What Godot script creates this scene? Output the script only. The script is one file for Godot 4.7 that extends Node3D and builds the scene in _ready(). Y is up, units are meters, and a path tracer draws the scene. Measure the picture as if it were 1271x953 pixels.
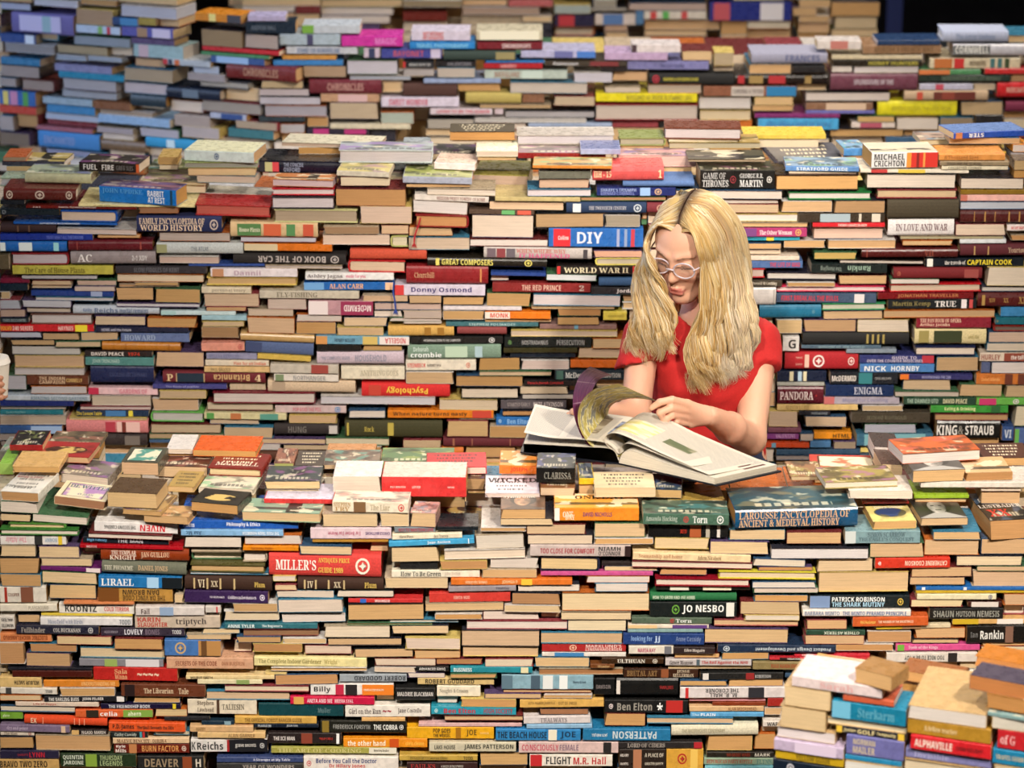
extends Node3D
# A walk-through maze of stacked second-hand books with a reader standing in the aisle.

const FW := 1271.0
const FH := 953.0
const FOCAL := 3400.0                      # pixels, from the fall-off in size between the three walls of books
const PITCH := -17.3
const EYE := Vector3(0.0, 3.1, 5.605)

var rng := RandomNumberGenerator.new()
var cam_basis: Basis
var M := {}
var used_names := {}
var fonts := {}
var glyphs := {}


func _ready() -> void:
	rng.seed = 20120801
	set_camera()
	set_world()
	set_lamps()
	make_materials()
	make_hall()
	make_books()
	make_open_book()
	make_reader()
	make_visitor()
	make_ribbons()


# ------------------------------------------------------------------ camera, sky, light

func set_camera() -> void:
	var c := Camera3D.new()
	c.name = "camera"
	c.fov = rad_to_deg(2.0 * atan(FH / 2.0 / FOCAL))
	c.position = EYE
	c.rotation_degrees = Vector3(PITCH, 0, 0)
	c.near = 0.1
	c.far = 60.0
	var at := CameraAttributesPhysical.new()
	at.frustum_focal_length = 135.0
	at.frustum_focus_distance = 6.35
	at.exposure_aperture = 4.9
	c.attributes = at
	# the attributes set the angle of view from the lens; put ours back
	c.fov = rad_to_deg(2.0 * atan(FH / 2.0 / FOCAL))
	add_child(c)
	c.current = true
	cam_basis = c.transform.basis


func set_world() -> void:
	var e := Environment.new()
	e.background_mode = Environment.BG_SKY
	var sky := Sky.new()
	var m := ProceduralSkyMaterial.new()
	m.sky_top_color = Color(0.56, 0.66, 0.82)
	m.sky_horizon_color = Color(0.80, 0.86, 0.95)
	m.ground_bottom_color = Color(0.30, 0.30, 0.30)
	m.ground_horizon_color = Color(0.55, 0.57, 0.60)
	m.energy_multiplier = 6.2
	sky.sky_material = m
	e.sky = sky
	e.tonemap_mode = Environment.TONE_MAPPER_LINEAR
	e.tonemap_exposure = 0.92
	e.sdfgi_enabled = true
	e.ssao_enabled = true
	e.ssil_enabled = true
	var w := WorldEnvironment.new()
	w.name = "world"
	w.environment = e
	add_child(w)


const WARM := Color(1.0, 0.955, 0.895)
# x, y, z, energy, size, aim, spot angle (0: a soft square panel)
const LAMPS := [
	[-0.8, 4.5, 3.7, 26.0, 0.16, Vector3(0.15, 0.75, -0.1), 24.0],
	[1.9, 4.5, 3.7, 31.0, 0.16, Vector3(0.3, 0.8, -0.2), 24.0],
	[0.9, 4.6, 1.6, 21.0, 0.16, Vector3(0.35, 1.35, -2.7), 19.0],  # unseen spot, added to brighten the far wall
	[2.3, 4.9, -1.6, 12.0, 0.8, Vector3(0.7, 0.9, -1.4), 0.0],
	[0.2, 4.9, -5.4, 12.0, 0.8, Vector3(0.1, 0.9, -2.6), 0.0]]


func set_lamps() -> void:
	for l in LAMPS:
		var lamp: Light3D
		if l[6] > 0.0:
			var sp := SpotLight3D.new()
			sp.spot_angle = l[6]
			sp.spot_angle_attenuation = 1.0
			sp.spot_range = 30.0
			sp.spot_attenuation = 2.0
			sp.light_size = l[4]
			lamp = sp
		else:
			var ar := AreaLight3D.new()
			ar.area_size = Vector2(l[4], l[4])
			ar.area_range = 30.0
			lamp = ar
		lamp.name = "lamp_light"
		lamp.light_energy = l[3]
		lamp.light_color = WARM
		lamp.shadow_enabled = true
		var at := Vector3(l[0], l[1], l[2])
		var to: Vector3 = (l[5] - at).normalized()
		lamp.look_at_from_position(at + to * 0.06, at + to * 2.0, Vector3(0, 0, -1))
		add_child(lamp, true)


func P(x: float, y: float, p0: Vector3, n: Vector3) -> Vector3:
	var d := cam_basis * Vector3((x - FW / 2.0) / FOCAL, -(y - FH / 2.0) / FOCAL, -1.0)
	return EYE + d * ((p0 - EYE).dot(n) / d.dot(n))


func lin(hex: String) -> Color:
	return Color.html(hex).srgb_to_linear()


func numbered(n: String) -> String:
	var k: int = used_names.get(n, 0)
	used_names[n] = k + 1
	return n if k == 0 else "%s_%03d" % [n, k]


func mat(rough: float, color := Color.WHITE, vcol := true) -> StandardMaterial3D:
	var m := StandardMaterial3D.new()
	m.albedo_color = color
	m.vertex_color_use_as_albedo = vcol
	m.roughness = rough
	return m


func noise_tex(size: int, freq: float, lo: float, hi: float, oct := 4, sd := 1) -> NoiseTexture2D:
	var n := FastNoiseLite.new()
	n.seed = sd
	n.frequency = freq
	n.fractal_octaves = oct
	var t := NoiseTexture2D.new()
	t.width = size
	t.height = size
	t.seamless = true
	t.noise = n
	var g := Gradient.new()
	g.set_color(0, Color(lo, lo, lo))
	g.set_color(1, Color(hi, hi, hi))
	t.color_ramp = g
	return t


func make_materials() -> void:
	# sheets of paper: fine streaks that run along the block, some darker sheets and foxing
	var im := Image.create(256, 256, false, Image.FORMAT_RGB8)
	var hm := Image.create(256, 256, false, Image.FORMAT_RGB8)
	var r := RandomNumberGenerator.new()
	r.seed = 7
	var slow := FastNoiseLite.new()
	slow.seed = 3
	slow.frequency = 0.035
	for y in 256:
		var row := 1.0 - 0.08 * r.randf() - (0.11 if r.randf() < 0.08 else 0.0)
		var cut := r.randf_range(0.0, 256.0)
		for x in 256:
			var v := row - 0.05 * r.randf() + 0.05 * slow.get_noise_2d(x * 0.4, y * 1.5) + 0.03 * slow.get_noise_2d(x * 0.05 + 90.0, y * 4.0)
			if absf(x - cut) < 26.0:
				v -= 0.03
			im.set_pixel(x, y, Color(v, v - 0.006, v - 0.016))
			var h := 0.5 + 0.5 * (row - 0.9) * 4.0
			hm.set_pixel(x, y, Color(h, h, h))
	var pg := mat(0.92)
	pg.albedo_texture = ImageTexture.create_from_image(im)
	pg.metallic_specular = 0.25
	pg.heightmap_enabled = true
	pg.heightmap_texture = ImageTexture.create_from_image(hm)
	pg.heightmap_scale = 0.05
	M.pages = pg
	var cv := mat(0.38)
	cv.albedo_texture = noise_tex(256, 0.02, 0.90, 1.04, 5, 5)
	cv.roughness_texture = noise_tex(256, 0.015, 0.55, 1.0, 4, 6)
	cv.uv1_triplanar = true
	cv.uv1_scale = Vector3(9, 9, 9)
	M.cover = cv
	var cl := mat(0.8)
	cl.albedo_texture = noise_tex(256, 0.05, 0.86, 1.06, 5, 9)
	cl.uv1_triplanar = true
	cl.uv1_scale = Vector3(12, 12, 12)
	M.cloth = cl
	M.ink = mat(0.5)
	var pr := mat(0.3)
	pr.albedo_texture = ImageTexture.create_from_image(make_prints())
	M.print = pr


# ------------------------------------------------------------------ print for the covers that face up

const CELL := 128
const CELLS := 12
var cells := {}
var next_cell := 0
var prints: Image


func make_prints() -> Image:
	prints = Image.create(CELL * CELLS, CELL * CELLS, false, Image.FORMAT_RGB8)
	for w in TOPS:
		for line in TOPS[w].strip_edges().split("\n"):
			var f: PackedStringArray = line.split("/")[0].split(",")
			if f[11] != "N":
				paint_cell(line, Color.html(f[10]), f[11])
	return prints


func paint_cell(key: String, base: Color, motif: String) -> void:
	var k := next_cell
	next_cell += 1
	cells[key] = k
	var ox := (k % CELLS) * CELL
	var oy := int(k / float(CELLS)) * CELL
	var r := RandomNumberGenerator.new()
	r.seed = hash(key)
	var n := FastNoiseLite.new()
	n.seed = k * 13 + 5
	n.frequency = 0.014
	n.fractal_octaves = 4
	var hue := r.randf()
	var c2 := Color.from_hsv(fposmod(base.h + 0.08 * (r.randf() - 0.5), 1.0), base.s * 0.8, clampf(base.v * 0.45, 0.05, 1.0))
	var c3 := Color.from_hsv(hue, 0.5, 0.75).lerp(base, 0.35)
	var c4 := Color(0.93, 0.88, 0.76)
	var skin := Color(0.82, 0.62, 0.47)
	for y in CELL:
		for x in CELL:
			var u := x / float(CELL)
			var v := y / float(CELL)
			var c := base
			var q := n.get_noise_2d(x, y)
			match motif:
				"S":
					c = base.lerp(c2, 0.7 * smoothstep(-0.1, 0.45, q)).lerp(c3, 0.7 * smoothstep(0.1, 0.35, n.get_noise_2d(x + 300, y * 1.3)))
					c = c.lerp(c4, 0.7 * smoothstep(0.25, 0.42, n.get_noise_2d(x * 1.4 - 90, y + 70)))
					if v > 0.72 and v < 0.86 and u > 0.15 and u < 0.8 and fmod(u * 13.0, 1.0) > 0.3:
						c = c.lerp(c4 if base.v < 0.6 else c2, 0.7)
				"P":
					var grey := base.s < 0.15
					c = base.lerp(c2, 0.35 + 0.6 * q)
					var tone := Color(0.80, 0.78, 0.75) if grey else skin
					if Vector2((u - 0.5) / 0.30, (v - 0.42) / 0.34).length() < 1.0:
						c = c2                                   # hair
					if Vector2((u - 0.48) / 0.19, (v - 0.50) / 0.27).length() < 1.0:
						c = tone.lerp(c2, clampf(0.5 * absf(u - 0.42) / 0.2 + 0.4 * q, 0.0, 0.8))
						if absf(v - 0.44) < 0.02 and absf(absf(u - 0.48) - 0.08) < 0.035:
							c = c2
						if absf(v - 0.63) < 0.015 and absf(u - 0.48) < 0.06:
							c = c2
					elif v > 0.74 and absf(u - 0.5) < 0.12 + (v - 0.74) * 1.6:
						c = c2.lerp(base, 0.4) if not grey else Color(0.7, 0.69, 0.67)
					if v < 0.14 and base.v < 0.4:
						c = c4
				"F":
					var e := minf(minf(u, 1.0 - u), minf(v, 1.0 - v))
					if e > 0.12:
						c = c4.lerp(c3, smoothstep(-0.1, 0.25, q))
					if e > 0.10 and e < 0.12:
						c = c2
				"O":
					var d2 := Vector2((u - 0.5) / 0.34, (v - 0.55) / 0.22).length()
					c = base.lerp(c2, clampf(q * 0.8, 0.0, 0.6))
					if d2 < 1.0:
						c = Color(0.22, 0.3, 0.48) if base.v > 0.8 else Color(0.86, 0.72, 0.42)
						c = c.lerp(c2, smoothstep(0.0, 0.3, q))
					elif d2 < 1.1:
						c = c2
					if v < 0.2 and base.v > 0.8:
						c = Color(0.12, 0.11, 0.1)
				"B":
					if v > 0.62 and v < 0.8:
						c = c2
					if u > 0.55 and u < 0.72 and base.v < 0.8:
						c = c2.darkened(0.4)
					if q > 0.2:
						c = c.lerp(c4, 0.8)
				"T":
					c = base.lerp(c2, clampf(q * 0.3, 0.0, 0.2))
					for t in 4:
						var ty := 0.14 + t * 0.2
						if v > ty and v < ty + 0.09 and u > 0.14 + 0.03 * t and u < 0.86 - 0.05 * t and fmod(u * 19.0 + t * 0.3, 1.0) > 0.32 and sin(u * 71.0 + t * 9.0) > -0.75:
							c = c4 if base.v < 0.65 else c2
			prints.set_pixel(ox + x, oy + y, c)

# Measured books; left pages of D and E hold dim bluish daylight in their colour. FACES: x0,x1,top,bottom,rise over the width (photo pixels), kind (s soft spine, S hard spine, p page block, h hardback pages), colour, board colour / print: colour,from,to,flags,text
const FACES := {
	"A": """
982.1,1095.7,845.1,858.5,16.7,s,e0d0d0/d8a8a8,.2,.8,S,Sarah
1045.4,1110,866.1,873.8,6.7,s,c86040
971.3,1031.1,854.2,878.1,9.1,p,ecd0a0
966.5,1025.1,879.3,904.9,8.6,p,e4c898
961.7,1047.8,906.3,920.2,12.4,p,e8e0e4
960.5,1047.8,921.1,935,12.4,s,c0b0cc/d8c8e0,.3,.9,#
961.7,1047.8,935.5,946.5,12.4,s,c8a424/605018,.3,.8,-,YELLOW GUIDE
958.1,1047.8,947.4,964.2,12.4,s,1c2434/d8d8e0,.2,.3,@
1031.1,1124.4,875.2,896.7,7.7,s,2080a4/70b8d8,0,.25,#/60a8c0,.35,.85,S,Sterkarm
1025.1,1124.4,897.7,905.8,8.1,p,e4dcc0
1025.1,1125.6,906.3,915.4,8.1,s,181c28/e8c040,0,.08,#/e8d8a0,.3,.55,-,GOLF/e8d8a0,.1,.28,-,Junior/e8d8a0,.58,.85,-,Championship/e8c040,.88,.97,#
1049,1122,916.3,940.3,6.7,s,7070ac/d0c0a0,.12,.5,^,NORMAN/d0c0a0,.12,.5,_,MAILER
1047.8,1119.6,941.2,947.4,4.8,s,2888b8
1047.8,1119.6,947.9,964.2,4.8,p,ecece8
1125.6,1224.8,880.5,896.7,13.4,p,e6e0dc
1124.4,1235.6,897.7,916.3,15.8,s,b48830/e8d0a0,.2,.6,S,A fellow teacher
1129.2,1230.8,917.3,935,15.8,s,d42830/f0e8dc,.05,.52,-,ALPHAVILLE/502020,.57,.9,-,CHAN HOLIDAY
1122,1230.8,936,947.9,15.8,s,8484b8/b0b0d8,.1,.5,S,Invisible
1120.8,1230.8,948.9,964.2,14.4,p,e8d8b8
1236.8,1310.9,909.2,932.6,12,s,c42830/f0c0c0,.05,.3,S,of G
1230.8,1310.9,933.6,952.2,12,s,2484b0/e0d0a0,.05,.5,S,TRAVEL GUIDE
1224.8,1310.9,892.4,908,12,p,e0dcd0
1232,1310.9,953.4,966.6,12,p,e0d0b0
""",
	"B": """
0,48.1,623.5,638.6,2.5,p,e8dcd0
0,38.9,639.2,648.8,2,p,e6c99c
39.9,109.4,639.6,651.5,6.1,p,e8dcd0
10.2,81.8,648.4,655.8,1.6,h,e6c99c,5a9040
0,98.2,656.2,663.4,1.6,h,e8dcd0,3f7a38
0,82.8,663.8,676.6,0,s,e6e0dc/d890a0,.08,.4,uS,The Affair/303030,.52,.64,#/e0c030,.88,.94,#/90a8c0,.68,.86,u,BONNY
116.6,220.9,649.4,661.9,4.1,s,ece8e6/d01828,.55,.85,u,NIVEN/606060,.12,.5,u,THE SECOND COMING
109.4,214.8,662.3,668.1,4.1,p,e8dcd0
102.3,209.7,668.1,676.2,4.1,s,20242c/70b0e0,.05,.28,-,High Fidelity/c8c8d0,.4,.7,-,THE MAN
82.8,241.4,676.2,682,4.1,s,b01c24/e0c0c0,.06,.16,-,WITCH
0,45,677.5,690.4,0.4,p,e6c99c
47,115.6,678.1,693,0.4,p,e6c99c
124.8,235.2,681.1,697.1,2.5,S,8c3a1c/f0e0d0,.12,.4,^S,THE TEMPLAR/f0e0d0,.1,.4,_S,KNIGHT/e8c8a8,.46,.78,S,JAN GUILLOU
0,50.1,691.4,711.4,0,p,c99a5e
50.1,114.6,693.4,702.6,1,p,e6c99c
115.6,232.2,697.5,713.9,4.9,S,6a6d5c/d8d4c0,.03,.37,S,THE PHONEME/d8b890,.43,.78,S,DANIEL JONES
50.1,137.1,703.6,709.4,4.1,s,6a2868/e8d8d8,.75,.98,#
0,52.2,711.8,727.2,1,p,c99a5e
52.2,121.7,710.6,724.5,3.3,p,e6c99c
122.7,227.1,714.3,728.6,2.5,s,2a78b8/f4f4f4,.03,.42,S,LIRAEL/a8d0f0,.58,.72,#/101820,.76,1,#
221.4,370.7,646.8,657,0.8,s,2a5cb4/f0f0f8,.4,.68,-,Philosophy & Ethics/f0f0f8,.04,.13,-,Falens
224.4,352.3,657.2,666.8,0.8,s,86b4de/eef4fa,.6,.96,u,THE FOOD TRAIN HANDBOOK/385878,.05,.2,u,Asa Mc
213.2,300.1,667.2,680.1,0.4,p,e8dcd0
303.2,374.8,663.1,677.1,0,p,ddd2cc
301.1,371.7,677.9,684,0.8,s,e08820/a05010,.15,.55,-,Harmony Power
235.7,338,700.8,710.2,1.6,h,d0a870,5a5630
235.7,338,710.6,713.5,1.6,p,e8dcd0
229.1,339,714.1,733.3,2.5,S,3a2014/c8b080,.1,.12,#/c8b080,.25,.27,#/c8b080,.4,.42,#/c8b080,.56,.58,#/e0d0b0,.15,.23,S,VI/e0d0b0,.3,.38,S,XX/d8b860,.8,.92,S,Plum
368.6,477.1,716.7,733.3,1.6,S,3a2014/c8b080,.07,.09,#/c8b080,.2,.22,#/c8b080,.35,.37,#/c8b080,.53,.55,#/e0d0b0,.11,.18,S,IV/e0d0b0,.42,.5,S,XX/d8b860,.78,.92,S,Plum
320.6,474,687.7,716.7,2.9,S,d8403c/fbf4ec,.06,.42,S,MILLER'S/f0d060,.44,.72,^S,ANTIQUES PRICE/f0d060,.44,.66,_S,GUIDE 1989/f4e8d8,.77,.9,@
370.7,437.2,676.6,687.7,1.6,p,e6c99c
338,368.6,712.9,721,0,p,e8dcd0
341,370.7,725.1,734.3,0,p,e6c99c
385,491.4,655,669.1,0.4,s,e4ccd4/b04868,.22,.62,uS,For Better For Worse/604878,.68,.98,u,CAROLE MATTHEWS
387.1,483.2,669.5,674,0,s,b88838
399.3,468.9,638.2,653.7,0,p,e6c99c
470.9,508.2,637.4,653.7,0,p,e6c99c
486.7,540.9,655,662.3,-0.4,s,7c8890/a83040,.1,.95,-,NOT TO MENTION LOVE
541.9,594.1,652.9,657.8,0,s,202428
483.6,593.1,660.7,669.3,-3.3,s,eee2c8/706050,.1,.3,S,Three Plays/706050,.6,.8,S,Ben Travers
481.6,604.3,668.1,675.8,-4.9,s,48a4d4/f4f8fc,.45,.72,S,Jane Austen/f4f8fc,.93,.94,#
485.7,546,678.3,696.5,-1.2,p,e6c99c
555.2,650.4,664.2,681.1,-2.5,p,ddd4c8
551.1,652.4,681.6,693.8,-2.5,p,ead8c4
545,605.3,695.5,706.1,-0.8,p,c48c50
608.4,668.8,692.4,705.3,0.4,p,ddd2ca
495.9,544,697.5,706.5,0,s,282828
485.7,596.1,708.1,717.2,0,s,ece4d0/303030,.1,.56,S,How To Be Green/c0b0a0,.6,.78,S,John Button
597.2,666.7,706.7,716.7,0,p,dcb078
476.5,556.3,717.6,730.2,0,p,e6c99c
559.3,710.7,717.6,725.7,0,s,e07830/f8d0a8,.12,.3,-,MINIATURE SIGNALS/f0c040,.58,.67,#/f0d0a0,.42,.55,-,JOSHUA D
556.3,641.1,726.2,733.1,-1.6,s,9a9298/404050,.7,.9,-,THoliday
596.1,653.4,655,659.7,0,p,c99a5e
620.7,687.2,643.7,655,0,p,e6c99c
653.4,728.1,648.8,664,0,p,d8b890
654.4,738.3,664.2,675.8,0.4,p,e0ccb4
657.5,783.3,675.8,689.7,1.2,s,c9b9b4/a02030,.1,.64,-,TOO CLOSE FOR COMFORT/282828,.68,.9,^,NIAMH/282828,.68,.9,_,O'CONNOR/302020,.94,1,#
669.8,744.5,691.4,708.6,1.6,h,e6c890,28283c
746.5,783.3,697.9,706.5,0,s,302828
670.8,811.1,709.4,714.7,0,s,c85890
727.1,806.8,715.1,729.2,0,p,e4d8d0
641.1,719.9,725.3,734.3,0,p,e8dcd0
736.7,802.2,649.8,666.8,0,p,e2c092
804.2,904.4,652.5,668.9,0.8,s,181818/b83020,.4,.48,S,RED/a85830,.52,.66,#/b0a898,.72,.77,#/d8d0c8,.86,.9,#
812.4,880.9,667.6,683.6,1.2,p,e8cc9c
880.9,954.6,672.1,691,1.2,p,e8cc9c
904.4,975,658.2,670.9,0,p,e2c498
976,1045.6,661.1,675.4,0,p,d8b07c
956.6,1077.9,679.5,693.8,0,p,e4e0e4
784.8,932.1,681.1,695.9,4.9,s,ecd4a8/806040,.55,.75,S,Adam Nicolson/b07858,.05,.42,S,Seamanship and home
783.8,934.1,696.7,704.1,3.7,p,eadcc8
736.7,811.4,668.1,675.4,0,p,dcaa68
934.1,999.6,692.6,702.4,2,p,e8dcc8
940.2,1008.8,702.8,707.7,0,p,c88c48
750,817.5,700.4,709.4,0,p,e6c898
818.5,877.9,704.9,714.9,0.6,p,d09858
891.1,1013.1,708.1,720.4,1.6,h,e4d0b0,d4c840
812.4,931,713.9,727.4,1.2,h,ead8cc,8c1c28
737.7,804.2,716.9,733.3,0,p,e6dcd4
933.1,1013.1,721.2,732.3,0,p,e4dcd4
1048,1141.8,657.7,675.2,-0.9,s,7fa0a8/48606a,.3,.8,^S,SIMON SCARROW/48606a,.18,.92,_S,THE EAGLE'S CONQUEST/c8d0d0,.0,.14,#
1157.8,1217.5,659.8,669.6,0,p,e0b880
1078.9,1147.1,671.8,691,-0.4,p,d8b488
1147.1,1216.4,670.5,689.7,0,p,d8b488
1217.5,1277.2,669.6,688.4,0,p,dab080
1085.3,1179.1,691.8,705.9,-0.9,s,d03828/f0dcc8,.4,.96,u,CATHERINE COOKSON/f0f0f0,.04,.08,@
1013.9,1083.2,693.1,709.5,-0.9,p,e4c8a0
1186.6,1269.7,690.3,702,0,p,eed8b4
1212.2,1277.2,702.9,708.9,0,p,d8b48c
1201.5,1277.2,709.5,729.8,0,p,dcb894
1130.1,1211.1,702.9,716.5,-1.3,p,d8b080
1013.9,1127.9,710.6,735.1,-0.6,p,e2c090
1129,1199.4,717,726.6,0,p,dcb484
1136.5,1277.2,727,732.5,0,s,2868b0/e8e8f0,.05,.08,#/e8e8f0,.42,.45,#
1136.5,1277.2,733,736.6,0,s,c8a830
0,58.6,727.9,747.7,0,s,e4dcd0/704030,.18,.42,-,COOPER/80503c,.45,.72,#/a03020,.1,.16,#
59.8,119.6,726.9,744.1,1,p,e0bc84
122,215.3,729.3,748.4,1.4,s,c09048/7a4a20,0,.28,#/403020,.33,.82,^u,DAN BROWN/503820,.33,.9,_u,THE DA VINCI CODE
216.5,229.6,737,747.7,0,p,e6c99c
0,71.8,749.4,758.5,0,s,e8e0d0/a8a090,.5,.85,-,PLAYGROUND
72.9,167.4,749.9,765.2,1.2,s,ece6dc/282828,.08,.5,-,KOONTZ/c83838,.6,.93,-,COLD TERROR
78.9,167.4,744.1,748.9,0.5,s,d88858
168.6,259.5,751.8,762.8,0,s,dcd4d0/90a8c8,.35,.55,#/584040,.08,.2,-,Fall
0,19.1,764.5,781.2,0,s,e0d8d0/282828,.1,.9,^u,WALTERS/282828,.1,.9,_u,MINETTE
50.2,165,766.1,777.1,1.4,s,e4e2e4/8890a8,.08,.46,S,Mansfield with Birds/707880,.86,.98,-,TODD
50.2,165,760.4,765.2,1,s,d8c048
20.3,123.9,774.3,788.1,1,s,2e2c3c/a8a098,.06,.35,S,Fullbinder/d8d4d0,.45,.78,S,COL BUCHANAN/d0d0d0,.87,.93,@
124.9,229.6,779.1,792,1,s,3c3242/e8e8f0,.28,.5,-,LOVELY/807080,.53,.7,-,BONES/a098a8,.04,.2,-,ALICE SEBOLD/d8d8d8,.85,.96,-,TODD
167.4,273.9,764.2,780,0,s,cdbcaa/b83830,.03,.3,^,KARIN/b83830,.03,.38,_,SLAUGHTER/403838,.48,.84,S,triptych
230.8,287,781.4,793.4,0,p,e0c094
0,64.6,784.3,796.8,0,s,d88858/803818,.06,.92,u,ELECTRIC MICHELANGELO
70.6,139.9,787.7,801.1,1.2,p,e6ca98
142.3,203.3,792,806.3,1.2,p,d09c58
0,35.4,797.2,823.5,0,p,c8925a
35.9,95.7,798.2,809.9,0.7,p,c08850
28.7,88.5,811.6,830.2,1,p,caa070
99.3,204.5,803.5,817.3,2.4,p,e4cca4
204.5,275.1,793.9,813.5,0.5,s,4a78b8/c8a878,.18,.38,@/b88850,.6,1,#/6a4828,.65,.75,#
206.9,328.9,815.4,830.7,0.5,s,d8a888/884830,.1,.58,-,SECRETS OF THE CODE/a06848,.64,.9,-,DAN BURSTEIN
98.1,203.3,818.3,827.8,1.9,s,8a8890/98b060,.3,.45,#/d8d4d8,.55,.95,#
9.6,114.8,826.4,831.4,0.7,s,24242c
15.5,114.8,831.9,841.7,1,s,4e1e1c
116,221.2,826.9,846.5,1.9,s,c02c28/e0b080,.25,.4,^S,Sala/e0b080,.25,.4,_S,Wana/e8c8b0,.52,.78,-,~~~~
230.8,356.4,834.5,845.1,0,s,e4cc98/302820,.05,.3,-,WILBUR SMITH
0,52.6,838.4,853.7,1,s,e2c080/302820,.35,.95,u,WILBUR SMITH
53.8,148.3,842.7,853,0,s,dc8830/f0c080,.5,.95,-,UNDERSTANDING ME
0,71.8,851.8,860.9,1.4,s,e4dcd0/404040,.1,.2,#/505050,.8,.92,-,TODD
74.1,143.5,853.4,863.2,0,p,d8a868
150.7,255.9,848.4,863.7,1.4,s,6c3c2a/e0c8a8,.27,.62,S,The Librarian/e0c8a8,.68,.8,S,Tale/281c18,.04,.16,#
55,157.9,863.7,872.1,0,s,26242a/e8e4e0,.05,.42,-,THE DARLING BUDS/e8e4e0,.46,.72,-,JOHN PILGER/e8e4e0,.88,.97,#
165,223.6,863.7,872.3,0.5,p,d0a060
124.4,224.8,873.8,880.5,0,s,201c38/e0e0e8,.1,.62,-,THE FRIENDSHIP BOOK/e0c830,.9,.94,#
19.1,123.2,869.5,876.6,1.4,s,e6d2c0/b05848,.1,.6,-,Life of Pepys
0,93.3,877.1,888.1,2.4,p,e8dcc8
0,52.6,861.8,868.5,0,p,e6c99c
226,319.3,866.1,887.2,1.2,s,e6dac4/605040,.14,.38,^S,Stephen/605040,.14,.38,_S,Lawhead/605848,.5,.82,S,TALIESIN/503828,.42,.46,#
93.3,190.1,880.9,893.6,0,s,e06838/f4f0f0,.32,.54,-,celia/80a848,.62,1,#/e8f0d0,.68,.85,-,ahern/302820,.14,.3,#
0,28.7,880,893.6,0,s,78a83c/d8e8c0,.1,.4,-,ahern
191.3,239.2,880.9,890.5,0,p,e0c490
29.9,133.9,886.7,903.4,3.8,S,dc4818/f0a080,.22,.23,#/f0a080,.6,.61,#/f0a080,.66,.67,#/f0a080,.72,.73,#/f0d0b0,.08,.15,-,EX
135.1,230.8,894.8,908,1.2,s,e65c2c/302018,.05,.33,-,P.D. James/402820,.37,.85,-,The Skull Beneath the Skin
0,87.3,896.3,909.6,1.9,s,80708c/c8b8d0,.1,.4,S,dry and peace/e0c0a0,.88,.94,#
88.5,133.9,906.1,914,0,s,282020/d8d0c8,.28,.95,-,NGAIO MARSH/d8b070,0,.2,#
136.3,184.2,907.3,915.4,0,s,24282a/c8d0c8,.1,.7,S,Cathy Cassidy/50a0b0,.78,.84,#/c03030,.86,.92,#
190.1,235.6,908.2,913,0,p,ece2c4
203.3,260.7,889.6,897.7,0,s,2a2a2c
235.6,330.1,897.7,913,0,s,d8b080/886838,.1,.25,-,HARRY
0,43.1,906.3,913.5,1,s,ddd0c0/807060,.1,.5,S,The Man/903030,.82,.92,@
0,43.1,914.4,928.3,0,p,c89858
44.2,138.7,910.6,931.6,1,p,d4a46c
139.9,235.6,915.9,923,0,s,e6c6a0/704830,.05,.48,S,MAEVE BINCHY/704830,.52,.7,-,DUBLIN 4
141.1,235.6,923.5,936.9,0,s,6c2418/f0e8e0,.02,.16,^,Kyle/f0e8e0,.02,.16,_,Mills/c08050,.2,.3,#/d89858,.37,.86,-,BURN FACTOR/e8d8c8,.9,.96,@
236.8,334.1,917.8,933.6,0,s,e8e4e0/282828,.08,.42,-,Reichs/505050,.01,.06,-,K/1c1c1e,.5,1,#/d8d4d0,.58,.85,-,grave secrets/d0d0d0,.9,.96,@/a02828,.47,.5,#
0,74.1,930.2,941,0,s,2c2a40/c02838,.5,.76,-,LYNN/a03040,.3,.48,-,CHARLOTTE
0,74.1,941.7,954.6,0,s,d0a868/302418,.0,.8,-,BRAVO TWO ZERO
75.3,169.8,934,951.7,0.7,s,2a3a22/d8e0d0,.03,.3,^,QUINTIN/d8e0d0,.03,.3,_,JARDINE/88a840,.33,.48,#/a8b888,.52,.82,^,THURSDAY/a8b888,.52,.82,_,LEGENDS
171,253.5,938.8,955.1,0,s,2a2828/a08c70,.1,.62,-,DEAVER/904828,.68,.82,#/d8d0c0,.88,.96,-,H
228.5,333.7,732.2,748,1.4,s,3c2a54/d8d0e0,.3,.48,-,THE GREEN ANGEL/e0d8e8,.52,.86,S,Guldmansforehausen/e8e0f0,.9,.96,@
342.1,415,728.3,742.2,1.2,p,e4d4c4
344.5,427,742.7,759,-1.2,p,e6d6c8
348.1,429.4,761.4,775.7,-1.4,p,e8dcd4
417.4,489.2,732.7,740.8,0,p,e6d8c8
431.8,525.1,743.2,748.4,0,s,cc3838/3868c0,.16,.24,#/f0e0e0,.36,.56,-,MOONGOD
431.8,526.2,749.4,770.9,-1,p,d8ac70
430.6,537,771.4,776.2,0,p,e0c08c
250,274.9,751.8,759.9,0,s,d4ccc4/c04040,.7,.8,#
277.5,346.9,759.4,770.4,0,p,e4d2b4
288.3,345.7,748.4,759,0,p,caa068
278.7,394.7,771.4,781,1,s,35707c/e4f0f0,.03,.32,-,ANNE TYLER/e4f0f0,.4,.62,-,The Beginner's
301.4,395.9,781.7,790.1,0,p,8a5c34
250,297.8,780.5,793.6,-0.5,p,e6cca0
401.9,484.4,776.7,790.5,0,p,ecdcc4
293.1,349.3,789.1,796.8,0,p,c89c60
313.4,375.6,797.2,808.7,0.7,p,bc8444
350.5,405.5,792,799.6,0,p,e0c08c
406.7,498.7,792.4,803,0,p,d6b080
378,437.8,800.1,814.5,0.5,p,e4ccb8
439,515.5,804.9,819.7,-1,p,dcb484
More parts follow.
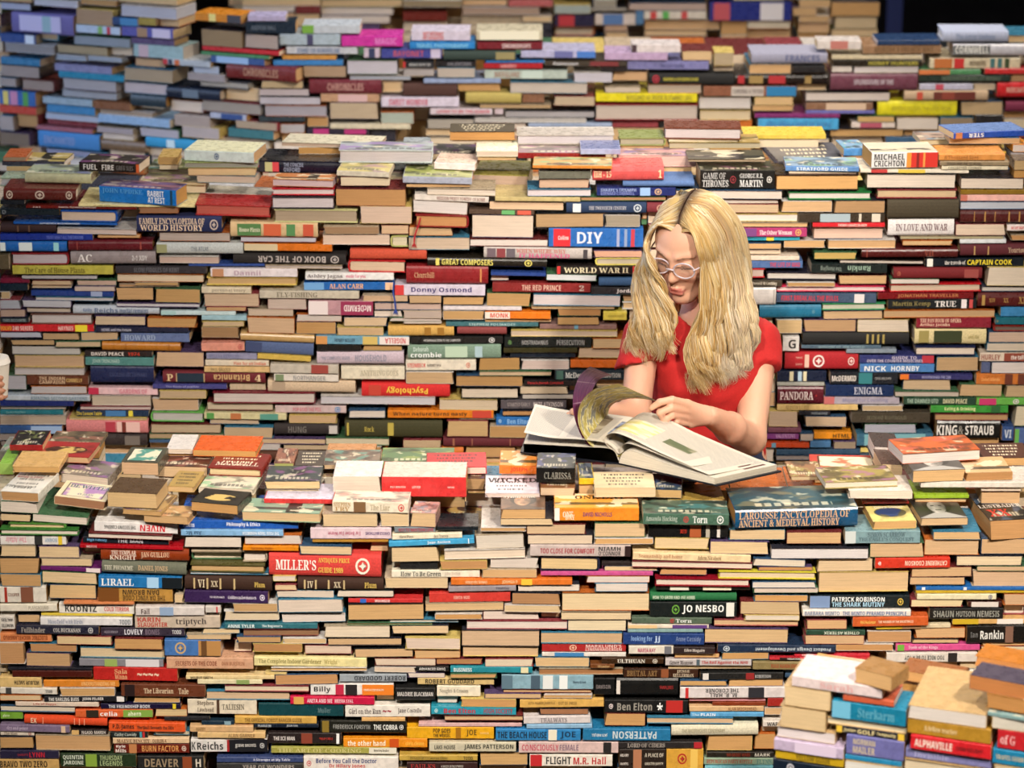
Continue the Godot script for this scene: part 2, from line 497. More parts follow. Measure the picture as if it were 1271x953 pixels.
301.4,455.7,809.2,826.9,1.9,s,f0e0a4/8c8048,.04,.6,S,The Complete Indoor Gardener/b0a060,.62,.74,S,Wright
336.1,455.7,827.4,831.7,0,p,d0a060
464.1,541.8,817.8,827.4,0,p,e6d2bc
464.1,529.8,828.8,840.8,1,p,e6d2bc
328.9,356.4,834.1,839.8,0,s,d8c080
245.2,326.5,838.8,847.9,0,s,e2d6b0/8ca060,.6,.8,#
326.5,421,835.5,850.8,-1.2,p,cc9458
421,510.7,834.5,847,0,s,a0a8b0/282c34,.22,.98,u,ROBERT GODDARD
278.7,383.9,849.4,857.5,1,p,e6d8bc
256,360,858,870.9,1.2,p,ddbc98
385.1,489.2,848.9,863.2,0.5,s,ece8e4/1c1c1c,.04,.24,-,Billy/c02c48,.3,.4,#/282424,.42,.56,#/e88028,.62,1,#/f4e0c8,.64,.88,-,PAMELA STEPHENSON
360,465.3,864.2,874.7,0.7,s,cc2048/f0d0d8,.2,.5,-,ANITA AND ME/f0d0d8,.53,.75,-,MEERA SYAL/d8a858,.04,.16,#
320.6,427,872.8,890.5,0.7,s,1c464c/607c80,.7,.85,-,Muller
428.2,534.6,875.2,890,0,s,ece6dc/584848,.04,.42,S,Girl on the Run/a03848,.44,.54,-,~~/584848,.62,.9,S,Jane Costello
283.5,393.5,887.2,898.2,1,s,d8ac58/805c28,.12,.82,-,THE OFFICIAL FOREST RANGER GUIDE
250,299,892.9,901.5,0,s,203444/80a0b0,.7,.9,#
300.2,395.9,898.6,903.4,0.5,s,182434/c0c8d0,.06,.26,-,PLAGUE 99/c0c8d0,.5,.68,-,JEAN URE
245.2,330.1,902.5,915.4,1,s,e0bc84/907048,.45,.85,-,ALAN GARNER
331.3,424.6,905.3,923,0.7,s,2c2222/ece4e0,.07,.36,-,THE ICE MAN/8a4030,.45,.6,#/b83830,.7,.88,-,PHILIP CARLO/f0f0f0,.93,.97,#
397.1,504.7,894.3,914.4,1.4,s,22221e/9c9c98,.15,.58,-,FREDERICK FORSYTH/f0f0ec,.62,.9,-,THE COBRA/88702c,.02,.1,#/e8e8e8,.92,.97,@
448.5,503.5,890.5,896.3,0,s,dcae70
425.8,531,915.9,930.2,0.7,s,ec9424/fdf4dc,.05,.5,-,the other hand/c85018,.55,.66,#/f4c050,.74,.96,-,chris cleave
336.1,492.8,925.9,940.7,1,s,a8a450/d0c888,.03,.74,S,THE ART OF COOKING/e2dccc,.78,1,#/605848,.82,.94,-,Beverley Booker
269.1,376.8,937.4,945.5,0.7,s,3c4a78/d8dcf0,.42,.85,-,A Stranger at My Table
269.1,376.8,946,954.6,0,s,3a3838/b0a8a0,.3,.9,-,YEAR OF WONDERS
376.8,502.3,937.9,955.1,0.7,s,ece4dc/30407c,.13,.77,^,Before You Call the Doctor/c02c34,.27,.65,_,Dr Hilary Jones/c02c34,.03,.08,@
532.3,633.9,735.5,747.5,-1.9,s,d04038/f0b0a0,.3,.5,-,SIMON MOO
635.1,696.1,736,749.9,1,p,b07c48
527.5,625.6,748,760.9,-1.2,p,dab684
625.6,696.1,750.4,759.9,1,p,e0c498
539.5,599.3,761.4,768.1,-0.5,p,d09850
599.3,669.8,754.7,770,0.5,p,e8d6cc
483.3,569.4,768.5,775.2,0,p,e6d8c4
578.9,704.5,770.9,782.4,0.7,p,e8dcd4
697.3,806.1,735.5,758,0.5,p,ecd4a8
704.5,787,769.5,783.8,0,p,ecdcb8
696.1,784.6,759,769,0,p,e8d0a8
485.6,557.4,775.7,786.2,0,p,e8caa0
502.4,571.8,791,805.4,0.5,p,e6d0c0
572.9,669.8,779.5,801.1,0.5,p,d8b692
574.1,668.6,802,814.5,0.5,p,dcb88c
671,775.1,785.3,799.1,1,p,d2ae84
672.2,777.4,799.6,809.7,0,s,b03030/e8c8c0,.52,.95,^,MARKLUND'S/e8c8c0,.52,.95,_,LINDWANDERSEN/e8c0a0,.28,.46,@
672.2,777.4,810.4,815.9,0.5,s,e4dcd4/4080b8,.15,.5,#
510.8,571.8,807.3,817.3,-1,p,dcb078
540.7,599.3,818.8,825.5,0,p,b47c40
601.7,662.6,817.8,827.8,0,p,e8d8c0
662.6,732,816.8,828.8,0.5,p,e0bc88
732,763.1,818.3,828.8,0,s,704424/c0a070,.3,.8,-,Wonder
668.6,782.2,830.2,838.8,0,p,a0662c
503.6,557.4,825.9,832.6,0,s,202020/e0dcd8,.08,.9,-,ADVANCED GNVQ
558.6,661.4,826.9,835,0.5,s,2c8c9c/e8f0f0,.04,.26,-,BUSINESS/e0d8b0,.86,.95,#
500,552.6,833.6,842.2,0,p,e6d8cc
558.6,617.2,835.5,840.8,0,p,d09c5c
517.9,613.6,841.7,850.8,0.5,s,d8bc80/282420,.1,.74,-,ROBERT GODDARD
622,738,836.9,855.6,1,s,8cb0c0/485c6c,.32,.42,#/e8ecec,.63,.72,#/5c7888,0,.12,#/e0e4e4,.45,.56,#/506878,.78,.92,-,Henry Green
490.4,540.7,852.7,867.5,0,s,242222/d8d4d0,.05,.95,-,MALORIE BLACKMAN
541.9,596.9,851.8,865.2,0.5,s,ece2cc/8c8474,.06,.72,S,Noughts & Crosses
600.5,672.2,858.9,866.1,0,p,dcb888
624.4,734.4,856.1,861.3,1,p,d8b080
674.6,735.6,861.8,866.1,0,p,d0a060
571.8,641.1,866.6,876.2,0.5,p,d49c58
644.7,749.9,867.5,878.1,-1,s,dcb060/907038,.1,.42,-,RUTH PRAWER JHABVALA/907038,.46,.68,-,OUT OF INDIA
534.7,641.1,876.6,886.7,0.5,s,3098b0/c02c3c,.15,.52,-,Ben Elton/a83c4c,.62,.96,-,HIGH SOCIETY/d8f0f0,.04,.08,@
551.4,665,887.6,893.9,0,p,dcb888
668.6,730.8,880.5,887.6,0,p,9c6030
633.9,733.2,888.6,897.7,-1,s,d8d0d0/787078,.25,.65,S,THALWAYS
519.1,648.3,898.2,902.5,0,s,d8b0b0
653.1,735.6,898.2,904.4,-0.5,s,90b8d8
504.8,613.6,903.2,918.7,0.7,s,e8ac24/403018,.3,.5,^,POP GOES/403018,.3,.5,_,THE WEASEL/a06c18,.56,.62,#/604818,.68,.8,-,JOE/f0d080,.84,.94,-,PATTERSON
614.8,721.2,904.4,918.7,0.7,s,3484c0/1c2838,.02,.6,-,THE BEACH HOUSE/e8e0cc,.62,.72,#/183450,.76,.94,-,JOE
722.9,832.5,902.9,918.3,0.5,s,2878a8/c8d4d8,.34,.84,u,PATTERSON/e0e8e8,.1,.28,u,JACK AND JILL
532.3,641.1,920.6,932.1,0.5,s,d0c8b0/303028,.06,.3,-,LAKE HOUSE/383830,.4,.97,-,JAMES PATTERSON
643.5,767.9,920.6,936.4,0.5,s,d8bcb8/c05868,.03,.4,-,CONSCIOUSLY/887080,.41,.6,-,FEMALE/282424,.85,.93,#
488,593.3,934,943.6,0.7,s,c4a44c/605028,.14,.62,S,DONALD SPOTO Laurence Olivier/403820,.82,.94,-,TODD
594.5,655.5,932.6,950.8,0,p,d4a868
656.7,760.7,937.4,952.2,0,s,ece4d8/303030,.2,.5,-,FLIGHT/b82c30,.53,.92,-,M.R. Hall/c02c30,.01,.15,#
504.8,593.3,945.5,955.1,0,s,3a2222/a83838,.05,.4,S,FAULKS/c8c0b8,.48,.8,S,A WEEK IN DECEMBER
813.4,931.8,726.9,733.1,0,s,22221e/dcd8c8,.15,.35,#/e8dcc0,.5,.8,#
806.2,915,737,747,1,S,1c6838/d0e0c8,.03,.52,-,HOW TO GROW AND USE HERBS
806.2,915,748,766.1,0.7,s,1e2622/f4f4f0,.37,.85,-,JO NESBO/e0e0d8,.88,.97,#/68a040,.25,.34,@
778.7,883.9,767.1,774.7,0.7,s,586858/e8ece8,.55,.75,S,Torn/c03838,.48,.53,@
775.1,880.4,775.5,780.5,0.7,s,e4d8c8/604080,.55,.98,#/e0c090,0,.36,#
778.7,873.2,781,785.3,0,s,88a8a8
770.3,874.4,786.2,800.1,1,s,2a427c/88a8d8,.1,.36,-,looking for/c0d4f0,.38,.46,-,jj/7888b0,.65,.96,-,Anne Cassidy
886.3,991.6,769.5,778.1,0.7,p,d8b488
874.4,978.4,780.5,798.7,0.7,p,dcba88
918.6,994,746.5,763.3,0.7,p,d0b488
923.4,992.8,763.7,771.4,0,p,e4d8c8
935.4,1003.5,739.4,748.9,0.7,p,d8a058
934.2,1017.9,725.5,735.5,0,p,e0d0c4
779.9,836.1,801.1,811.1,0,s,ded6c8/b04868,.2,.6,-,MARIA KAY/707078,.8,.96,#
836.1,887.5,802,810.1,0.7,s,322a2a/d8d0c8,.25,.75,-,Eden Maguire
889.9,1058.5,799.6,808.7,0.7,s,22344c/c8d4dc,.32,.96,u,Product Design and Development/c8d4dc,.03,.12,@
746.4,824.1,815.9,828.3,0.7,s,3c2a1a/e8e4d8,.25,.7,S,ULTHUAN/d8d0c0,.82,.9,@
894.7,954.5,809.2,818.3,0,p,d09c58
836.1,893.5,811.1,816.8,0,p,d8a868
954.5,1080.1,813,818.3,0.5,s,c03038/281c1c,.1,.3,#/e8e0d8,.14,.36,-,VEGETABLE/e8e0d8,.4,.6,-,EXPERT
825.3,933,817.3,825.9,0.5,s,c4bcbc/382c2c,.05,.32,S,Grace Monroe/b03030,.42,.96,-,The Red Against the NHS/506068,.36,.4,#
933,1010.7,820.2,830.2,0.5,s,8c7c54/a04828,.3,.72,-,RULE AGAIN ENZ
828.9,934.2,826.9,831.7,0,p,e0c898
765.5,867.2,830.2,842.2,0.5,s,3c241c/907048,.04,.45,S,BRUTAL ART/c8b8a0,.66,.94,^S,JESSE/c8b8a0,.66,.94,_S,KELLERMAN/8c5030,.5,.6,#
868.4,972.4,834.1,843.2,-0.7,s,242424/902828,.55,.65,#/d8d4d0,.03,.1,#/b0b0b0,.66,.85,-,ROBERTSON
735.6,763.4,841.7,862.3,0,s,1c1c1c/807878,.1,.8,-,DAWSON
764.4,842.1,841.7,863.2,0.5,S,181818/dcd4cc,0,.06,#/a03030,.7,.92,-,WARLIKES
843.3,903.1,843.9,850.3,0,p,d4a460
903.1,972.4,842.2,851.8,-0.7,p,d8a868
843.3,974.8,851.8,865.6,-0.5,s,dcd4d4/303030,.24,.56,^u,THE CORONER/404040,.28,.54,_u,M. R. HALL/2c2c34,.65,.8,#/c03030,.05,.08,#
750,854,869,884.8,0.7,s,1e1e1e/98948c,.15,.57,-,Ben Elton/f0f0f0,.63,.7,-,*/b82c28,.74,.94,#/f0e0e0,.05,.1,@
855.2,950.9,866.6,871.1,0,s,dc98a0
883.9,950.9,871.6,876.2,0,s,843820
855.2,948.5,876.6,883.3,0,s,d8b488/805838,.52,.9,-,ALAN MOOREHEAD
856.4,948.5,884.3,892.4,0,s,60a4d4/f0f4f8,.14,.34,-,PLAIN/c0e0f0,.02,.12,-,The
750,801.4,885.7,901,0.7,p,d09c58
802.6,910.2,887.2,897.2,0.5,p,dcb890
832.5,941.3,898.6,913,-1,S,d8d2ba/a0987c,.12,.62,-,THE WODEHOUSE CENTENARY
876.8,934.2,913.5,932.1,0.5,p,d4a05c
935.4,962.9,911.1,930.7,0,p,c89450
767.9,872,920.2,928.3,0,s,2c2828/a8a098,.1,.55,S,LORD OF CIDERS/b02830,.9,1,#
767.9,826.5,929.3,954.6,0,s,2c2220/d8d0c8,.02,.2,^,HILARY/d8d0c8,.02,.2,_,MANTEL/b07858,.3,.48,#/c8c0b0,.55,.95,^,A PLACE OF/c8c0b0,.55,.95,_,GREATER SAFETY
826.5,873.2,929.3,954.6,0,s,d8a440/b03028,.3,.55,@/e8c060,.65,.85,#
876.8,960.5,933.6,940.3,0,s,28221e/903828,.3,.65,-,NO MORE WARS/c8c4b8,.72,.95,-,MARK
873.2,960.5,941.2,949.8,0.7,s,90a890/a04028,.04,.7,S,REPUBLICAN PARTY REPTILE/407878,.76,.98,S,FLYNN
874.4,960.5,950.5,954.6,0,s,78b8c8
948.5,971.2,878.6,887.6,0,p,d8b080
946.1,971.2,893.6,900.8,0,s,dcd4cc/282828,.2,.8,-,WAR
952.1,972.4,866.1,876.6,0,s,a02c28
1004.8,1129.2,739.8,755.1,-0.5,s,1c2228/f0f4f4,.22,.75,^,PATRICK ROBINSON/a8d0e8,.22,.75,_,THE SHARK MUTINY/7890b8,0,.2,#/d8b850,.88,.94,@
995.2,1130.4,755.9,766.6,0,s,e8e2da/7080a0,.02,.34,-,BARBARA MINTO/506898,.37,.96,-,THE MINTO PYRAMID PRINCIPLE
1137.5,1236.8,737,744.1,0,s,e2dab8/2c3c78,.9,.95,@
1130.4,1196.1,744.6,753.7,0,p,ead8a8
1153.1,1245.2,755.4,769.5,-0.7,s,20201e/989890,.05,.33,-,SHAUN/989890,.36,.62,-,HUTSON/989890,.65,.95,-,NEMESIS
1057.4,1151.9,761.4,777.6,-2.4,s,cc6030/e8c060,.1,.3,-,Phil Rickman/f0d8c0,.34,.8,-,THE HOUNDS OF THE BASKETBALLS
1000,1051.4,769.5,781,0,p,dcb07c
1087.3,1180.6,774.3,782.4,-1.9,s,d8c8a8/d0b028,0,.35,#/b08860,.35,.6,#
1181.8,1275.1,767.6,775.2,-0.5,s,dcb070/e8e0d8,.6,.95,#/c8a828,0,.35,#
1000,1074.1,781.7,787.7,0,s,284838/d0d8c8,.3,.9,u,OTHER ASTERIX
997.6,1072.9,788.1,799.1,0.5,p,dcb488
1075.3,1131.5,784.3,797.9,0,p,c8945c
1135.1,1204.5,778.6,792.9,-0.7,p,dcb07c
1131.5,1190.1,793.4,798.2,0,p,dcb888
1192.5,1275.1,775.7,796.8,-1,s,161616/e4e4e0,.22,.6,-,Rankin/707070,.06,.18,-,Ian/806050,.63,.76,#
1200.9,1244,747,753.7,0,s,40201c/d8d0c8,.1,.9,#
1245.2,1275.1,737.9,751.8,0,p,d8b088
1015.5,1110,799.6,807.8,0,p,cc9454
1111.2,1216.5,799.6,807.8,-1,s,d45490/f0d0e0,.15,.5,S,Tools of the Kings/70b040,.02,.1,#
1099.3,1212.9,809.7,821.6,-0.7,s,dcd4cc/303838,.2,.64,u,TOO NICE TO BE A TOY/282424,.68,.78,#
1217.7,1275.1,797.2,801.1,0,p,d8ac74
1216.5,1275.1,801.5,807.8,0,p,e4d8b8
985.6,1080.1,811.6,817.3,0.5,s,c83440/f0e0d8,.05,.3,-,EXPERT
""",
	"D": """
4.1,95.1,234.9,250.4,1.2,S,5a2622/c8b8a8,.04,.13,@/c8b8a8,.4,.6,@/c8b8a8,.86,.95,@
97.2,243.4,253.7,258.2,1.6,s,d8cc98/908050,.1,.3,-,UPLAND DAYS
0,30.7,246.9,254.1,0,s,20242c
31.7,169.8,250.8,262.3,2,s,6c201c/e0d0c8,.05,.14,-,2 in 1/e0d0c8,.18,.75,-,Inspector That Fleshed The Women
171.8,221.9,257.8,264.7,0,p,8a5c38
0,74.7,256.1,266.8,0.8,s,1a242c/707880,.04,.1,-,D
75.3,146.3,261.3,275,1.2,h,ccb8a8,2050a0
16.4,146.3,275.8,282.7,1.6,s,2058a8/d0d8e8,.17,.72,-,AUTOMOBILE RECORDBREAKERS
0,70.6,270.5,288.9,0,S,301e1e/604838,.3,.33,#/604838,.5,.53,#
70.6,192.3,283.6,290.5,1.6,p,c4b4b0
147.3,276.2,265.3,287.6,0.8,S,1e2450/dcc4ac,.03,.8,^S,FAMILY ENCYCLOPEDIA OF/dcc4ac,.04,.78,_S,WORLD HISTORY/b8a8a0,.86,.96,@
197.4,294.6,288.5,299.5,0.4,p,a89c98
0,115.6,290.3,299.1,0,s,20348c/6070c0,.5,.9,-,TRUST WHAT ALL THE DRIVERS
120.7,174.9,291.3,296,0,p,c8a070
84.9,190.2,297.5,311,0,S,5c1c24/8c4038,.1,.11,#/8c4038,.85,.87,#
0,83.9,299.5,312.6,0,S,2060ac/d0dce8,.28,.48,#/90c8d0,.8,.88,#/d0dce8,.0,.08,#
193.3,302.8,301.6,317.5,0.4,S,b0b4b4/8c8c68,.0,.12,#/707880,.4,.6,-,THE ATLAS
14.3,85.9,314.4,328.6,0,h,b8b0bc,802028
88,195.4,312.2,327.3,0,S,887e80/d8d4d4,.08,.25,S,AC/c8c4c4,.72,.9,-,2-1 XDY
0,12.3,315.5,333.9,0,s,584e3c
197.4,272.1,318.3,326.7,0.4,p,b8a098
15.3,141.1,329.8,340.8,0.6,s,b0a848/504818,.12,.72,S,The Care of House Plants
143.2,256.7,330.6,340,0.6,s,343036/606068,.2,.7,-,SLOW FIDDLES OF KENT
26.6,120.7,341.2,347.2,0.4,p,a8a8b0
144.2,252.6,340.8,350.7,1.2,p,c8b8a0
0,36.8,345.3,354.3,0,s,6a1c34
39.9,90,347.8,356.8,0,p,b8a080
94.1,145.2,348.6,359.4,0,p,b89c90
147.3,221.9,351.5,357.4,0,p,b08458
336.9,415.7,234.1,242.6,0,h,ccc0c4,b82430
336.9,415.7,243.9,258.6,0,h,c4bcc4,3a3438
416.7,503.7,234.7,256.1,1,p,b08048
340,444.3,260.2,278.6,0.6,h,9c8c78,c4c48c
446.4,513.9,255.7,277.6,0.8,p,c8b0a0
276.6,395.2,274.1,295,1.6,S,c8ac84/507848,.08,.35,#/c05c3c,.38,.58,#/508050,.64,.74,#/b85038,.83,.95,#/e0d8c0,.1,.34,S,House Plants
298.1,392.2,294.2,301.1,1.2,p,b4b8c8
401.4,470.9,280.7,289.9,0,p,907050
471.9,515.9,279.9,290.9,0,p,c8a888
400.4,484.2,291.3,305.2,0.6,p,d0b8a8
484.8,513.9,292.6,308.1,0,h,c8c0a8,a8a868
302.2,412.6,302,312.2,1.2,s,c86c24/c0b090,0,.38,#
288.9,430,313,329,1.6,S,221e1e/a8a09c,.22,.82,u,BOOK OF THE CAR/a8a09c,.86,.94,@
328.8,424.9,329.8,334.3,0.8,p,a8a0a0
233.6,328.8,327.3,331,0,s,304888
434.1,530.2,305.6,322.4,0.6,S,b84830
432.1,503.7,323.6,339.2,1.2,h,c8b098,b02428
261.3,369.7,332.2,343.3,0.8,s,d4ccd0/a890a0,.25,.6,-,Dannii/b08060,.02,.15,#
256.1,368.6,344.1,354.3,0.6,h,b89868,d0b860
378.9,489.3,337.2,347,0.8,s,dcd8dc/483840,.02,.42,S,Ashley Jagna/c05878,.46,.68,-,made for you
240.8,335.9,255.1,271.5,3.3,h,b04038,a83030
654.5,733.7,234.5,243.1,0,p,ccc4cc
668.8,732.4,222.3,233.7,0,p,c0a088
668.8,733.7,212.4,221.8,0,s,646458
735,824.5,207.8,223.9,-0.8,S,c05050/e0c8a0,.02,.26,S,IIH - 15/e0c8a0,.92,.97,S,1
772.6,862.2,224.9,231.7,0,S,4c6898
740.2,838.8,232.7,243.1,0,s,202c64/8898c0,.05,.5,^,SHARPE'S TRIUMPH/707cb0,.05,.48,_,BERNARD CORNWELL/88a8d0,.55,.68,#/c0a080,.72,.84,@
514.3,607.8,240.5,252.4,4.2,s,ccc4bc/886860,.3,.95,-,MISSION PRIEST PONTIFF OF ROME
529.9,615.5,234.3,244.6,2.1,p,d0c4b8
614.2,720.7,244.1,249.6,1,s,b4a474
720.7,827.1,244.6,249.3,0,p,a07048
606.5,699.9,250.4,262.3,1.6,p,d8b898
509.1,580.5,248.3,267.5,4.7,p,ccc8c8
702.5,802.5,250.9,264.4,0.5,S,203454/b0b0b8,.28,.75,S,THE TWENTIETH CENTURY/ccd0d0,.08,.18,#/b8c0c8,.84,.94,@
802.5,837.5,251.9,263.9,0,S,702830/b08878,.1,.9,@
581.8,663.6,259.7,266.5,1.6,s,544438/60a064,.5,.7,#/c05848,.74,.95,#
514.3,581.8,264.4,283.6,2.1,h,b88048,802424
585.7,662.3,267.5,296.1,1,p,d4c4b4
664.9,749.3,264.4,282.5,-0.8,p,a88860
750.6,794.7,267,281.5,0,p,8c8474
663.6,798.6,282.5,305.9,1,s,2c64ac/c4ccd8,.3,.57,-,DIY/c02c34,.05,.23,#/e0d0d0,.1,.21,-,Collins/b03848,.87,.91,#/9098b8,.72,.75,#/8090b0,.8,.83,#
500,562.3,280,293.5,0,p,c0a078
500,596.1,294.2,314.2,0.5,p,c0ac98
570.1,697.3,297.1,305.9,1,p,d4ccc8
600,735,307,324.6,1.8,S,b0a8a4/b06058,.3,.76,^S,WHEN WHERE WHY/c45080,.32,.8,_S,IT HAPPENED/685860,.03,.11,#/803c40,.12,.2,#/605860,.21,.29,#/403c40,.92,.96,#
736.3,797.3,311.1,319.4,0,p,c89880
738.9,797.3,320.2,329.8,0,h,b0a898,ccc060
529.9,679.2,316.3,334.5,2.6,S,241f1d/d0c468,.12,.55,-,GREAT COMPOSERS/d0c468,.79,.9,@/d0c468,.07,.1,#
690.8,796,329.3,342.5,0.5,s,221c1a/d4ccac,.08,.85,S,WORLD WAR II/b83030,0,.04,#/b83030,.9,1,#
503.9,606.5,327.2,351.6,1,S,842428/b89070,.1,.34,S,Churchill/c08050,.9,.92,#
676.6,741.5,338.1,348,1.6,p,c8d0dc
609,679.2,338.1,342.3,1.6,s,2c4484
742.8,793.4,344.9,355.2,0,S,34547c
962,1066.3,216.5,236.6,0,h,d0a060,281c18
838.9,970.8,235.3,246.4,0.8,p,d0c4bc
890,966.7,248.4,252.9,0,p,d0c8c4
902.3,966.7,253.7,264.4,0.4,p,c0a888
978,1081.9,238.6,248.4,0,h,d0ccc8,1c7038
969.8,1033.2,250.1,263.6,0,p,c8a478
909.4,990.2,266,275,0,p,d8d0cc
913.5,1002.5,275.8,281.1,0,p,c4a070
916.6,1001.5,282.4,293.4,0,s,a83c6c/e0d8d8,.3,.78,S,The Other Woman/d0a860,.83,.92,@/704078,0,.26,#
920.7,993.3,293.8,300,0,s,34a0b8/d8c040,.42,.55,#/206070,.05,.38,-,Bebe Campbell
922.7,969.8,301.6,308.8,0,p,c8a06c
972.9,1025,297.9,308.1,0,p,c8a06c
926.8,992.3,317.6,322.7,0,s,d4c4b4
927.9,996.4,323.5,332.3,0,s,4c6898/b83848,.4,.95,-,THE LIFE OF MAO
1034.6,1098.3,248.8,264,0,p,a88458
990.5,1098.3,264.8,275.5,0,s,3c342c/98a8b0,.25,.6,#/c8c0b0,.7,.73,#/c8c0b0,.85,.95,#
1007.9,1098.3,276.1,281.3,0,s,c82c34/e0c8c0,.35,.75,-,THOMAS CANARY ISLANDS
1010,1096.2,281.7,297.1,0,p,d8b8a8
1027.5,1111.6,297.7,310.4,-0.6,p,c8a070
1010,1063.4,312.9,321.5,0,p,b89c50
1165,1248.2,191.7,199.5,0,s,c88848/905828,.08,.6,-,A Thousand Suns
1166.1,1252.3,200,205.3,0,s,8c7c64/302820,.1,.6,-,FAMOUS MARY AND THE WEASEL
1168.1,1251.3,205.7,211.5,0,s,d0c8b0/605848,.1,.6,-,COLLECTED STORIES
1067.5,1203,209.8,215.2,0.8,s,d4ccbc/c8b048,.35,.6,#/b03838,.1,.25,#
1075.7,1185.6,216,233.2,0.4,p,e0ccc0
1192.8,1270.8,221.3,234.9,0.4,p,d4c8bc
1088,1188.6,235.3,246.8,0.4,h,c4ac88,803038
1191.7,1276.9,235.5,241.4,0,s,806424
1191.7,1276.9,241.8,249.7,0,s,d8a8a0/b06858,0,.1,#
1191.7,1276.9,250.1,259.5,0,p,b0b8c8
1100.3,1189.7,248,270.2,0,S,443c2a
1101.4,1184.5,272.2,292.4,-0.6,S,dcd4d4/604048,.12,.9,S,IN LOVE AND WAR
1190.7,1276.9,260.3,276.3,0,S,4c2020/a88048,.2,.21,#/a88048,.35,.37,#/a88048,.5,.51,#/a88048,.7,.72,#/a88048,.85,.87,#
1185.6,1248.2,278,292,-0.4,p,d8c4b0
1249.2,1276.9,278.8,286.6,0,s,d8ccc8/b83038,.2,.95,-,NO SET MATTER
1117.8,1246.1,293.6,298.1,-0.4,p,a4a080
1119.9,1182.5,298.5,304.3,-0.4,p,c8a878
1190.7,1249.2,296.1,302.2,-0.4,s,ccd0d4
1254.4,1276.9,292.4,298.9,0,p,b08048
1068.5,1188.6,305.5,319.1,-0.6,S,4c1c1c/804030,.05,.06,#/804030,.65,.75,S,VII
1190.7,1276.9,303.4,317,-0.6,S,521c24/b09880,.7,1,S,Yourtown/a88858,.2,.22,#/a88858,.4,.42,#
1040.8,1147.6,321.9,329.3,1.6,h,c0b8b0,1c1818
1147.6,1271,320.7,331.4,-0.8,s,161a24/d8d4d0,.2,.41,S,the travels of/e0c830,.43,.88,-,CAPTAIN COOK/d8d8d0,.02,.08,#
38.6,89.2,350,357.5,0,p,b8a080
92.6,145.4,350,363.7,0,p,b8a8a0
38.6,142.1,358.4,367.6,1.3,s,243c7c/8c98b8,.72,.86,#
143.2,191.3,355.3,371.6,0,p,b89060
192.2,249,358.8,375.6,1.1,p,b08850
166.4,221.5,350,357.1,0,p,b08850
0,35.3,350,360.6,0,s,182430
0,13.2,362.1,370.9,0,p,b09870
44.1,141,368.1,375.6,1.1,p,b8b4b8
0,26.4,371.6,383.1,0,p,98a0b0
27.5,89.2,369.4,380.9,1.1,p,b0b4c0
27.5,88.1,381.7,388.3,0.7,p,b0a498
90.3,198.3,377.3,391.4,1.1,S,acb4c0/506080,.25,.52,-,Reichs/506080,.54,.87,-,mortal remains/607090,.12,.22,-,Kathy
144.3,247.9,376.4,383.9,0.9,p,c0c0c8
199.4,293.1,384.4,395,0.9,s,b4c8cc/98b8b8,0,.2,#
0,37.5,384.4,393.6,0,p,a48c80
0,36.4,394.3,400.2,0,s,1c242c/808c90,.1,.9,-,CHRIS BROOKMYRE
37.5,114.6,389.2,402.9,0,h,b8b4b8,6c4c44
116.8,180.7,392.8,403.8,0.7,p,c0ac90
182.9,244.6,394.1,406.9,0.7,p,b08448
0,116.8,403.3,412.1,0.7,s,bc242c/d8a838,0,.12,-,VOLVO/e0c0b8,.13,.35,-,240 SERIES/e0c0b8,.62,.78,-,HAYNES/d8c830,.8,.93,#
119,234.7,404.6,412.6,0.9,s,20243c/a8a8b8,.06,.38,-,HOME and the Future
0,51.8,413,419.6,0,p,a8b0c4
52.9,99.2,413.5,422.7,0.4,p,ac8c64
100.3,147.6,412.1,422.7,-1.3,p,b89c78
149.8,235.8,413.9,424.5,0.9,s,5c6c94/94a4bc,.05,.5,S,HOWARD
13.2,68.3,420.5,428,0,p,ac8c60
68.3,125.6,423.6,431.5,0,p,b8a080
126.7,224.8,424.9,435.1,1.8,S,a86c28/885018,.3,.31,#/885018,.85,.86,#
14.3,99.2,428.9,441.2,0.7,p,b0b0b0
103.6,189.5,435.5,442.6,0.4,s,2a2624/d4ccc4,.1,.58,-,DAVID PEACE/b83828,.64,.82,-,1974
105.8,191.7,443.4,453.6,0.9,s,50807c/a0b8b0,.1,.5,-,JOHN TRENCHARD
192.8,253.4,437.7,455.8,0.7,p,c0a080
17.6,105.8,441.7,456.2,0.7,p,b49474
17.6,104.7,457.1,465.5,0.4,p,b0acb0
201.6,329.9,458.9,475.6,0.7,S,641c24/1c2c3c,.14,.4,#/b09870,.13,.14,#/b09870,.4,.41,#/c0a070,.5,.85,u,Britannica/d0b890,.9,.96,S,4/c8b088,.04,.1,S,P
112.4,191.7,454.5,475.2,0,S,20284c/40486c,.3,.9,S,ENGLISH DICTIONARY
33.1,110.2,466.4,477.8,0.7,s,5c3424/c4a888,.2,.62,^,THE INDIAN/c4a888,.2,.62,_,CAMPAIGN/c8a868,.64,.9,-,CONNELLY
6.6,33.1,466.8,484.4,0,p,a0a0ac
37.5,108,479.6,488.8,0.4,p,b0acb0
6.6,112.4,490.1,498.5,1.1,s,acb4bc/587080,.3,.97,-,AMAZING SECOND GARDENS
109.1,196.1,480.9,490.6,0.9,s,d4b0b4/b02c48,0,.15,#/c07080,.45,.85,-,GARDENS OF
189.5,282.1,476.9,483.5,0.9,s,44447c/9090c0,.1,.7,-,The Gods of Jupiter
113.5,187.3,491.5,503.8,0,p,b4a898
197.2,256.7,484.4,494.1,0,p,b09878
188.4,246.8,495,510,0,p,b89878
0,92.6,495.4,503.8,0,s,202c64
0,81.5,504.3,508.2,0,p,a0acb8
0,79.3,508.7,514.4,0,s,246874/70a0a0,.1,.4,-,Positioning Skills
99.2,187.3,504.3,508.7,0.7,p,b8a8a8
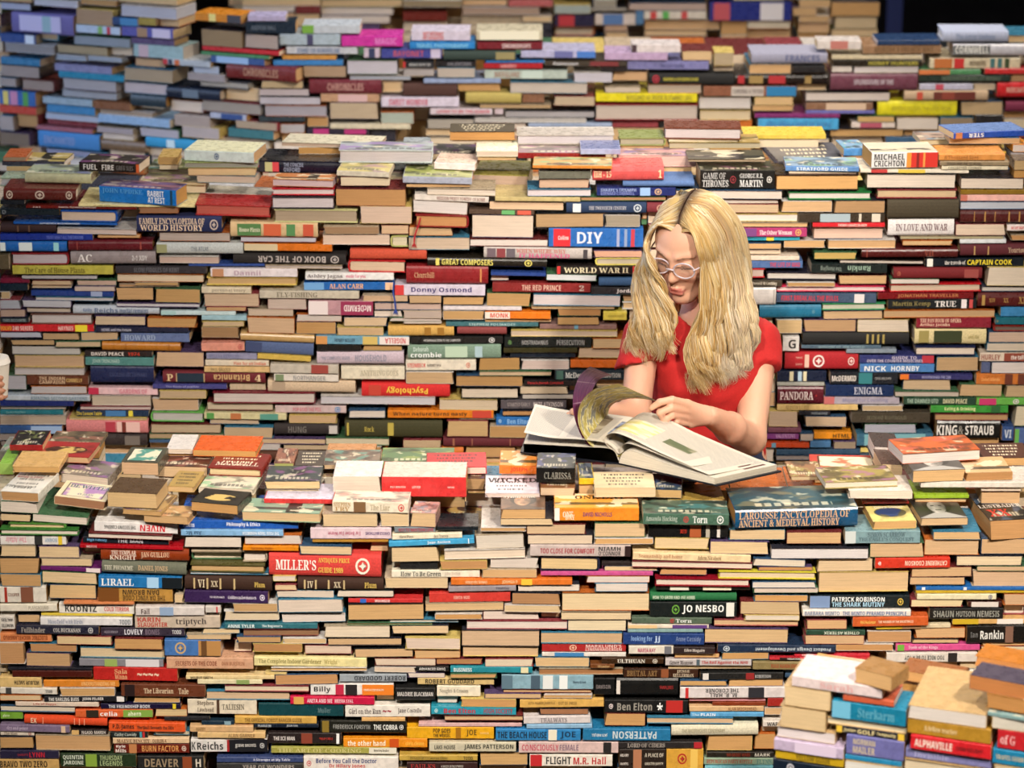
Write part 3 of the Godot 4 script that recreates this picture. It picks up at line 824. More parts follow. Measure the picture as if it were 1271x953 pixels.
94.8,185.1,509.5,517,0.9,s,24344c/c8b038,0,.35,-,The Lemon Table/d0c040,.72,.78,#/4070a0,.4,.68,#
187.3,256.7,511.3,523.6,0.9,h,acacac,60a050
0,82.6,515.3,526.7,0,p,a89888
82.6,185.1,520.6,536.4,1.1,S,c47878/a83848,.48,.6,#/d8b0a8,.62,.9,#/703028,.68,.73,#
85.9,182.9,517.9,520.6,0.7,p,b8a490
187.3,282.1,524.5,537.3,0.4,p,b09c80
0,78.2,527.6,537.3,0,s,3c5c90/90a8c8,.5,1,#
90.3,184,538.2,552.7,0.7,S,383232/a84030,.22,.34,@/706860,.7,.9,#
185.1,282.1,538.2,545,0.4,p,a08868
185.1,282.1,545.7,552.7,0.4,s,405878
0,39.7,538.6,546.1,0,p,a09490
43,88.1,542.6,552.7,0.4,h,b8b0b4,b03038
0,39.7,547,553.8,0,p,9a8c88
377,490.1,350.5,360.2,0,s,2460a8/6898c8,0,.22,#/e0a878,.28,.66,S,ALAN CARR/d8b090,.9,1,#
250,312.3,356.5,364.8,0.9,s,cbbfa8/8c8070,.2,.9,-,personal story
313.5,446.3,360.6,370.3,1.2,s,b8b0a0/706858,.17,.58,S,FLY-FISHING
449.7,513.2,364.3,374,0,p,c0a080
252.3,330.8,363.9,384.6,0.7,p,b8a088
332,381.6,371.2,386,0.7,p,b8a8a0
382.8,463.6,372.6,392,0.9,s,b08890/d4c8c8,0,.3,#/882c4c,.5,1,#/dcd0d0,.55,.97,u,McDERMID
464.7,547.9,375.9,393.4,0.7,p,b8a098
255.8,306.6,377.2,387.4,0,p,b08c60
250,306.6,388.3,398,0.9,s,90b0bc
306.6,364.3,382.3,392.5,0.7,p,b8a898
365.4,424.3,389.3,399.4,0.5,p,c0b8b4
306.6,368.9,393.9,413.5,1.8,p,c0a080
365.4,418.6,400.3,415.6,0.5,p,b08448
426.6,482,394.3,405.4,0,p,c8b090
483.2,547.9,394.3,402.2,0,p,c8bcb8
416.2,476.3,406.3,416,0.7,p,c0a078
480.9,564,403.6,417.4,0,S,c09850/906828,.55,.65,#/906828,.75,.85,#
250,303.1,399.4,405.4,0,p,b8a080
250,297.3,406.3,419.3,0.5,p,8c6840
250,304.3,424.8,435,-0.7,s,c88878/a04848,.85,.95,@
298.5,390.8,413.7,424.8,4.6,S,b09060
304.3,389.7,423.9,440.5,5.1,S,4c5c84/384468,0,.24,#
304.3,386.2,440.5,447,4.6,s,c0a450
392,508.6,415.6,427.1,0.9,s,6898b0/c08850,0,.12,#/c0a860,.5,.66,#/d4ccc8,.68,1,#/304858,.2,.42,-,HENRY MILLER/b83840,.74,.96,u,NIGELLA
393.2,448.6,427.6,435.4,0,s,1e1c1c
449.7,499.4,428.5,435.9,0,p,b48c50
393.2,501.7,436.8,451.6,0.5,S,b8a8b4/808090,.05,.38,-,THE COMPLETE GUIDE/808090,.44,.8,-,HOUSEHOLD
255.8,334.3,438.2,446.1,0.9,s,8888a4/606484,.05,.65,S,HELENA KENNEDY
254.6,334.3,447,453.9,0.9,s,ccbfac/b86048,.45,.95,-,Plan for an Indian
253.5,335.4,454.8,465,0.9,s,c8a878/706040,.1,.4,-,PAUL GALLICO
335.4,420.9,451.6,462.7,1.4,s,b4aca0/904038,.6,.85,#
340,420.9,464.1,474.2,1.4,s,ccc4bc/708060,.02,.15,#/808080,.3,.8,-,NORTHANGER
423.2,502.8,455.3,471.2,0.5,s,d0c8b4/a09880,.3,.9,S,ANYTHING GOES
332,441.6,471.5,489.5,1.2,S,c0aa90/a08c78,.05,.2,#
448.6,558.9,476.1,492.7,0.9,S,c02424/d8b848,.28,.75,u,Psychology/b04030,.08,.22,#
263.9,392,483.9,502.4,1.2,h,bcb4b0,6a1c2c
397.8,540.5,491.3,501.5,1.2,p,b8b8c4
256.9,338.9,497.8,511.2,0.9,p,b0a490
341.2,430.1,504.2,514.4,0.9,s,b8a4a4/4080b8,.84,.92,@/b05868,.25,.65,-,POP GOES THE PILL
432.4,478.6,509.3,518.1,0,p,c8c0b8
250,356.2,509.3,520.9,1.8,s,c0b890/a86840,.32,.45,#/508848,.03,.12,#/50887c,.68,.9,#
358.5,418.6,515.8,525.5,0.5,p,b89870
480.9,613,506.5,519,0.7,s,c87424/382418,.05,.75,-,When nature turns nasty/b04030,.8,.98,#
260.4,322.7,518.6,528.2,0.7,p,b4a088
333.1,420.9,526.4,539.3,0.5,S,2a2626/b0aca8,.85,.98,#/686460,.22,.5,-,HUNG
427.8,549.7,522.7,542.6,0.5,S,3a361e/a89848,.02,.04,#/a89848,.2,.3,S,Rock/a89848,.44,.5,#
266.2,347,529.6,543,0.7,p,b09878
323.9,407,544,550.9,0.5,p,b8a080
401.2,483.2,543.5,552.3,0.9,p,c0b8a0
290.4,349.3,550.4,557.8,0,p,b4b0b0
351.6,411.6,552.3,558.7,0,p,b09c80
413.9,474,553.6,560.1,0.7,p,a88048
418.6,480.9,561,569.3,0,p,b49c78
314.7,416.2,559.7,570.5,0,S,4a2a1a/906838,.1,.11,#/906838,.35,.36,#/906838,.6,.61,#/906838,.85,.86,#
250,286.9,546.7,556.6,0,s,445c78
489.6,602.7,353.2,368.5,0.9,s,c8c0d0/302864,.18,.85,-,Donny Osmond/c03838,0,.1,#
610.8,733.2,351.8,362.9,1.4,s,802c2c/c8a898,.3,.7,-,THE RED PRINCE/b8a8a0,.88,.94,S,2
603.9,659.3,364.3,381.2,1.2,p,b08850
733.2,800.2,356.9,368,0.7,s,2a2a2e/d8d4d4,.35,.98,-,Jordan
661.6,770.1,364.3,379.6,1.6,p,c8c0c4
500,548.5,366.2,375.9,0,p,b89870
549.6,601.6,368.9,378.6,0,p,b89058
549.6,647.8,379.1,384.6,0.9,s,ccc4c8
549.6,601.6,385.6,396.6,0.5,p,b89058
500,548.5,376.8,394.8,0,p,b0a098
500,548.5,395.5,402,0,p,c0b8b4
601.6,683.6,386.5,395.3,0.7,s,dc7424/d8ccc0,0,.38,#/c03828,.08,.36,-,MONK
601.6,684.7,395.7,401.3,0,p,b48850
659.3,763.2,380.5,384.6,0,p,b89868
691.6,745.9,382.8,392.5,0,p,a87840
691.6,744.7,393.2,403.1,0,p,b08850
748.2,778.2,386.5,397.3,0,s,c8b850/908030,.2,.9,-,WARREN BUFFET
553.1,668.6,398.5,406.3,0.9,s,406870/a0b8b8,.2,.8,-,STEPHEN POLIAKOFF
669.7,765.5,402.6,409.1,0.5,s,806460/6090a8,.45,.5,#
567,629.3,405.4,415.1,0.5,S,803c3c
633.9,766.7,410,417.4,0.5,p,b8a898
509.2,624.7,417.9,426.7,-0.5,s,222222/b8b8b8,.14,.54,-,AN INTRODUCTION TO THE COMPUTER/c8c8c8,.84,.92,@
625.8,734.4,418.3,430.8,0.5,s,1e2222/8c8c8c,.2,.5,-,NOSTRADAMUS/8c8c8c,.6,.92,-,PERSECUTION/608850,.04,.08,@
505.8,622.4,427.6,445.1,-0.7,S,708878/d8e0dc,.03,.36,_,crombie/b8c8c0,.06,.22,^,Deborah/a8bca8,.4,.64,#/98b0b8,.72,.8,#
624.7,717,431.3,437.3,0,s,34301e
717,778.2,432.7,444.7,0.9,p,b8a088
734.4,779.4,419.7,431.7,0,p,b89c74
632.8,714.7,437.7,444.2,0,s,1c2430
503.5,591.2,446.5,459.4,-0.5,s,d0c8b8/b83838,.02,.28,-,STEINBECK/504038,.3,.5,-,AUGUST 1914/b85030,.86,.92,@
593.5,645.5,444.2,460.8,-0.7,p,a07838
646.6,706.6,447.4,458.5,0,p,b8a8a4
707.8,777.1,447.4,457.1,0.5,s,b85c24
594.7,684.7,459.2,466.6,0,p,b49c80
688.2,774.8,459,470.5,0.5,s,222c34/c0c0bc,.15,.55,S,McDermid/a8a8a4,.6,.95,-,RETRIBUTION/406058,.02,.12,#
503.5,563.5,461.3,475.8,0.5,p,b89870
565.8,648.9,465,479.3,0.5,p,a07840
650.1,739,471.5,478.4,0.5,s,221e1e/a83030,.05,.55,-,Francis Joseph Campbell
571.6,644.3,481.1,495,0,h,c4b8a8,181818
645.5,705.5,479.8,488.5,0,p,b8a890
647.8,719.3,489,494.5,0,p,a8a4a0
545,617.8,495.9,512.1,0.7,p,c0b098
621.2,703.2,496.4,507.9,-0.5,s,504a50/c0b8b8,.5,.95,-,KATE ATKINSON/888080,.1,.45,-,STARTED EARLY
623.5,704.3,509.8,515.8,-0.5,p,a87840
615.4,670.9,518.1,528.9,0.5,s,2c64a4/80a8d0,.25,.75,-,Ben Elton/a0c0d8,.05,.12,@
554.3,606.2,521.8,541.2,0.5,p,b89868
607.4,659.3,528.2,542.6,0.5,p,a88048
549.6,668.6,543.5,555,0.7,S,581c24/905c48,.1,.12,#/905c48,.3,.31,#/905c48,.7,.71,#/905c48,.94,.95,#
500,548.5,545.8,555.5,0,p,b09878
569.3,615.4,520.4,521.3,0,p,b08850
930.2,949.3,332.6,344.1,0,h,c0b0a8,b82830
951.2,1039.1,335.2,349.4,1,h,c4c0bc,22222e
1040.4,1100.8,342,352.8,0,p,c4a070
1006.3,1100.8,324.7,341,0.8,s,1e2424/88a090,.48,.78,u,Rankin/707c74,.12,.4,u,The Hanging
928.9,970.9,345.5,355.4,0,s,443e34/c8c0b0,.1,.85,-,Donald M Lockley
976.1,1036.5,350.2,355.4,0,p,b08850
928.9,963,356.2,377.7,0,S,d0ccc8/a8a4a0,.9,.96,#
963,1099.5,355.7,362.5,0,h,d8c8c8,c83054
963,1087.7,364.1,376.2,0.5,s,44546c/b83040,.05,.62,-,FIRST BREAK ALL THE RULES/ccc8c8,.78,.88,#
942,1019.4,378.8,394.5,-0.8,S,246c8c/6090a0,.85,.9,@
1019.4,1099.5,375.6,384.6,-0.5,h,b4b8a8,308054
1022,1095.5,385.6,396.1,-0.8,p,c0a078
963,996.6,397.2,414,0,p,c4a878
997.1,1062.7,397.2,411.9,0,p,b08c64
1064,1129.1,397.2,412.4,0,p,ccc0b0
994.5,1128.3,413.2,427.6,0,S,1c1a1a/988850,.6,.62,#/988850,.65,.67,#/988850,.7,.72,#/988850,.75,.77,#
970.9,991.9,417.6,435.5,0,s,ccc8c4/282424,.35,.8,-,G
994.5,1094.2,428.7,436,0,s,506474/8098a0,.2,.8,-,WISDOM OF THE WORLD
973.5,1065.4,438.1,458.6,0,S,a41c24/d4b0a0,.15,.24,_S,JONATHAN/d4b0a0,.15,.24,^S,STRANGE/e0d0cc,.38,.54,@/e0c8c0,.86,.95,@/d4b0a0,.27,.33,#
964.3,1026,461.2,473.8,0,s,1c243c/c8c0a0,.25,.33,#/a0b8c8,.42,.5,#/c8c0a0,.53,.6,#
964.3,1024.7,480.1,501.1,0,S,581c28/d8ccc8,.05,.78,S,PANDORA/b03838,.82,.86,@
964.3,1024.7,474.9,479.3,0,s,a0a098
964.3,1065.4,502.2,510,0,s,c8ac74/907848,.1,.4,S,ALISON LURIE
953.8,994.5,510.8,530,0.5,p,b8a088
987.9,1031.2,510.8,515.8,0,s,24242c/808890,.4,.9,-,MARTHA COLE
998.4,1050.9,517.4,530,0.5,p,b8a084
952.5,994.5,530.8,536.3,0,s,704454
949.9,991.9,537.3,545.7,0,s,783c78/b088b0,.3,.9,-,VALENTINE
1010.2,1057.5,537.3,545.7,0,s,d08424/503818,.5,.95,-,HTML
991.9,1009.7,538.4,547.3,0,p,a89c94
948.6,1004.5,548.9,555.2,0.5,s,b44424/6090a8,.15,.25,#
1005,1031.2,547.3,555.2,0,s,446c94
963,1068,557.8,564.1,0,s,344c64
963,1083.7,564.6,570.7,0,p,888080
1033.9,1062.7,548.3,557.3,0,p,8c7c68
1107.9,1218.6,332.1,345.2,0,S,6a141e/a05848,.04,.08,@/8c4440,.8,.96,#
1223.7,1276.5,330.6,354,0.5,p,d0c4b4
1104.1,1165.8,345.7,351.7,0,p,ccc4c0
1104.1,1218.6,352.2,362.3,-0.8,h,c0ac98,b01c24
1217.4,1276.5,355.7,362.8,0,h,c0bcb8,343c4c
1089,1208.6,363.3,371.3,-0.5,s,6a181c/a87048,.2,.85,-,JONATHAN TRAVELLER
1212.3,1276.5,363.5,379.9,0,S,501c1c/a08048,.08,.14,#/a08048,.22,.34,S,XXV/a08048,.5,.6,S,XX/a08048,.8,.95,S,XX
1101.6,1212.3,371.8,383.4,-0.8,s,1e2226/807448,.05,.48,S,Martin Kemp/d8d4d0,.53,.77,S,TRUE/d8d0d0,.83,.89,#/b84848,.92,.96,#
1241.3,1276.5,381.2,393,0,s,3878a8
1096.6,1236.3,384.9,394.5,-0.5,p,b09068
1136.8,1230,393.5,407.1,-0.5,s,802434/d4b8a0,.05,.6,^S,THE PAN BOOK OF OPERA/d4b8a0,.05,.45,_,Arthur Jacobs
1233.7,1276.5,393.7,402.6,0,s,1e5c6c/a08848,.02,.08,@
1232.5,1276.5,403.6,410.6,0,h,4c3c38,802420
1134.3,1224.9,408.6,427.2,0,S,c8ba8c/343c24,.27,.66,#/908450,.75,.9,S,and the/908450,.06,.2,#
1226.2,1276.5,411.4,424.2,0,p,b8a090
1135.6,1211.1,430,442.1,0,h,d0c4b8,202848
1223.7,1276.5,425.7,435.8,0,p,c0b4a4
1214.9,1276.5,437.8,448.4,0,s,c8b8a8/804030,.03,.42,-,HURLEY/804030,.5,1,#/d8d0c8,.64,.9,-,the tall
1066.4,1159.5,440.1,450.9,0,s,34386c/b8b0c0,.35,.85,^,GUIDE TO/b8b0c0,.1,.85,_,OVER THE COUNTER MEDICINES/a83040,.84,1,#
1066.4,1159.5,451.4,461.5,0,s,4878b0/d8dce0,.05,.36,-,NICK/d8dce0,.42,.8,-,HORNBY
1162,1216.1,443.8,461,0,p,b09068
1217.4,1229.5,449.6,463.5,0,s,505878
1230.2,1276.5,449.6,463.5,0,p,ccc4c4
1116.7,1207.3,464.5,472.5,1,s,343464/d06c28,0,.12,#/9090b8,.3,.7,-,NEVERWORKED THE CAN
1211.1,1276.5,464.2,478.6,0,s,b86c34/603024,.55,.7,#/603024,.8,1,#/e0a060,.1,.45,-,Isabel Allende
1029.9,1114.2,461.7,476.1,0,s,22262a/d4ccc4,.02,.38,-,McDERMID/30747c,.42,.62,#/909090,.66,.9,-,CROSS AND BURN
1021.1,1109.1,477.6,491.7,0,s,1e2e54/b4b8c4,.42,.84,S,ENIGMA
1021.1,1116.7,492.4,502.2,0,s,a49ca8/b46464,0,.14,#/7c7c98,.25,.85,-,Money for Counting
1120.5,1180.9,470.5,484.6,0.8,p,b8a080
1187.2,1243.8,476.6,492.2,1,p,b89870
1247.6,1276.5,479.1,492.7,0,p,b09470
1110.4,1193.5,485.1,491.7,0.5,p,b0a49c
1120.5,1211.1,492.7,502.2,0.5,s,284234/9cb0a0,.05,.48,-,THE DAMNED UTD/c8c4a0,.55,.88,-,DAVID PEACE
1211.1,1276.5,493.7,502.2,0,s,60a048/b43464,.05,.38,#/d8c8d0,.62,.9,@
1070.1,1121.7,503.7,510.3,0,p,b8a078
1056.3,1154.5,511.8,524.9,0,s,443e34/605c4c,.2,.7,-,DEATH AND NIGHTINGALES
1154.5,1251.4,503.2,512.3,0,s,3c8a3c/d4d8a0,.18,.58,-,Eating & Drinking/285c30,.78,.9,#
1160.7,1251.4,514.3,521.9,0,p,a88458
1162,1241.3,523.4,545,0,S,161616/dcd8d4,0,.32,-,KING/dcd8d4,.45,.9,-,STRAUB/8c8880,.34,.42,S,&
1242.5,1257.7,528.9,546.5,0,s,344c7c/c0c8d0,.2,.8,-,VI
1258.4,1276.5,504.2,528.9,0,p,c8c0a8
1258.4,1276.5,531.4,550.3,0,s,506494/60a050,0,.3,#
1062.6,1158.2,538.5,553.1,-1,s,3c647c/70a0a8,.1,.9,#
1072.7,1138.1,526.9,538,0,p,9ca0b4
1050,1112.9,430.2,438.3,0,s,7c8894
""",
	"E": """
0,37.8,4.1,12.3,1,p,b0b8d0
40.9,95.1,0,8.2,0,p,c8c8d4
93.1,147.3,12.3,31.1,0,p,b09070
149.3,218.9,8.2,23.5,0.4,p,bcc0d0
15.3,92.1,17.2,41.9,0.6,S,7068a0/c0b8d8,.13,.8,#/90b0b8,.5,.64,#
0,44,42.5,53.6,0.8,s,204484/d0d8e8,.7,.95,#
94.1,149.3,32.3,42.1,0.6,s,b8c8dc/c03848,.7,.78,#/80b060,.5,.6,#
91,160.6,44.2,59.7,1.2,p,8c9cac
133,171.8,20.5,31.7,0,s,244474/4080b0,.3,1,#
151.4,215.8,34.4,47.9,0,s,5858a4/a08060,.3,.5,#/c8c0d8,.6,.95,#
171.8,193.3,22.5,31.7,0,s,a08c40
6.1,67.5,54.8,65.9,0.4,p,8c8c90
69.6,131.9,54.8,67.9,0.8,p,a89878
69.6,107.4,68.5,74.9,0.6,p,98a8bc
109.4,152.4,70,76.5,0.4,p,98a8bc
0,49.1,72.4,81.4,0.4,s,3478a0
0,48.1,82.2,96.1,0.8,p,a09490
68.5,139.1,81,90,1,s,8484a8
73.6,165.7,90.8,99.4,1.2,s,2484a4
144.2,214.8,82.2,101.1,1,p,a89880
165.7,227.1,56.5,72.4,0,s,98b4b8/c0a8b0,.1,.3,#
0,20.5,97,107.4,0,p,a89c98
26.6,67.5,99,115,0.6,h,9c8c84,602c24
78.8,144.2,98.2,112.1,1,p,a8a8b0
75.7,143.2,113.3,125.6,0.8,p,a0a8b4
153.4,206.6,103.5,116.6,0.6,p,c0b8c0
0,45,111.3,130.9,0,s,3464a4/d8c060,.1,.25,#/c080a0,.3,.5,#/509848,.65,.8,#
0,46,131.7,141.1,0.4,s,c04434
54.2,115.6,118.6,130.1,0.8,s,98acb8
57.3,117.6,130.9,141.6,0.8,s,4084b4
56.3,122.7,142.4,149.7,0.8,p,b0c0d8
122.7,211.7,144.8,155.1,0.4,s,90b0d0
117.6,173.9,126.4,136,0,s,805438
122.7,188.2,137.5,144,0.4,p,a09080
151.4,206.6,117.8,132.6,1.2,S,303c44
207.6,274.1,107.2,122.7,0.8,S,202a3a/607080,.3,.6,#
202.5,274.1,74.5,88,0,s,b0b8c0/b83038,0,.1,#/303450,.12,.2,#/c86838,.25,.35,#
233.2,286.4,90,102.3,0.4,p,98949c
0,18.4,143.6,161.6,0,p,b0a4a0
0,37.8,164.5,180,0.4,p,746454
49.1,124.8,164.9,184.5,1,S,4484c0/8898c0,.1,.6,-,ENCHANTED
45,114.6,158.7,163.6,0.4,s,a06470
124.8,184.1,175.1,189.8,0.6,S,786048
119.7,165.7,158.3,165.7,0.4,p,a8a0a8
172.9,221.9,160,170.6,0,p,b0b0c0
225,272.1,157.9,171.8,0,p,b4acb0
179,247.5,172.2,184.5,0.6,S,3494c4/c0d8e0,.4,.55,#
215.8,272.1,144,157.1,0,p,a89c98
57.3,133,185.3,194.3,0.4,p,8c94b4
241.8,299.1,17.2,27.4,0,s,d08428/f0d080,.3,.45,#/404048,.7,1,#
250,301.1,37.6,58.1,0,p,8c7858
250,346.1,58.9,65.9,0.8,s,c03038
250,334.9,66.7,70.4,0.6,s,508860
250,328.8,70.8,79.4,0.6,s,3c5890/90b0d8,.1,.7,#
307.3,355.3,19.6,26.6,0,s,b0a8c8
305.2,367.6,27.4,41.7,0,s,1e2c3c/606c7c,.1,.6,-,ANDREW HALL
303.2,345.1,43.4,61.4,0,p,b0a098
374.8,447.4,31.1,41.7,0,s,b8c0c8/70a040,0,.2,#
347.2,422.9,42.5,56,0,s,a4b4c0/404060,.45,.55,#
423.9,500.6,44.4,57.3,0,s,c03898/d080c0,.55,.9,-,MAGIC
355.3,444.3,58.1,67.1,0.6,s,c0c4cc/385888,.15,.75,-,STAND ON BORDERLINE
451.5,471.9,59.3,71.6,0,s,c0b0c0/303858,.3,.7,#
473,548.7,59.7,72.4,0,s,404890/b05060,.2,.7,-,BAYONET/b8b0c8,.82,.98,#
339,425.9,75.1,81.8,0,s,3c7cb8
350.2,417.7,68.9,74.5,0,s,c08c48
274.5,366.6,81.4,99.8,1,S,702c2c/b08870,.25,.75,-,CHRONICLES
380.9,474,99,116.2,0.6,S,682834/b08880,.25,.75,-,CHRONICLES
237.7,271.5,78.1,93.1,0,p,a8b8d0
375.8,430,82.2,96.1,0.4,p,a08870
431,493.4,74.9,92.1,0.4,p,b8b8c8
434.1,510,92.9,99.2,0.4,p,98a4b8
323.6,376.8,100.6,109.6,0.4,p,b8a480
321.6,387.1,110.5,119.5,0.4,p,c0b8c0
321.6,405.5,120.3,130.1,0.8,p,b8b8c8
328.8,405.5,130.9,144.4,0.6,p,9898a8
390.1,470.9,116.6,126.4,0.6,s,b08c70/c0a0a0,.3,.8,#
409.6,469.9,127.2,147.3,0.4,p,b0a088
473,570.1,120.7,132.6,0,s,c4bccc/b04058,.1,.6,-,SWEET WONDER
245.9,307.3,99,112.1,0.4,h,a0a09c,404048
250,322.6,126.8,140.3,0.6,p,94908c
250,306.3,141.1,148.1,0.4,s,a8b0c4/304880,.3,.9,#
321.6,378.9,144.8,151.8,0,s,303c44
380.9,458.7,155.9,166.7,0,s,302c3c/a83070,.1,.35,#/a83070,.6,.95,#
409.6,510,152.6,163.6,0.8,s,c4bca4
283.8,340,160.8,171.8,0.4,s,40747c
291.9,344.1,149.7,160.4,0,p,a89884
348.2,378.9,153.8,164.9,0,p,a8a8b0
471.9,513.9,139.5,154.6,0,p,98a8a0
510.2,583.9,38.5,50.7,0,s,c4bccc/c05048,.2,.55,^,NOT WITHOUT/c05048,.2,.55,_,MY DAUGHTER
508.2,590,52,61.4,0.4,s,2c7cc0/80c0e0,.1,.9,-,TRAVEL PHOTOGRAPHY
591,673.9,38.5,50.1,0,s,b8b098/d8d4c0,.05,.95,#
592.1,673.9,52.6,61.4,0,s,702430/ccb8b8,.38,.82,-,SNOWDROPS
550.1,641.1,63,74.5,0,S,303e3a/888058,.72,.98,#
646.3,739.3,63,71.6,0.6,s,a8a8c8/4070b8,.75,1,#/606498,.45,.7,#
500,538.9,76.1,83.9,0,s,20242c/b0b0b0,.2,.9,-,BRIDGES IN MY LIFE/b03030,0,.08,#
539.9,590,76.1,83.5,0,s,24242a/808088,.3,.9,-,VALENTINO
600.2,673.9,78.6,85.1,0,s,a02430/d0a0a0,.28,.55,-,SHAPIRO
602.3,675.9,75.1,78.1,0,s,3470b0
675.9,778.2,75.7,88,0.4,s,403a32/c8c8cc,.07,.44,-,Patterson/702c30,.55,.9,#
500,538.9,84.5,96.1,0,p,a8a4a8
541.9,590,84.1,96.1,0,p,b0a8a0
601.3,704.6,86.7,99,0.6,s,a8b4ac/906858,.12,.42,-,BASEGLAND/b0c0b8,.45,.7,#
525.6,621.7,96.8,103.3,0,s,8898b8
711.7,760,90.4,102.3,0,p,b8b8c8
500,567.5,103.9,119.7,0,S,4a3028
577.7,647.3,113.3,127.9,0.4,S,a89854
648.3,675.9,115,127.9,0,s,805c48
633,729.1,101.5,117.4,1,p,b8b0a8
687.2,743.4,119.5,130.9,0.6,p,b0a088
533.8,611.5,134.6,142,0.4,s,c0b4bc/b04050,.1,.95,-,LOVED TO BE THE QUEEN
626.8,738.3,138.1,146.1,0.6,p,9c9ca4
588,728.1,146.9,151.8,0.8,p,a8a8a8
655.5,760,152.6,157.5,0,s,98a8c4
529.7,589,147.7,159.6,0,p,98948c
613.5,624.8,134.6,142,0,s,c0b0b8
595.1,684.1,129.3,134,0.4,p,a88c64
734.7,865.6,115.8,126.4,0.6,s,d0c428/787030,.3,.95,u,THE COMPLETE BOOK OF CARTOON
737.7,866.6,129.3,148.9,0.4,h,b8aca4,802428
805.2,911.6,91.6,105.1,0.6,S,1e1e1c/b8b040,.17,.58,-,MAKING A DECISION COUNT/b03040,.04,.12,@
912,1028.2,92.9,105.1,0,S,1e1a1a/a02830,.03,.1,#/907848,.15,.3,#/a02830,.36,.54,#/907848,.75,.82,#
778.6,879.9,76.5,86.7,0.8,s,7878a8/383c68,.4,.7,-,The Scarr Scarlet
750,828.8,65.1,74.5,0.6,s,b098b8
745.9,777.6,76.1,88.8,0,s,282428
783.8,845.1,55.2,65.5,0.4,s,ccc4c4/403038,0,.1,#
872.7,988.3,107,119.5,0,s,805440/b0a8a0,.3,.65,#/2470a0,.68,1,#/605858,.32,.64,-,CARVING A TOTEM
867.6,932.1,121.1,135,0.4,p,c8c4c4
868.6,932.1,137.5,149.3,0.4,p,c8b898
804.2,870.7,105.1,116.2,0,p,a89c90
750,795,108.4,115,0,p,c0b4a4
936.2,985.2,120.7,130.1,0,p,c8a878
934.1,985.2,130.9,137.5,0,p,c8a068
932.1,1027.2,65.9,79,0,S,9090a4/505880,.45,.9,-,FRANCES
929,982.2,80.2,92.1,0,p,c8a06c
983.2,1024.1,81.4,90,0,s,24242a
936.2,1042.5,139.9,146.1,0,s,742c64
940.2,1040.5,146.9,161.6,0,s,4498c8/3868a0,.1,.9,u,Facts at your Fingertips
886,911.6,65.5,81.4,0,p,a8987c
1070.4,1168.4,56.3,67,-0.6,s,947458/60482c,.15,.9,-,MURDER X FRENCH WAY
1088.5,1167.4,49.9,55.9,-0.4,s,243c60
1013.9,1069.3,50.7,61.4,0,s,ccc4c0/b07068,.3,.7,#
1032,1145,68.7,74.2,0,s,c0b498
1033,1145,74.6,81.9,0,s,24221e/b0a848,.4,.95,-,HONEY HUNTERS
1059.7,1140.7,82.5,90.4,-0.4,p,ccc8cc
1029.9,1138.6,91.3,111.3,-0.4,S,683c4c/b8b0b8,.27,.72,-,SPLENDOURS OF THE
1000,1104.5,114.7,125.4,0,p,c8c0bc
1088.5,1187.6,125.4,143.7,0,S,d0c828/a09828,.18,.92,-,MOVING HISTORY THE LOOK FROM
1153.5,1266.5,72.5,85.3,-0.4,s,ccc0a4/b06838,.05,.25,#/b83030,.27,.38,#/504030,.44,.62,-,HOMERS/406c70,.67,.72,#/406c70,.75,.8,#/384830,.83,.88,#
1182.3,1275.1,55,69.1,0,S,c0c0c8/606468,0,.5,#/dcdcd8,.03,.48,-,CORNWELL
1169.5,1251.6,38.8,52,0,S,a8b0c8/7080a0,.2,.8,-,The Artist Undone
1139.7,1253.7,93,101.1,0,s,243430/607060,.25,.9,-,VEGETARIAN BOOK OF MIDDLE
1140.7,1207.9,104.1,111.7,0,s,b0b0c4/b04858,.3,.45,#
1121.5,1226,112.2,124.5,-0.4,S,b49c80/602c24,.35,.85,#/b04838,.15,.22,#/803c30,.45,.6,#
1236.7,1277.2,102.3,120.5,0,S,c02830/d0b0a0,.3,.9,-,REDCOATS
1191.9,1244.1,126.2,142.4,-0.6,p,b09870
1247.3,1277.2,126.2,138.2,0,S,702440
1000,1083.2,127.5,136.5,0,s,80604c/c0a890,.3,.9,#
1000,1085.3,136.9,141.8,0,s,6464a4
1064,1110.9,144.3,151.4,0,p,c09c60
1111.9,1164.2,146.5,161,0,p,ccc4bc
1056.5,1110.9,152,158.8,0,s,ccc0b8/a05060,.2,.7,#
1030.9,1121.5,159.3,169.7,-0.6,p,c0985c
1166.3,1209,145.8,154.6,0,p,80705c
1210,1244.1,142.4,155.7,0,s,24242a
1245.2,1277.2,148,159.9,0,p,ccc0a4
1139.7,1217.5,86.4,92.5,0,s,50885c/c07040,0,.5,#
1221.7,1277.2,84.9,91.7,0,s,c03438
""",
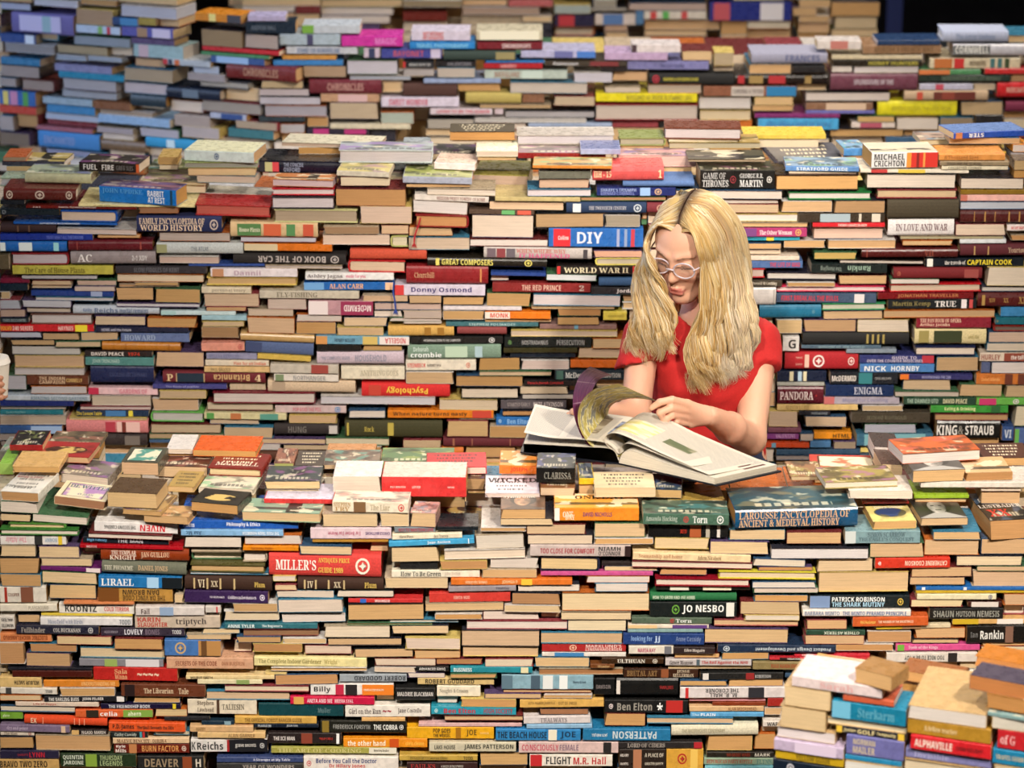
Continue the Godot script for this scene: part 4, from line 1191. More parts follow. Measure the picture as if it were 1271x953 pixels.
	"F": """
500,555.2,15.3,26.2,0,s,6a2420
573.6,669.8,9,18.4,0.4,p,a08878
500,573.6,0,8.2,0,p,8c7c5c
630.9,686.2,0.8,8.2,0,s,b06060
688.2,737.3,18.4,32.7,0,s,242440/a83038,.1,.5,#
738.3,790.5,17.4,31.1,0,s,c8bcb4/5070a0,.2,.7,#
687.2,737.3,6.1,16.8,0,p,98a8a8
737.3,765.9,0,12.3,0,p,908c80
780.7,876.8,3.7,13.3,0,p,b09c94
799.1,876.8,14.3,24.1,0,s,ccc4b8/b84040,.1,.2,#/50a050,.3,.4,#/b84848,.6,.7,#
879.9,982.2,3.1,25.6,0,s,20307c/ccc8cc,.62,.9,#/b05058,.05,.25,#
983.2,1013.9,9,28.6,0,p,c8a474
729.5,778.6,6.1,13.5,0,p,98948c
750,779.7,31.1,38.9,0,p,b09078
928,981.2,26.6,35.8,0,p,ccc4b0
786.8,799.1,14.3,30.7,0,s,5078a0
991.5,1030.9,0,9.6,0,p,c8a474
991.5,1029.9,10.7,27.7,0,p,c8a474
1032,1091.7,2.6,20.3,0,p,c09458
1036.2,1088.5,20.9,35.8,0,p,c8b490
""",
}
const TOPS := {
	"A": """
997.6,1055,830.2,842.7,9.6,14.4,9.6,0,p,e8bc7c,c89858,N
1057.4,1108.8,834.1,852.2,6.7,16.7,26.3,0,p,e4b474,a07848,N
1088.5,1148.3,861.3,874.5,9.6,14.4,7.2,0,p,dca058,b08448,N
1148.3,1215.3,868.5,884.1,8.4,14.4,7.2,0,p,d0a05c,987048,S
1222.4,1287,866.1,882.9,8.4,14.4,7.2,0,p,c88838,a07038,S
1114.8,1191.3,837.4,849.4,7.2,12,7.2,2,p,d8a460,986038,N
1200.9,1287,844.6,862.5,9.6,14.4,9.6,1,p,c87828,504858,N
1208.1,1287,820.7,832.6,9.6,14.4,9.6,2,p,d08838,c07830,N
1224.8,1296.6,888.8,893.6,7.2,9.6,4.8,0,s,88a8a8,90b0b0,S
""",
	"B": """
0,49.1,610.6,621.8,0,25.6,22.5,0,p,c89458,e8e4d8,T/a02838,.05,.75,C^uS,Amy's Story/202020,.0,.8,C_uS,UNAVOIDABLE
51.1,176.9,625.9,641.3,12.3,12.3,8.2,0,p,c89450,d8c8b0,N
66.5,130.9,618.8,629.2,7.4,19.4,10.2,0,p,a87048,ecdcb8,F/386070,.15,.95,C^S,DE WITTEN/486878,.4,.7,C_S,CLAVAN
133,196.4,611.6,630,0,18.8,12.3,0,p,e4c088,5a4630,N
73.6,135,590.1,601.4,4.9,14.3,15.3,1,p,e8d8c8,8a8078,S
150.4,201.5,633.3,639,-0.4,21.5,22.5,0,p,d8a868,b09060,S
178,235.2,640.2,649.2,0,12.3,12.3,0,p,dcb078,c8a070,S
150.4,197.4,573.8,589.1,0,16.4,9.2,2,p,dcb48c,505040,F
192.3,257.7,578.9,592.2,1.2,11.3,4.1,2,p,e8c498,60382c,S
39.9,111.5,566.6,573.8,0,13.3,10.2,2,p,d8b080,a83430,O
57.3,122.7,553.1,558.4,0,8.2,6.1,3,p,e8dcc8,706048,S
0,38.9,560,571.7,0,8.2,4.1,3,s,808078,888880,S
0,16.4,574.8,589.1,0,8.2,2,2,s,98c060,90c050,N
15.3,73.6,578.9,586,0,12.3,4.1,1,p,d0a058,dcb070,N
12.3,53.2,552.3,559.6,0,6.1,2,3,s,a02828,282424,S
239.3,319.1,558.8,566.6,0,10.2,6.1,3,p,d8a050,e06020,N
206.6,239.3,557.2,562.9,0,6.1,2,3,p,e8d8c8,e0d8d0,N
207.6,241.4,603.8,610.4,0,10.2,12.3,1,p,dcb880,b89858,T
234.7,297,624.9,636.1,0,17.4,22.5,0,p,d8a058,2c2a22,O
258.2,325.7,580.9,591.5,0,12.3,11.3,2,h,e8d0a0,802420,T/e0c8b0,.1,.9,C_S,MAXWELL
328.8,397.3,597.3,606.7,-0.4,11.3,1,1,p,e8c890,444c4c,S
245.9,315.5,605.9,612.8,0,13.3,12.3,1,p,e8dcc8,d8d0b8,S
327.7,413.6,619.4,625.1,0,11.3,4.1,1,s,d03838,d8d0e0,N
300.1,397.3,636.1,647.4,-0.4,17.4,8.2,0,p,e4c090,8aa890,B
413.6,473,591.1,610.6,0,9.2,1,1,p,f0dccc,f0e4dc,N
474,578.7,592.2,616.7,0,9.2,2,1,s,dc3c3c,ecd0c0,N/f4d8d0,.1,.28,-,CALLY HENDERSON/f4d8d0,.36,.46,-,LIFE FOR/f4d8d0,.78,.86,-,VINTAGE
412.6,506.7,622.8,636.1,0,11.9,4.1,0,s,f0e2cc,ecdcc4,S/b08848,.02,.24,^S,STEPHEN/b08848,.02,.24,_S,FRY/806040,.28,.44,#/b0a080,.5,.76,S,The Liar/d03c3c,.87,.95,@
340,364.6,574.8,584,0,8.2,2,2,p,a8b060,906050,S
365.6,401.4,577.8,584.2,0,10.2,2,2,p,c8b090,504840,T
403.4,463.8,568.6,574.4,0,6.1,2,3,p,b08858,c89060,N
401.4,470.9,576.8,582.1,0,6.1,0,2,p,c8a880,8a7868,S
473,563,573.8,582.1,0,8.2,0,3,s,58904c,608058,S
399.3,419.8,592.2,606.5,0,10.2,1,2,s,e8dcc8,c8a880,S
529.7,604.3,580.1,588.3,0,18.4,-3.1,2,p,ecdcd0,c82830,T
619.7,665.7,578,588.3,0.6,14.7,2.5,2,s,e87828,f09848,B/c83020,.3,.75,-,JOSEPH
665.7,713.8,580.9,599.3,0,17.6,4.1,1,s,1a1a1a,2c3432,S/888880,.2,.9,S,CLARISSA
602.3,669.8,612,616.9,0,22.5,0,1,p,e8d0c8,e4d4dc,T/282428,.05,.95,C^,WICKED
670.8,713.8,605.1,614.7,0,8.2,2,1,p,dcc0a0,90603c,S
579.8,602.3,593.6,607.5,0,6.1,1,2,p,b08858,604838,S
540.9,610.5,642.3,652.5,0.4,20.5,4.1,0,p,d49c5c,904038,O/f0e0b0,.25,.9,C_S,affairs
509.2,540.9,636.6,653.5,0,14.7,8.2,0,p,e4c090,b89088,S
621.7,676.9,632.1,643.9,0,21.5,0,0,p,dcac6c,80604c,P/e0e0d8,.05,.8,C^S,syndrome
688.2,792.9,630,646.4,0,18,0,0,s,f09030,f0a848,B/f4ecd8,.1,.22,S,ONE/f4ecd8,.13,.24,_S,DAY/784070,.34,.68,-,DAVID NICHOLLS/302018,.25,.85,C^S,ONE DAY/f0ece0,0,.06,#
718.9,737.3,593.6,601.4,0,14.3,-2,1,s,e0b828,687080,S
737.7,813.4,605.1,616.7,0,19.4,-1,1,p,e8ccA4,ecd4ac,T
828.8,899.3,620.2,624.7,0,19.4,-4.1,1,p,dcb878,c0a050,N
798.1,904.4,637.8,651.5,1.6,17.6,0,0,s,4c6c5a,50685a,S/e8ece8,.58,.75,S,Torn/b0bcb0,.03,.4,S,Amanda Hocking/c03c3c,.47,.53,@/e0e4e0,.86,.94,@
911.6,1065,631.2,654.6,-0.4,28.6,-10.2,0,S,1c5078,2c5460,S/d8b088,.03,.93,^S,LAROUSSE ENCYCLOPEDIA OF/d8b088,.03,.85,_S,ANCIENT & MEDIEVAL HISTORY
802.2,846.1,607.5,617.7,0,14.3,8.2,1,p,d0a868,3c5060,S
817.5,864.6,593.6,599.3,0,4.1,0,2,h,e0c8a0,802428,N
1014.9,1082.1,653,661.5,0,23.5,-2.1,0,s,d8a830,c8b050,S
1083.2,1137.5,646.6,656.2,-0.6,23.9,-7.5,0,p,dcac68,e8d888,O/e8e4d8,.2,.85,C^,Dava Sobel
1141.8,1201.5,642.8,651.9,0.6,27.3,-9.6,0,p,e0bc8c,484440,P
1134.3,1202.6,614.6,618.5,0,16.2,-1.1,1,s,98b830,a0c038,N
1150.3,1226,654.7,659.8,-0.4,14.9,-2.1,0,s,e05424,502848,N
1227.1,1281.4,644.9,669,-0.6,34.1,-21.3,0,p,d49c5c,221e1a,S/e8e4dc,.1,.95,C^S,ERIC VAN/e8e4dc,.0,.99,C=S,LUSTBADER/c83020,.1,.6,C_S,XX
1132.2,1198.3,583.1,597.6,-0.4,19.6,-9.6,1,p,e4b87c,545250,P
1118.3,1218.6,560.3,573,0.6,11.1,-19.2,2,p,ece4e0,d06838,S
1083.2,1117.3,554.9,572,3,6.4,-2.1,2,p,e8e0dc,403838,N
1198.3,1256.9,586.1,595.9,-1.1,11.1,-4.3,1,p,c08848,d8b080,B
1219.6,1281.4,568.1,578,0,9,-4.3,2,p,dca864,503028,T
1023.5,1115.1,597.6,605.2,0.6,12.4,-11.7,1,p,ece0cc,a09050,S
1006.4,1104.5,583.1,586.9,0,11.1,6.4,2,p,e0c8a8,c03c30,F
980.8,1022.4,591.2,595.9,0,10.7,-2.1,2,p,d8c098,987050,S
1142.9,1281.4,598,605.2,0,5.5,0,1,s,e4dcd0,d8d0c8,N
1053.3,1132.2,608.7,618.5,0.6,4.3,0,1,p,ece0d0,e8dcd0,N
1217.5,1268.7,604,609.5,0,4.3,0,1,p,e8d8c4,584840,N
1091.7,1119.4,576.2,592.2,2.1,8.5,-4.3,2,p,e8cca0,584038,N
1255.9,1281.4,579.4,593.3,0,6.4,-2.1,2,s,b0bcc8,88a0b0,S
1070.4,1127.9,622.3,625.3,0,4.3,-1.1,1,s,a02828,802420,N
""",
	"D": """
97.2,173.9,202.5,213.2,0.6,10.2,12.3,1,s,2a2622,3c342c,S/d0ccc4,.07,.3,-,FUEL/d0ccc4,.38,.58,-,FIRE/686460,.62,.9,-,GREG ILES/c05828,.95,1,#
0,56.3,221,231.6,0.4,13.3,6.1,1,h,b0b0b8,90a088,N
30.7,113.5,215.2,227.5,0.4,8.2,6.1,1,S,b8b894,a8b090,S
2,80.8,199.9,206.2,0,10.2,8.2,2,s,40404c,c0a860,B
120.7,221.9,233.6,252.9,0.6,9,16.4,0,s,206cb4,6a5484,S/5494c8,.04,.56,^S,JOHN UPDIKE/e8e8ec,.63,.84,^,RABBIT/e8e8ec,.63,.85,_,AT REST/183850,.92,.95,#
173.9,255.7,225.9,229.1,0,10.6,6.1,1,p,c8b898,c0b088,S
184.1,272.1,209.5,215.2,0,12.3,2,2,p,686050,788048,S
4.1,32.7,194.8,199.9,0,8.2,0,2,p,a08870,b05c34,N
196.4,220.9,194.8,204,0,4.1,0,2,p,b08c50,b89858,N
227.5,316.5,188,200.9,0.4,13.5,17.4,1,s,c0ccc8,d8d4b0,N/304c78,.43,.5,@
240.8,335.9,240.8,257.2,4.5,10.2,2,0,s,d8c8cc,d8d0c0,N/b0a0a8,.2,.7,-,THE WEDDING
243.9,317.5,218.3,227.5,0,9.8,8.2,1,p,c0b0a0,607880,S
321.6,423.9,200.1,214.8,0,15.5,10.2,1,S,1e1e2a,202026,N/282830,0,.07,#/b4b484,.07,.16,#/c84850,.16,.24,#/8c98b0,.3,.54,^,THE CONCISE/8c98b0,.3,.5,_,OXFORD
348.2,470.9,178,182.9,0,11.3,12.3,2,p,b09888,c8c0a8,N
420.8,536.4,186.2,201.9,0.8,8.6,0,1,h,b4b0b8,b0b8b8,S
338,413.6,223,231.6,0.4,6.1,6.1,0,p,c0a8b0,c07840,B
380.9,513.9,223,230.6,3.3,11.3,4.1,0,s,b8a468,c0b080,S
417.7,483.2,212.8,219.3,1.6,13.5,8.2,0,s,c0b8a8,c8b868,S
482.2,563,211.1,222.4,0.6,12.3,4.1,0,h,a8a0ac,485048,N
229.5,319.6,201.9,208.1,0,2,0,1,p,888c84,a0a868,N
587,655.8,217.6,239.2,1.3,19.7,10.4,0,p,a89080,a09850,N
500,585.7,219.7,228,2.1,15.6,2.6,0,s,9ca0b0,98a060,S
538.9,589.6,202.6,210.9,1.6,12.5,10.4,1,s,d8c8c8,d0b8a8,N
590.9,642.8,187.5,194.3,0,13.5,0,1,p,c8b8a8,e0d8c0,N
642.8,751.8,190.1,196.9,1,8.6,0,1,s,7c2020,80746c,S
641.5,762.2,167.3,179.2,0,6.5,0,2,h,b8b4bc,a8a098,N
661,759.6,205.7,209.3,0,11.2,3.9,0,s,c07c38,c09c5c,S
767.4,863.5,193,206.7,0,9.9,0,1,p,c8a8a0,c89c9c,S
768.7,825.8,170.9,180.8,0,7.8,0,2,h,908c78,788048,N
558.4,638.9,163.6,174.5,0,7.3,0,2,p,b07c38,483c28,T
531.2,588.3,191.2,198.9,0,13,7.8,2,p,b09c80,484440,S
500,533.8,180.8,196.3,0,6.5,0,1,h,a0a0a8,90989c,N
720.7,770,184.7,191.7,0,3.9,0,1,s,9094b4,606890,N
824.5,919.7,158.8,172.7,0.4,8.2,3.1,2,h,b8b0b4,643424,N
868.5,961.6,211.6,234.1,0.8,12.7,-3.1,0,s,1e1c1c,3a3a2e,S/a8a8a8,.04,.34,^S,GAME OF/b8b8b8,.03,.38,_S,THRONES/802c34,.4,.48,@/c0c0c0,.53,.84,^S,GEORGE R.R./d0d0d0,.53,.84,_S,MARTIN/c8c4c0,.89,.96,@
854.2,950.4,197.7,200.6,0,11.9,0,1,p,a08c74,484434,B
965.7,1055.7,199.3,207.5,0,22.5,-19.4,1,h,888088,606068,T
974.9,1065.9,206.5,212.8,0,11.9,4.1,0,s,5c84b8,90a8c0,S/d0d8e4,.1,.9,-,STRATFORD GUIDE
922.7,1025,167,172.7,0,4.1,0,3,s,c0a848,c8b048,N
830.7,943.2,176.8,184,0,6.1,0,2,p,a09880,a08850,S
1080.8,1164,188.9,208.2,0.6,12.7,-8.2,0,s,e0dcd8,d8ccb8,B/282424,.04,.5,^,MICHAEL/282424,.04,.5,_,CRICHTON/d88838,.53,.6,#/c03028,.6,1,#/7c2420,.68,.72,#/e09048,.78,.81,#
1165,1249.2,188.5,191.3,0,13.6,-8.2,0,s,d8b048,d8b858,S/504018,.1,.5,-,WALLACE
1180.4,1276.9,163,170.8,1.2,5.7,-20.5,1,s,2c4ca4,6880b0,N/d8dce8,.2,.42,u,STER/b07048,.03,.12,#
1256.4,1276.9,179.4,188.5,0.6,10.7,-8.2,1,p,ccc4c0,d88c2c,S
1253.3,1276.9,189.3,195.4,0.6,2.1,0,1,p,a0a0a8,606068,N
1258.5,1276.9,199.1,211,0,2.1,0,0,p,b09468,584c40,N
1047,1075.7,184.1,193.4,0,10.3,-8.2,1,s,4880b8,88a8c8,S
1141.4,1235.9,172.9,179,0,6.2,-4.1,2,p,c0b090,b8a090,S
""",
}


# ------------------------------------------------------------------ mesh collecting

class Acc:
	var v := PackedVector3Array()
	var n := PackedVector3Array()
	var uv := PackedVector2Array()
	var c := PackedColorArray()
	var ix := PackedInt32Array()


func put_tri_fan(a: Acc, xf: Transform3D, pts: PackedVector3Array, nrm: Vector3, col: Color, uvs := PackedVector2Array()) -> void:
	# pts run anticlockwise seen from the side nrm points to
	var first := a.v.size()
	var wn := (xf.basis * nrm).normalized()
	for i in pts.size():
		a.v.append(xf * pts[i])
		a.n.append(wn)
		a.c.append(col)
		a.uv.append(uvs[i] if i < uvs.size() else Vector2.ZERO)
	for i in range(1, pts.size() - 1):
		a.ix.append(first)
		a.ix.append(first + i + 1)
		a.ix.append(first + i)


func put_box(a: Acc, xf: Transform3D, lo: Vector3, hi: Vector3, col: Color, uv0 := Vector2.ZERO, top := true) -> void:
	var su := 1.0 / 0.3
	var sv := 1.0 / 0.04
	var faces := [
		[Vector3(0, 0, 1), [Vector3(lo.x, lo.y, hi.z), Vector3(hi.x, lo.y, hi.z), Vector3(hi.x, hi.y, hi.z), Vector3(lo.x, hi.y, hi.z)], 0],
		[Vector3(0, 0, -1), [Vector3(hi.x, lo.y, lo.z), Vector3(lo.x, lo.y, lo.z), Vector3(lo.x, hi.y, lo.z), Vector3(hi.x, hi.y, lo.z)], 0],
		[Vector3(1, 0, 0), [Vector3(hi.x, lo.y, hi.z), Vector3(hi.x, lo.y, lo.z), Vector3(hi.x, hi.y, lo.z), Vector3(hi.x, hi.y, hi.z)], 2],
		[Vector3(-1, 0, 0), [Vector3(lo.x, lo.y, lo.z), Vector3(lo.x, lo.y, hi.z), Vector3(lo.x, hi.y, hi.z), Vector3(lo.x, hi.y, lo.z)], 2],
		[Vector3(0, 1, 0), [Vector3(lo.x, hi.y, hi.z), Vector3(hi.x, hi.y, hi.z), Vector3(hi.x, hi.y, lo.z), Vector3(lo.x, hi.y, lo.z)], 0],
		[Vector3(0, -1, 0), [Vector3(lo.x, lo.y, lo.z), Vector3(hi.x, lo.y, lo.z), Vector3(hi.x, lo.y, hi.z), Vector3(lo.x, lo.y, hi.z)], 0]]
	for f in faces:
		if not top and absf(f[0].y) > 0.5:
			continue
		var uvs := PackedVector2Array()
		for p in f[1]:
			uvs.append(uv0 + Vector2((p.x if f[2] == 0 else p.z) * su, p.y * sv))
		put_tri_fan(a, xf, PackedVector3Array(f[1]), f[0], col, uvs)


func put_extrude(a: Acc, xf: Transform3D, outline: PackedVector2Array, x0: float, x1: float, col: Color, caps: PackedInt32Array) -> void:
	# outline in (z, y), anticlockwise seen from +x with z to the right reversed; runs along x
	var m := outline.size()
	for i in m:
		var p := outline[i]
		var q := outline[(i + 1) % m]
		var e := q - p
		if e.length_squared() < 1e-12:
			continue
		var nn := Vector3(0, e.x, -e.y)   # outward for an outline that runs bottom, front, top, back
		nn = -nn
		put_tri_fan(a, xf, PackedVector3Array([Vector3(x0, p.y, p.x), Vector3(x1, p.y, p.x), Vector3(x1, q.y, q.x), Vector3(x0, q.y, q.x)]), nn, col)
	for s in [0, 1]:
		var first := a.v.size()
		var wn := (xf.basis * Vector3(1 if s else -1, 0, 0)).normalized()
		for p in outline:
			a.v.append(xf * Vector3(x1 if s else x0, p.y, p.x))
			a.n.append(wn)
			a.c.append(col)
			a.uv.append(Vector2.ZERO)
		for t in range(0, caps.size(), 3):
			a.ix.append(first + caps[t])
			a.ix.append(first + caps[t + (1 if s else 2)])
			a.ix.append(first + caps[t + (2 if s else 1)])


func to_mesh(accs: Dictionary, keys: Array) -> ArrayMesh:
	var m := ArrayMesh.new()
	for k in keys:
		if not accs.has(k) or accs[k].ix.is_empty():
			continue
		var a: Acc = accs[k]
		var arr := []
		arr.resize(Mesh.ARRAY_MAX)
		arr[Mesh.ARRAY_VERTEX] = a.v
		arr[Mesh.ARRAY_NORMAL] = a.n
		arr[Mesh.ARRAY_TEX_UV] = a.uv
		arr[Mesh.ARRAY_COLOR] = a.c
		arr[Mesh.ARRAY_INDEX] = a.ix
		m.add_surface_from_arrays(Mesh.PRIMITIVE_TRIANGLES, arr)
		m.surface_set_material(m.get_surface_count() - 1, M[k])
	return m


func new_accs() -> Dictionary:
	return {"cover": Acc.new(), "cloth": Acc.new(), "pages": Acc.new(), "ink": Acc.new(), "print": Acc.new()}


# ------------------------------------------------------------------ lettering

func font(serif: bool) -> Font:
	if not fonts.has(serif):
		var f := SystemFont.new()
		f.font_names = PackedStringArray(["Droid Serif" if serif else "Droid Sans"])
		f.font_weight = 700
		fonts[serif] = f
	return fonts[serif]


func glyph(text: String, serif: bool) -> Array:
	var key := text + ("S" if serif else "")
	if not glyphs.has(key):
		var t := TextMesh.new()
		t.text = text
		t.font = font(serif)
		t.font_size = 32
		t.pixel_size = 0.01
		t.depth = 0.0
		t.curve_step = 3.0
		var arr := t.get_mesh_arrays() if t.get_surface_count() else []
		if arr.is_empty() or arr[Mesh.ARRAY_VERTEX] == null:
			glyphs[key] = []
		else:
			var v: PackedVector3Array = arr[Mesh.ARRAY_VERTEX]
			var ix: PackedInt32Array = arr[Mesh.ARRAY_INDEX] if arr[Mesh.ARRAY_INDEX] != null else PackedInt32Array(range(v.size()))
			var lo := Vector2(1e9, 1e9)
			var hi := Vector2(-1e9, -1e9)
			for p in v:
				lo = Vector2(minf(lo.x, p.x), minf(lo.y, p.y))
				hi = Vector2(maxf(hi.x, p.x), maxf(hi.y, p.y))
			glyphs[key] = [v, ix, lo, hi]
	return glyphs[key]


func put_text(a: Acc, xf: Transform3D, text: String, serif: bool, centre: Vector2, size: Vector2, flip: bool, col: Color) -> void:
	# xf takes the face's x right, y up, z out
	var g := glyph(text, serif)
	if g.is_empty():
		return
	var ext: Vector2 = g[3] - g[2]
	if ext.x <= 0.0 or ext.y <= 0.0:
		return
	var sy := size.y / ext.y
	var sx := size.x / ext.x
	sx = minf(sx, sy * 1.3)
	sy = minf(sy, sx * 1.7)
	var mid: Vector2 = (g[3] + g[2]) / 2.0
	var first := a.v.size()
	var wn := (xf.basis * Vector3(0, 0, 1)).normalized()
	var s := -1.0 if flip else 1.0
	for p in g[0]:
		a.v.append(xf * Vector3(centre.x + s * (p.x - mid.x) * sx, centre.y + s * (p.y - mid.y) * sy, 0.0))
		a.n.append(wn)
		a.c.append(col)
		a.uv.append(Vector2.ZERO)
	for i in g[1]:
		a.ix.append(first + i)


func put_emblem(a: Acc, xf: Transform3D, centre: Vector2, half: Vector2, col: Color) -> void:
	var k := 14
	var first := a.v.size()
	var wn := (xf.basis * Vector3(0, 0, 1)).normalized()
	for i in k:
		for rr in [1.0, 0.72]:
			var t := TAU * i / k
			a.v.append(xf * Vector3(centre.x + cos(t) * half.x * rr, centre.y + sin(t) * half.y * rr, 0))
			a.n.append(wn)
			a.c.append(col)
			a.uv.append(Vector2.ZERO)
	for i in k:
		var p := first + i * 2
		var q := first + ((i + 1) % k) * 2
		for j in [p, q + 1, q, p, p + 1, q + 1]:
			a.ix.append(j)
	var star := PackedVector3Array()
	for i in 8:
		var t := TAU * i / 8.0
		var rr := 0.55 if i % 2 == 0 else 0.25
		star.append(Vector3(centre.x + cos(t) * half.x * rr, centre.y + sin(t) * half.y * rr, 0))
	put_tri_fan(a, xf, star, Vector3(0, 0, 1), col)


func ink_for(accs: Dictionary, called: String) -> Acc:
	# bands and emblems of a single book are parts of their own
	if not accs.has("marks"):
		return accs.ink
	var a := Acc.new()
	accs.marks.append([called, a])
	return a


func put_pieces(accs: Dictionary, xf: Transform3D, pieces: Array, l: float, t: float, w: float, hard: bool) -> void:
	# print on the spine (z = 0 face) and, with the flag C, on the front cover lying uppermost
	var lift := 0.0
	for p in pieces:
		var f: PackedStringArray = p.split(",", true, 4)
		var col := lin(f[0])
		var a0 := f[1].to_float()
		var b0 := f[2].to_float()
		var fl: String = f[3]
		var serif := "S" in fl
		var u := "u" in fl
		var cx := -l / 2 + l * (a0 + b0) / 2.0
		var wide := l * (b0 - a0)
		if "C" in fl:
			var face := xf * Transform3D(Basis(Vector3(1, 0, 0), -PI / 2), Vector3(0, t + 0.0007, -w / 2))
			var yy := w * (0.22 if "^" in fl else (-0.24 if "_" in fl else 0.0))
			put_text(ink_for(accs, "cover_title"), face, f[4], serif, Vector2(cx, yy), Vector2(wide, w * 0.24), u, col)
			continue
		var out := (0.0019 if hard else 0.0003) + lift
		var face2 := xf * Transform3D(Basis(), Vector3(0, 0, out))
		if fl.begins_with("#"):
			var h0 := t * (0.10 if hard else 0.02)
			var y1 := t - h0
			# a band follows the curve of a hard spine
			put_tri_fan(ink_for(accs, "printed_band"), face2, PackedVector3Array([Vector3(cx - wide / 2, h0, 0), Vector3(cx + wide / 2, h0, 0), Vector3(cx + wide / 2, y1, 0), Vector3(cx - wide / 2, y1, 0)]), Vector3(0, 0, 1), col)
			lift += 0.00012
		elif fl.begins_with("@"):
			var hx := minf(wide / 2, t * 0.42)
			put_emblem(ink_for(accs, "emblem"), face2, Vector2(cx, t / 2), Vector2(hx, minf(t * 0.38, hx * 1.3)), col)
		elif f.size() > 4:
			var yc := t * (0.71 if "^" in fl else (0.29 if "_" in fl else 0.5))
			var hh := t * (0.37 if ("^" in fl or "_" in fl) else 0.62)
			put_text(accs.ink, xf * Transform3D(Basis(), Vector3(0, 0, out + 0.0004)), f[4], serif, Vector2(cx, yc), Vector2(wide, hh), u, col)


# ------------------------------------------------------------------ one book

func shade(c: Color, k: float) -> Color:
	return Color(c.r * k, c.g * k, c.b * k)


# Adds a book lying flat: spine along x facing +z, back board down, its front face at z = 0 and its base at y = 0.
func put_book(accs: Dictionary, xf: Transform3D, l: float, t: float, w: float, hard: bool, cloth: bool, cover: Color, paper: Color, sd: int) -> void:
	var r := RandomNumberGenerator.new()
	r.seed = sd
	var uv0 := Vector2(r.randf(), r.randf())
	var ca: Acc = accs.cloth if cloth else accs.cover
	if hard:
		var b := minf(0.0028, t * 0.14)
		var o := 0.0032
		var outer := PackedVector2Array([
			Vector2(-w, 0), Vector2(-0.0085, 0), Vector2(-0.006, 0.0011), Vector2(-0.0035, 0.0003), Vector2(-0.0005, t * 0.12), Vector2(0.0011, t * 0.3), Vector2(0.0016, t * 0.5),
			Vector2(0.0011, t * 0.7), Vector2(-0.0005, t * 0.88), Vector2(-0.0035, t - 0.0003), Vector2(-0.006, t - 0.0011), Vector2(-0.0085, t), Vector2(-w, t),
			Vector2(-w, t - b), Vector2(-0.0085, t - b), Vector2(-0.0045, t * 0.82), Vector2(-0.0025, t * 0.5), Vector2(-0.0045, t * 0.18), Vector2(-0.0085, b), Vector2(-w, b)])
		var caps := PackedInt32Array([0, 1, 18, 0, 18, 19, 1, 3, 18, 1, 2, 3, 3, 4, 17, 3, 17, 18, 4, 5, 17, 5, 6, 16, 5, 16, 17, 6, 7, 16, 7, 15, 16, 7, 8, 15, 8, 9, 14, 8, 14, 15, 9, 11, 14, 9, 10, 11, 11, 12, 13, 11, 13, 14])
		put_extrude(ca, xf, outer, -l / 2, l / 2, cover, caps)
		put_box(accs.pages, xf, Vector3(-l / 2 + o, b, -w + o), Vector3(l / 2 - o, t - b, -0.0046), paper, uv0, false)
	else:
		var c := minf(0.0007, t * 0.08)
		var e := minf(0.0014, t * 0.12)
		var outer2 := PackedVector2Array([
			Vector2(-w, 0), Vector2(-e, 0), Vector2(0, e), Vector2(0, t - e), Vector2(-e, t), Vector2(-w, t),
			Vector2(-w, t - c), Vector2(-e, t - c), Vector2(-c, t - e), Vector2(-c, e), Vector2(-e, c), Vector2(-w, c)])
		var caps2 := PackedInt32Array([0, 1, 10, 0, 10, 11, 1, 2, 9, 1, 9, 10, 2, 3, 8, 2, 8, 9, 3, 4, 7, 3, 7, 8, 4, 5, 6, 4, 6, 7])
		put_extrude(ca, xf, outer2, -l / 2, l / 2, cover, caps2)
		# the block of sheets is never quite square: it leans a little at the fore-edge
		var lean := r.randf_range(-0.0025, 0.0025)
		put_leaning_block(accs.pages, xf, l, t, w, c, lean, paper, uv0)


func put_leaning_block(a: Acc, xf: Transform3D, l: float, t: float, w: float, c: float, lean: float, paper: Color, uv0: Vector2) -> void:
	var x := l / 2 - 0.0004
	var zb := -w + 0.0028
	var p := [Vector3(-x, c, -c), Vector3(x, c, -c), Vector3(x, t - c, -c), Vector3(-x, t - c, -c), Vector3(-x, c, zb - lean), Vector3(x, c, zb - lean), Vector3(x, t - c, zb + lean), Vector3(-x, t - c, zb + lean)]
	for f in [[5, 4, 7, 6, Vector3(0, 0, -1), 0], [1, 5, 6, 2, Vector3(1, 0, 0), 2], [4, 0, 3, 7, Vector3(-1, 0, 0), 2]]:
		var pts := PackedVector3Array([p[f[0]], p[f[1]], p[f[2]], p[f[3]]])
		var uvs := PackedVector2Array()
		for q in pts:
			uvs.append(uv0 + Vector2((q.x if f[5] == 0 else q.z) / 0.3, q.y / 0.04))
		put_tri_fan(a, xf, pts, f[4], paper, uvs)


const SOFT_COVERS := ["c8b49a", "d8d0c8", "30303a", "703030", "c06a30", "385878", "487050", "d8c070", "5a4a70", "e0dcd8", "202428", "904048", "4080a0", "b0a088"]
const PAPERS := ["e8dcd0", "e6c99c", "e0c090", "d8b080", "c99a5e", "e4d4b8", "dcb488", "ead8c0"]


class Book:
	var wall := ""
	var top := false
	var filler := false
	var x0 := 0.0
	var x1 := 0.0
	var y0 := 0.0
	var y1 := 0.0
	var tilt := 0.0
	var dep := 0.0
	var shear := 0.0
	var row := 0
	var kind := "p"
	var col := ""
	var col2 := ""
	var motif := "N"
	var pieces := []
	var key := ""
	var area := 0.0
	var xf := Transform3D()
	var size := Vector3()
	var lo := Vector3()
	var hi := Vector3()
	var sd := 0
	var label := ""
	var word := ""


var books := []
var walls := {}


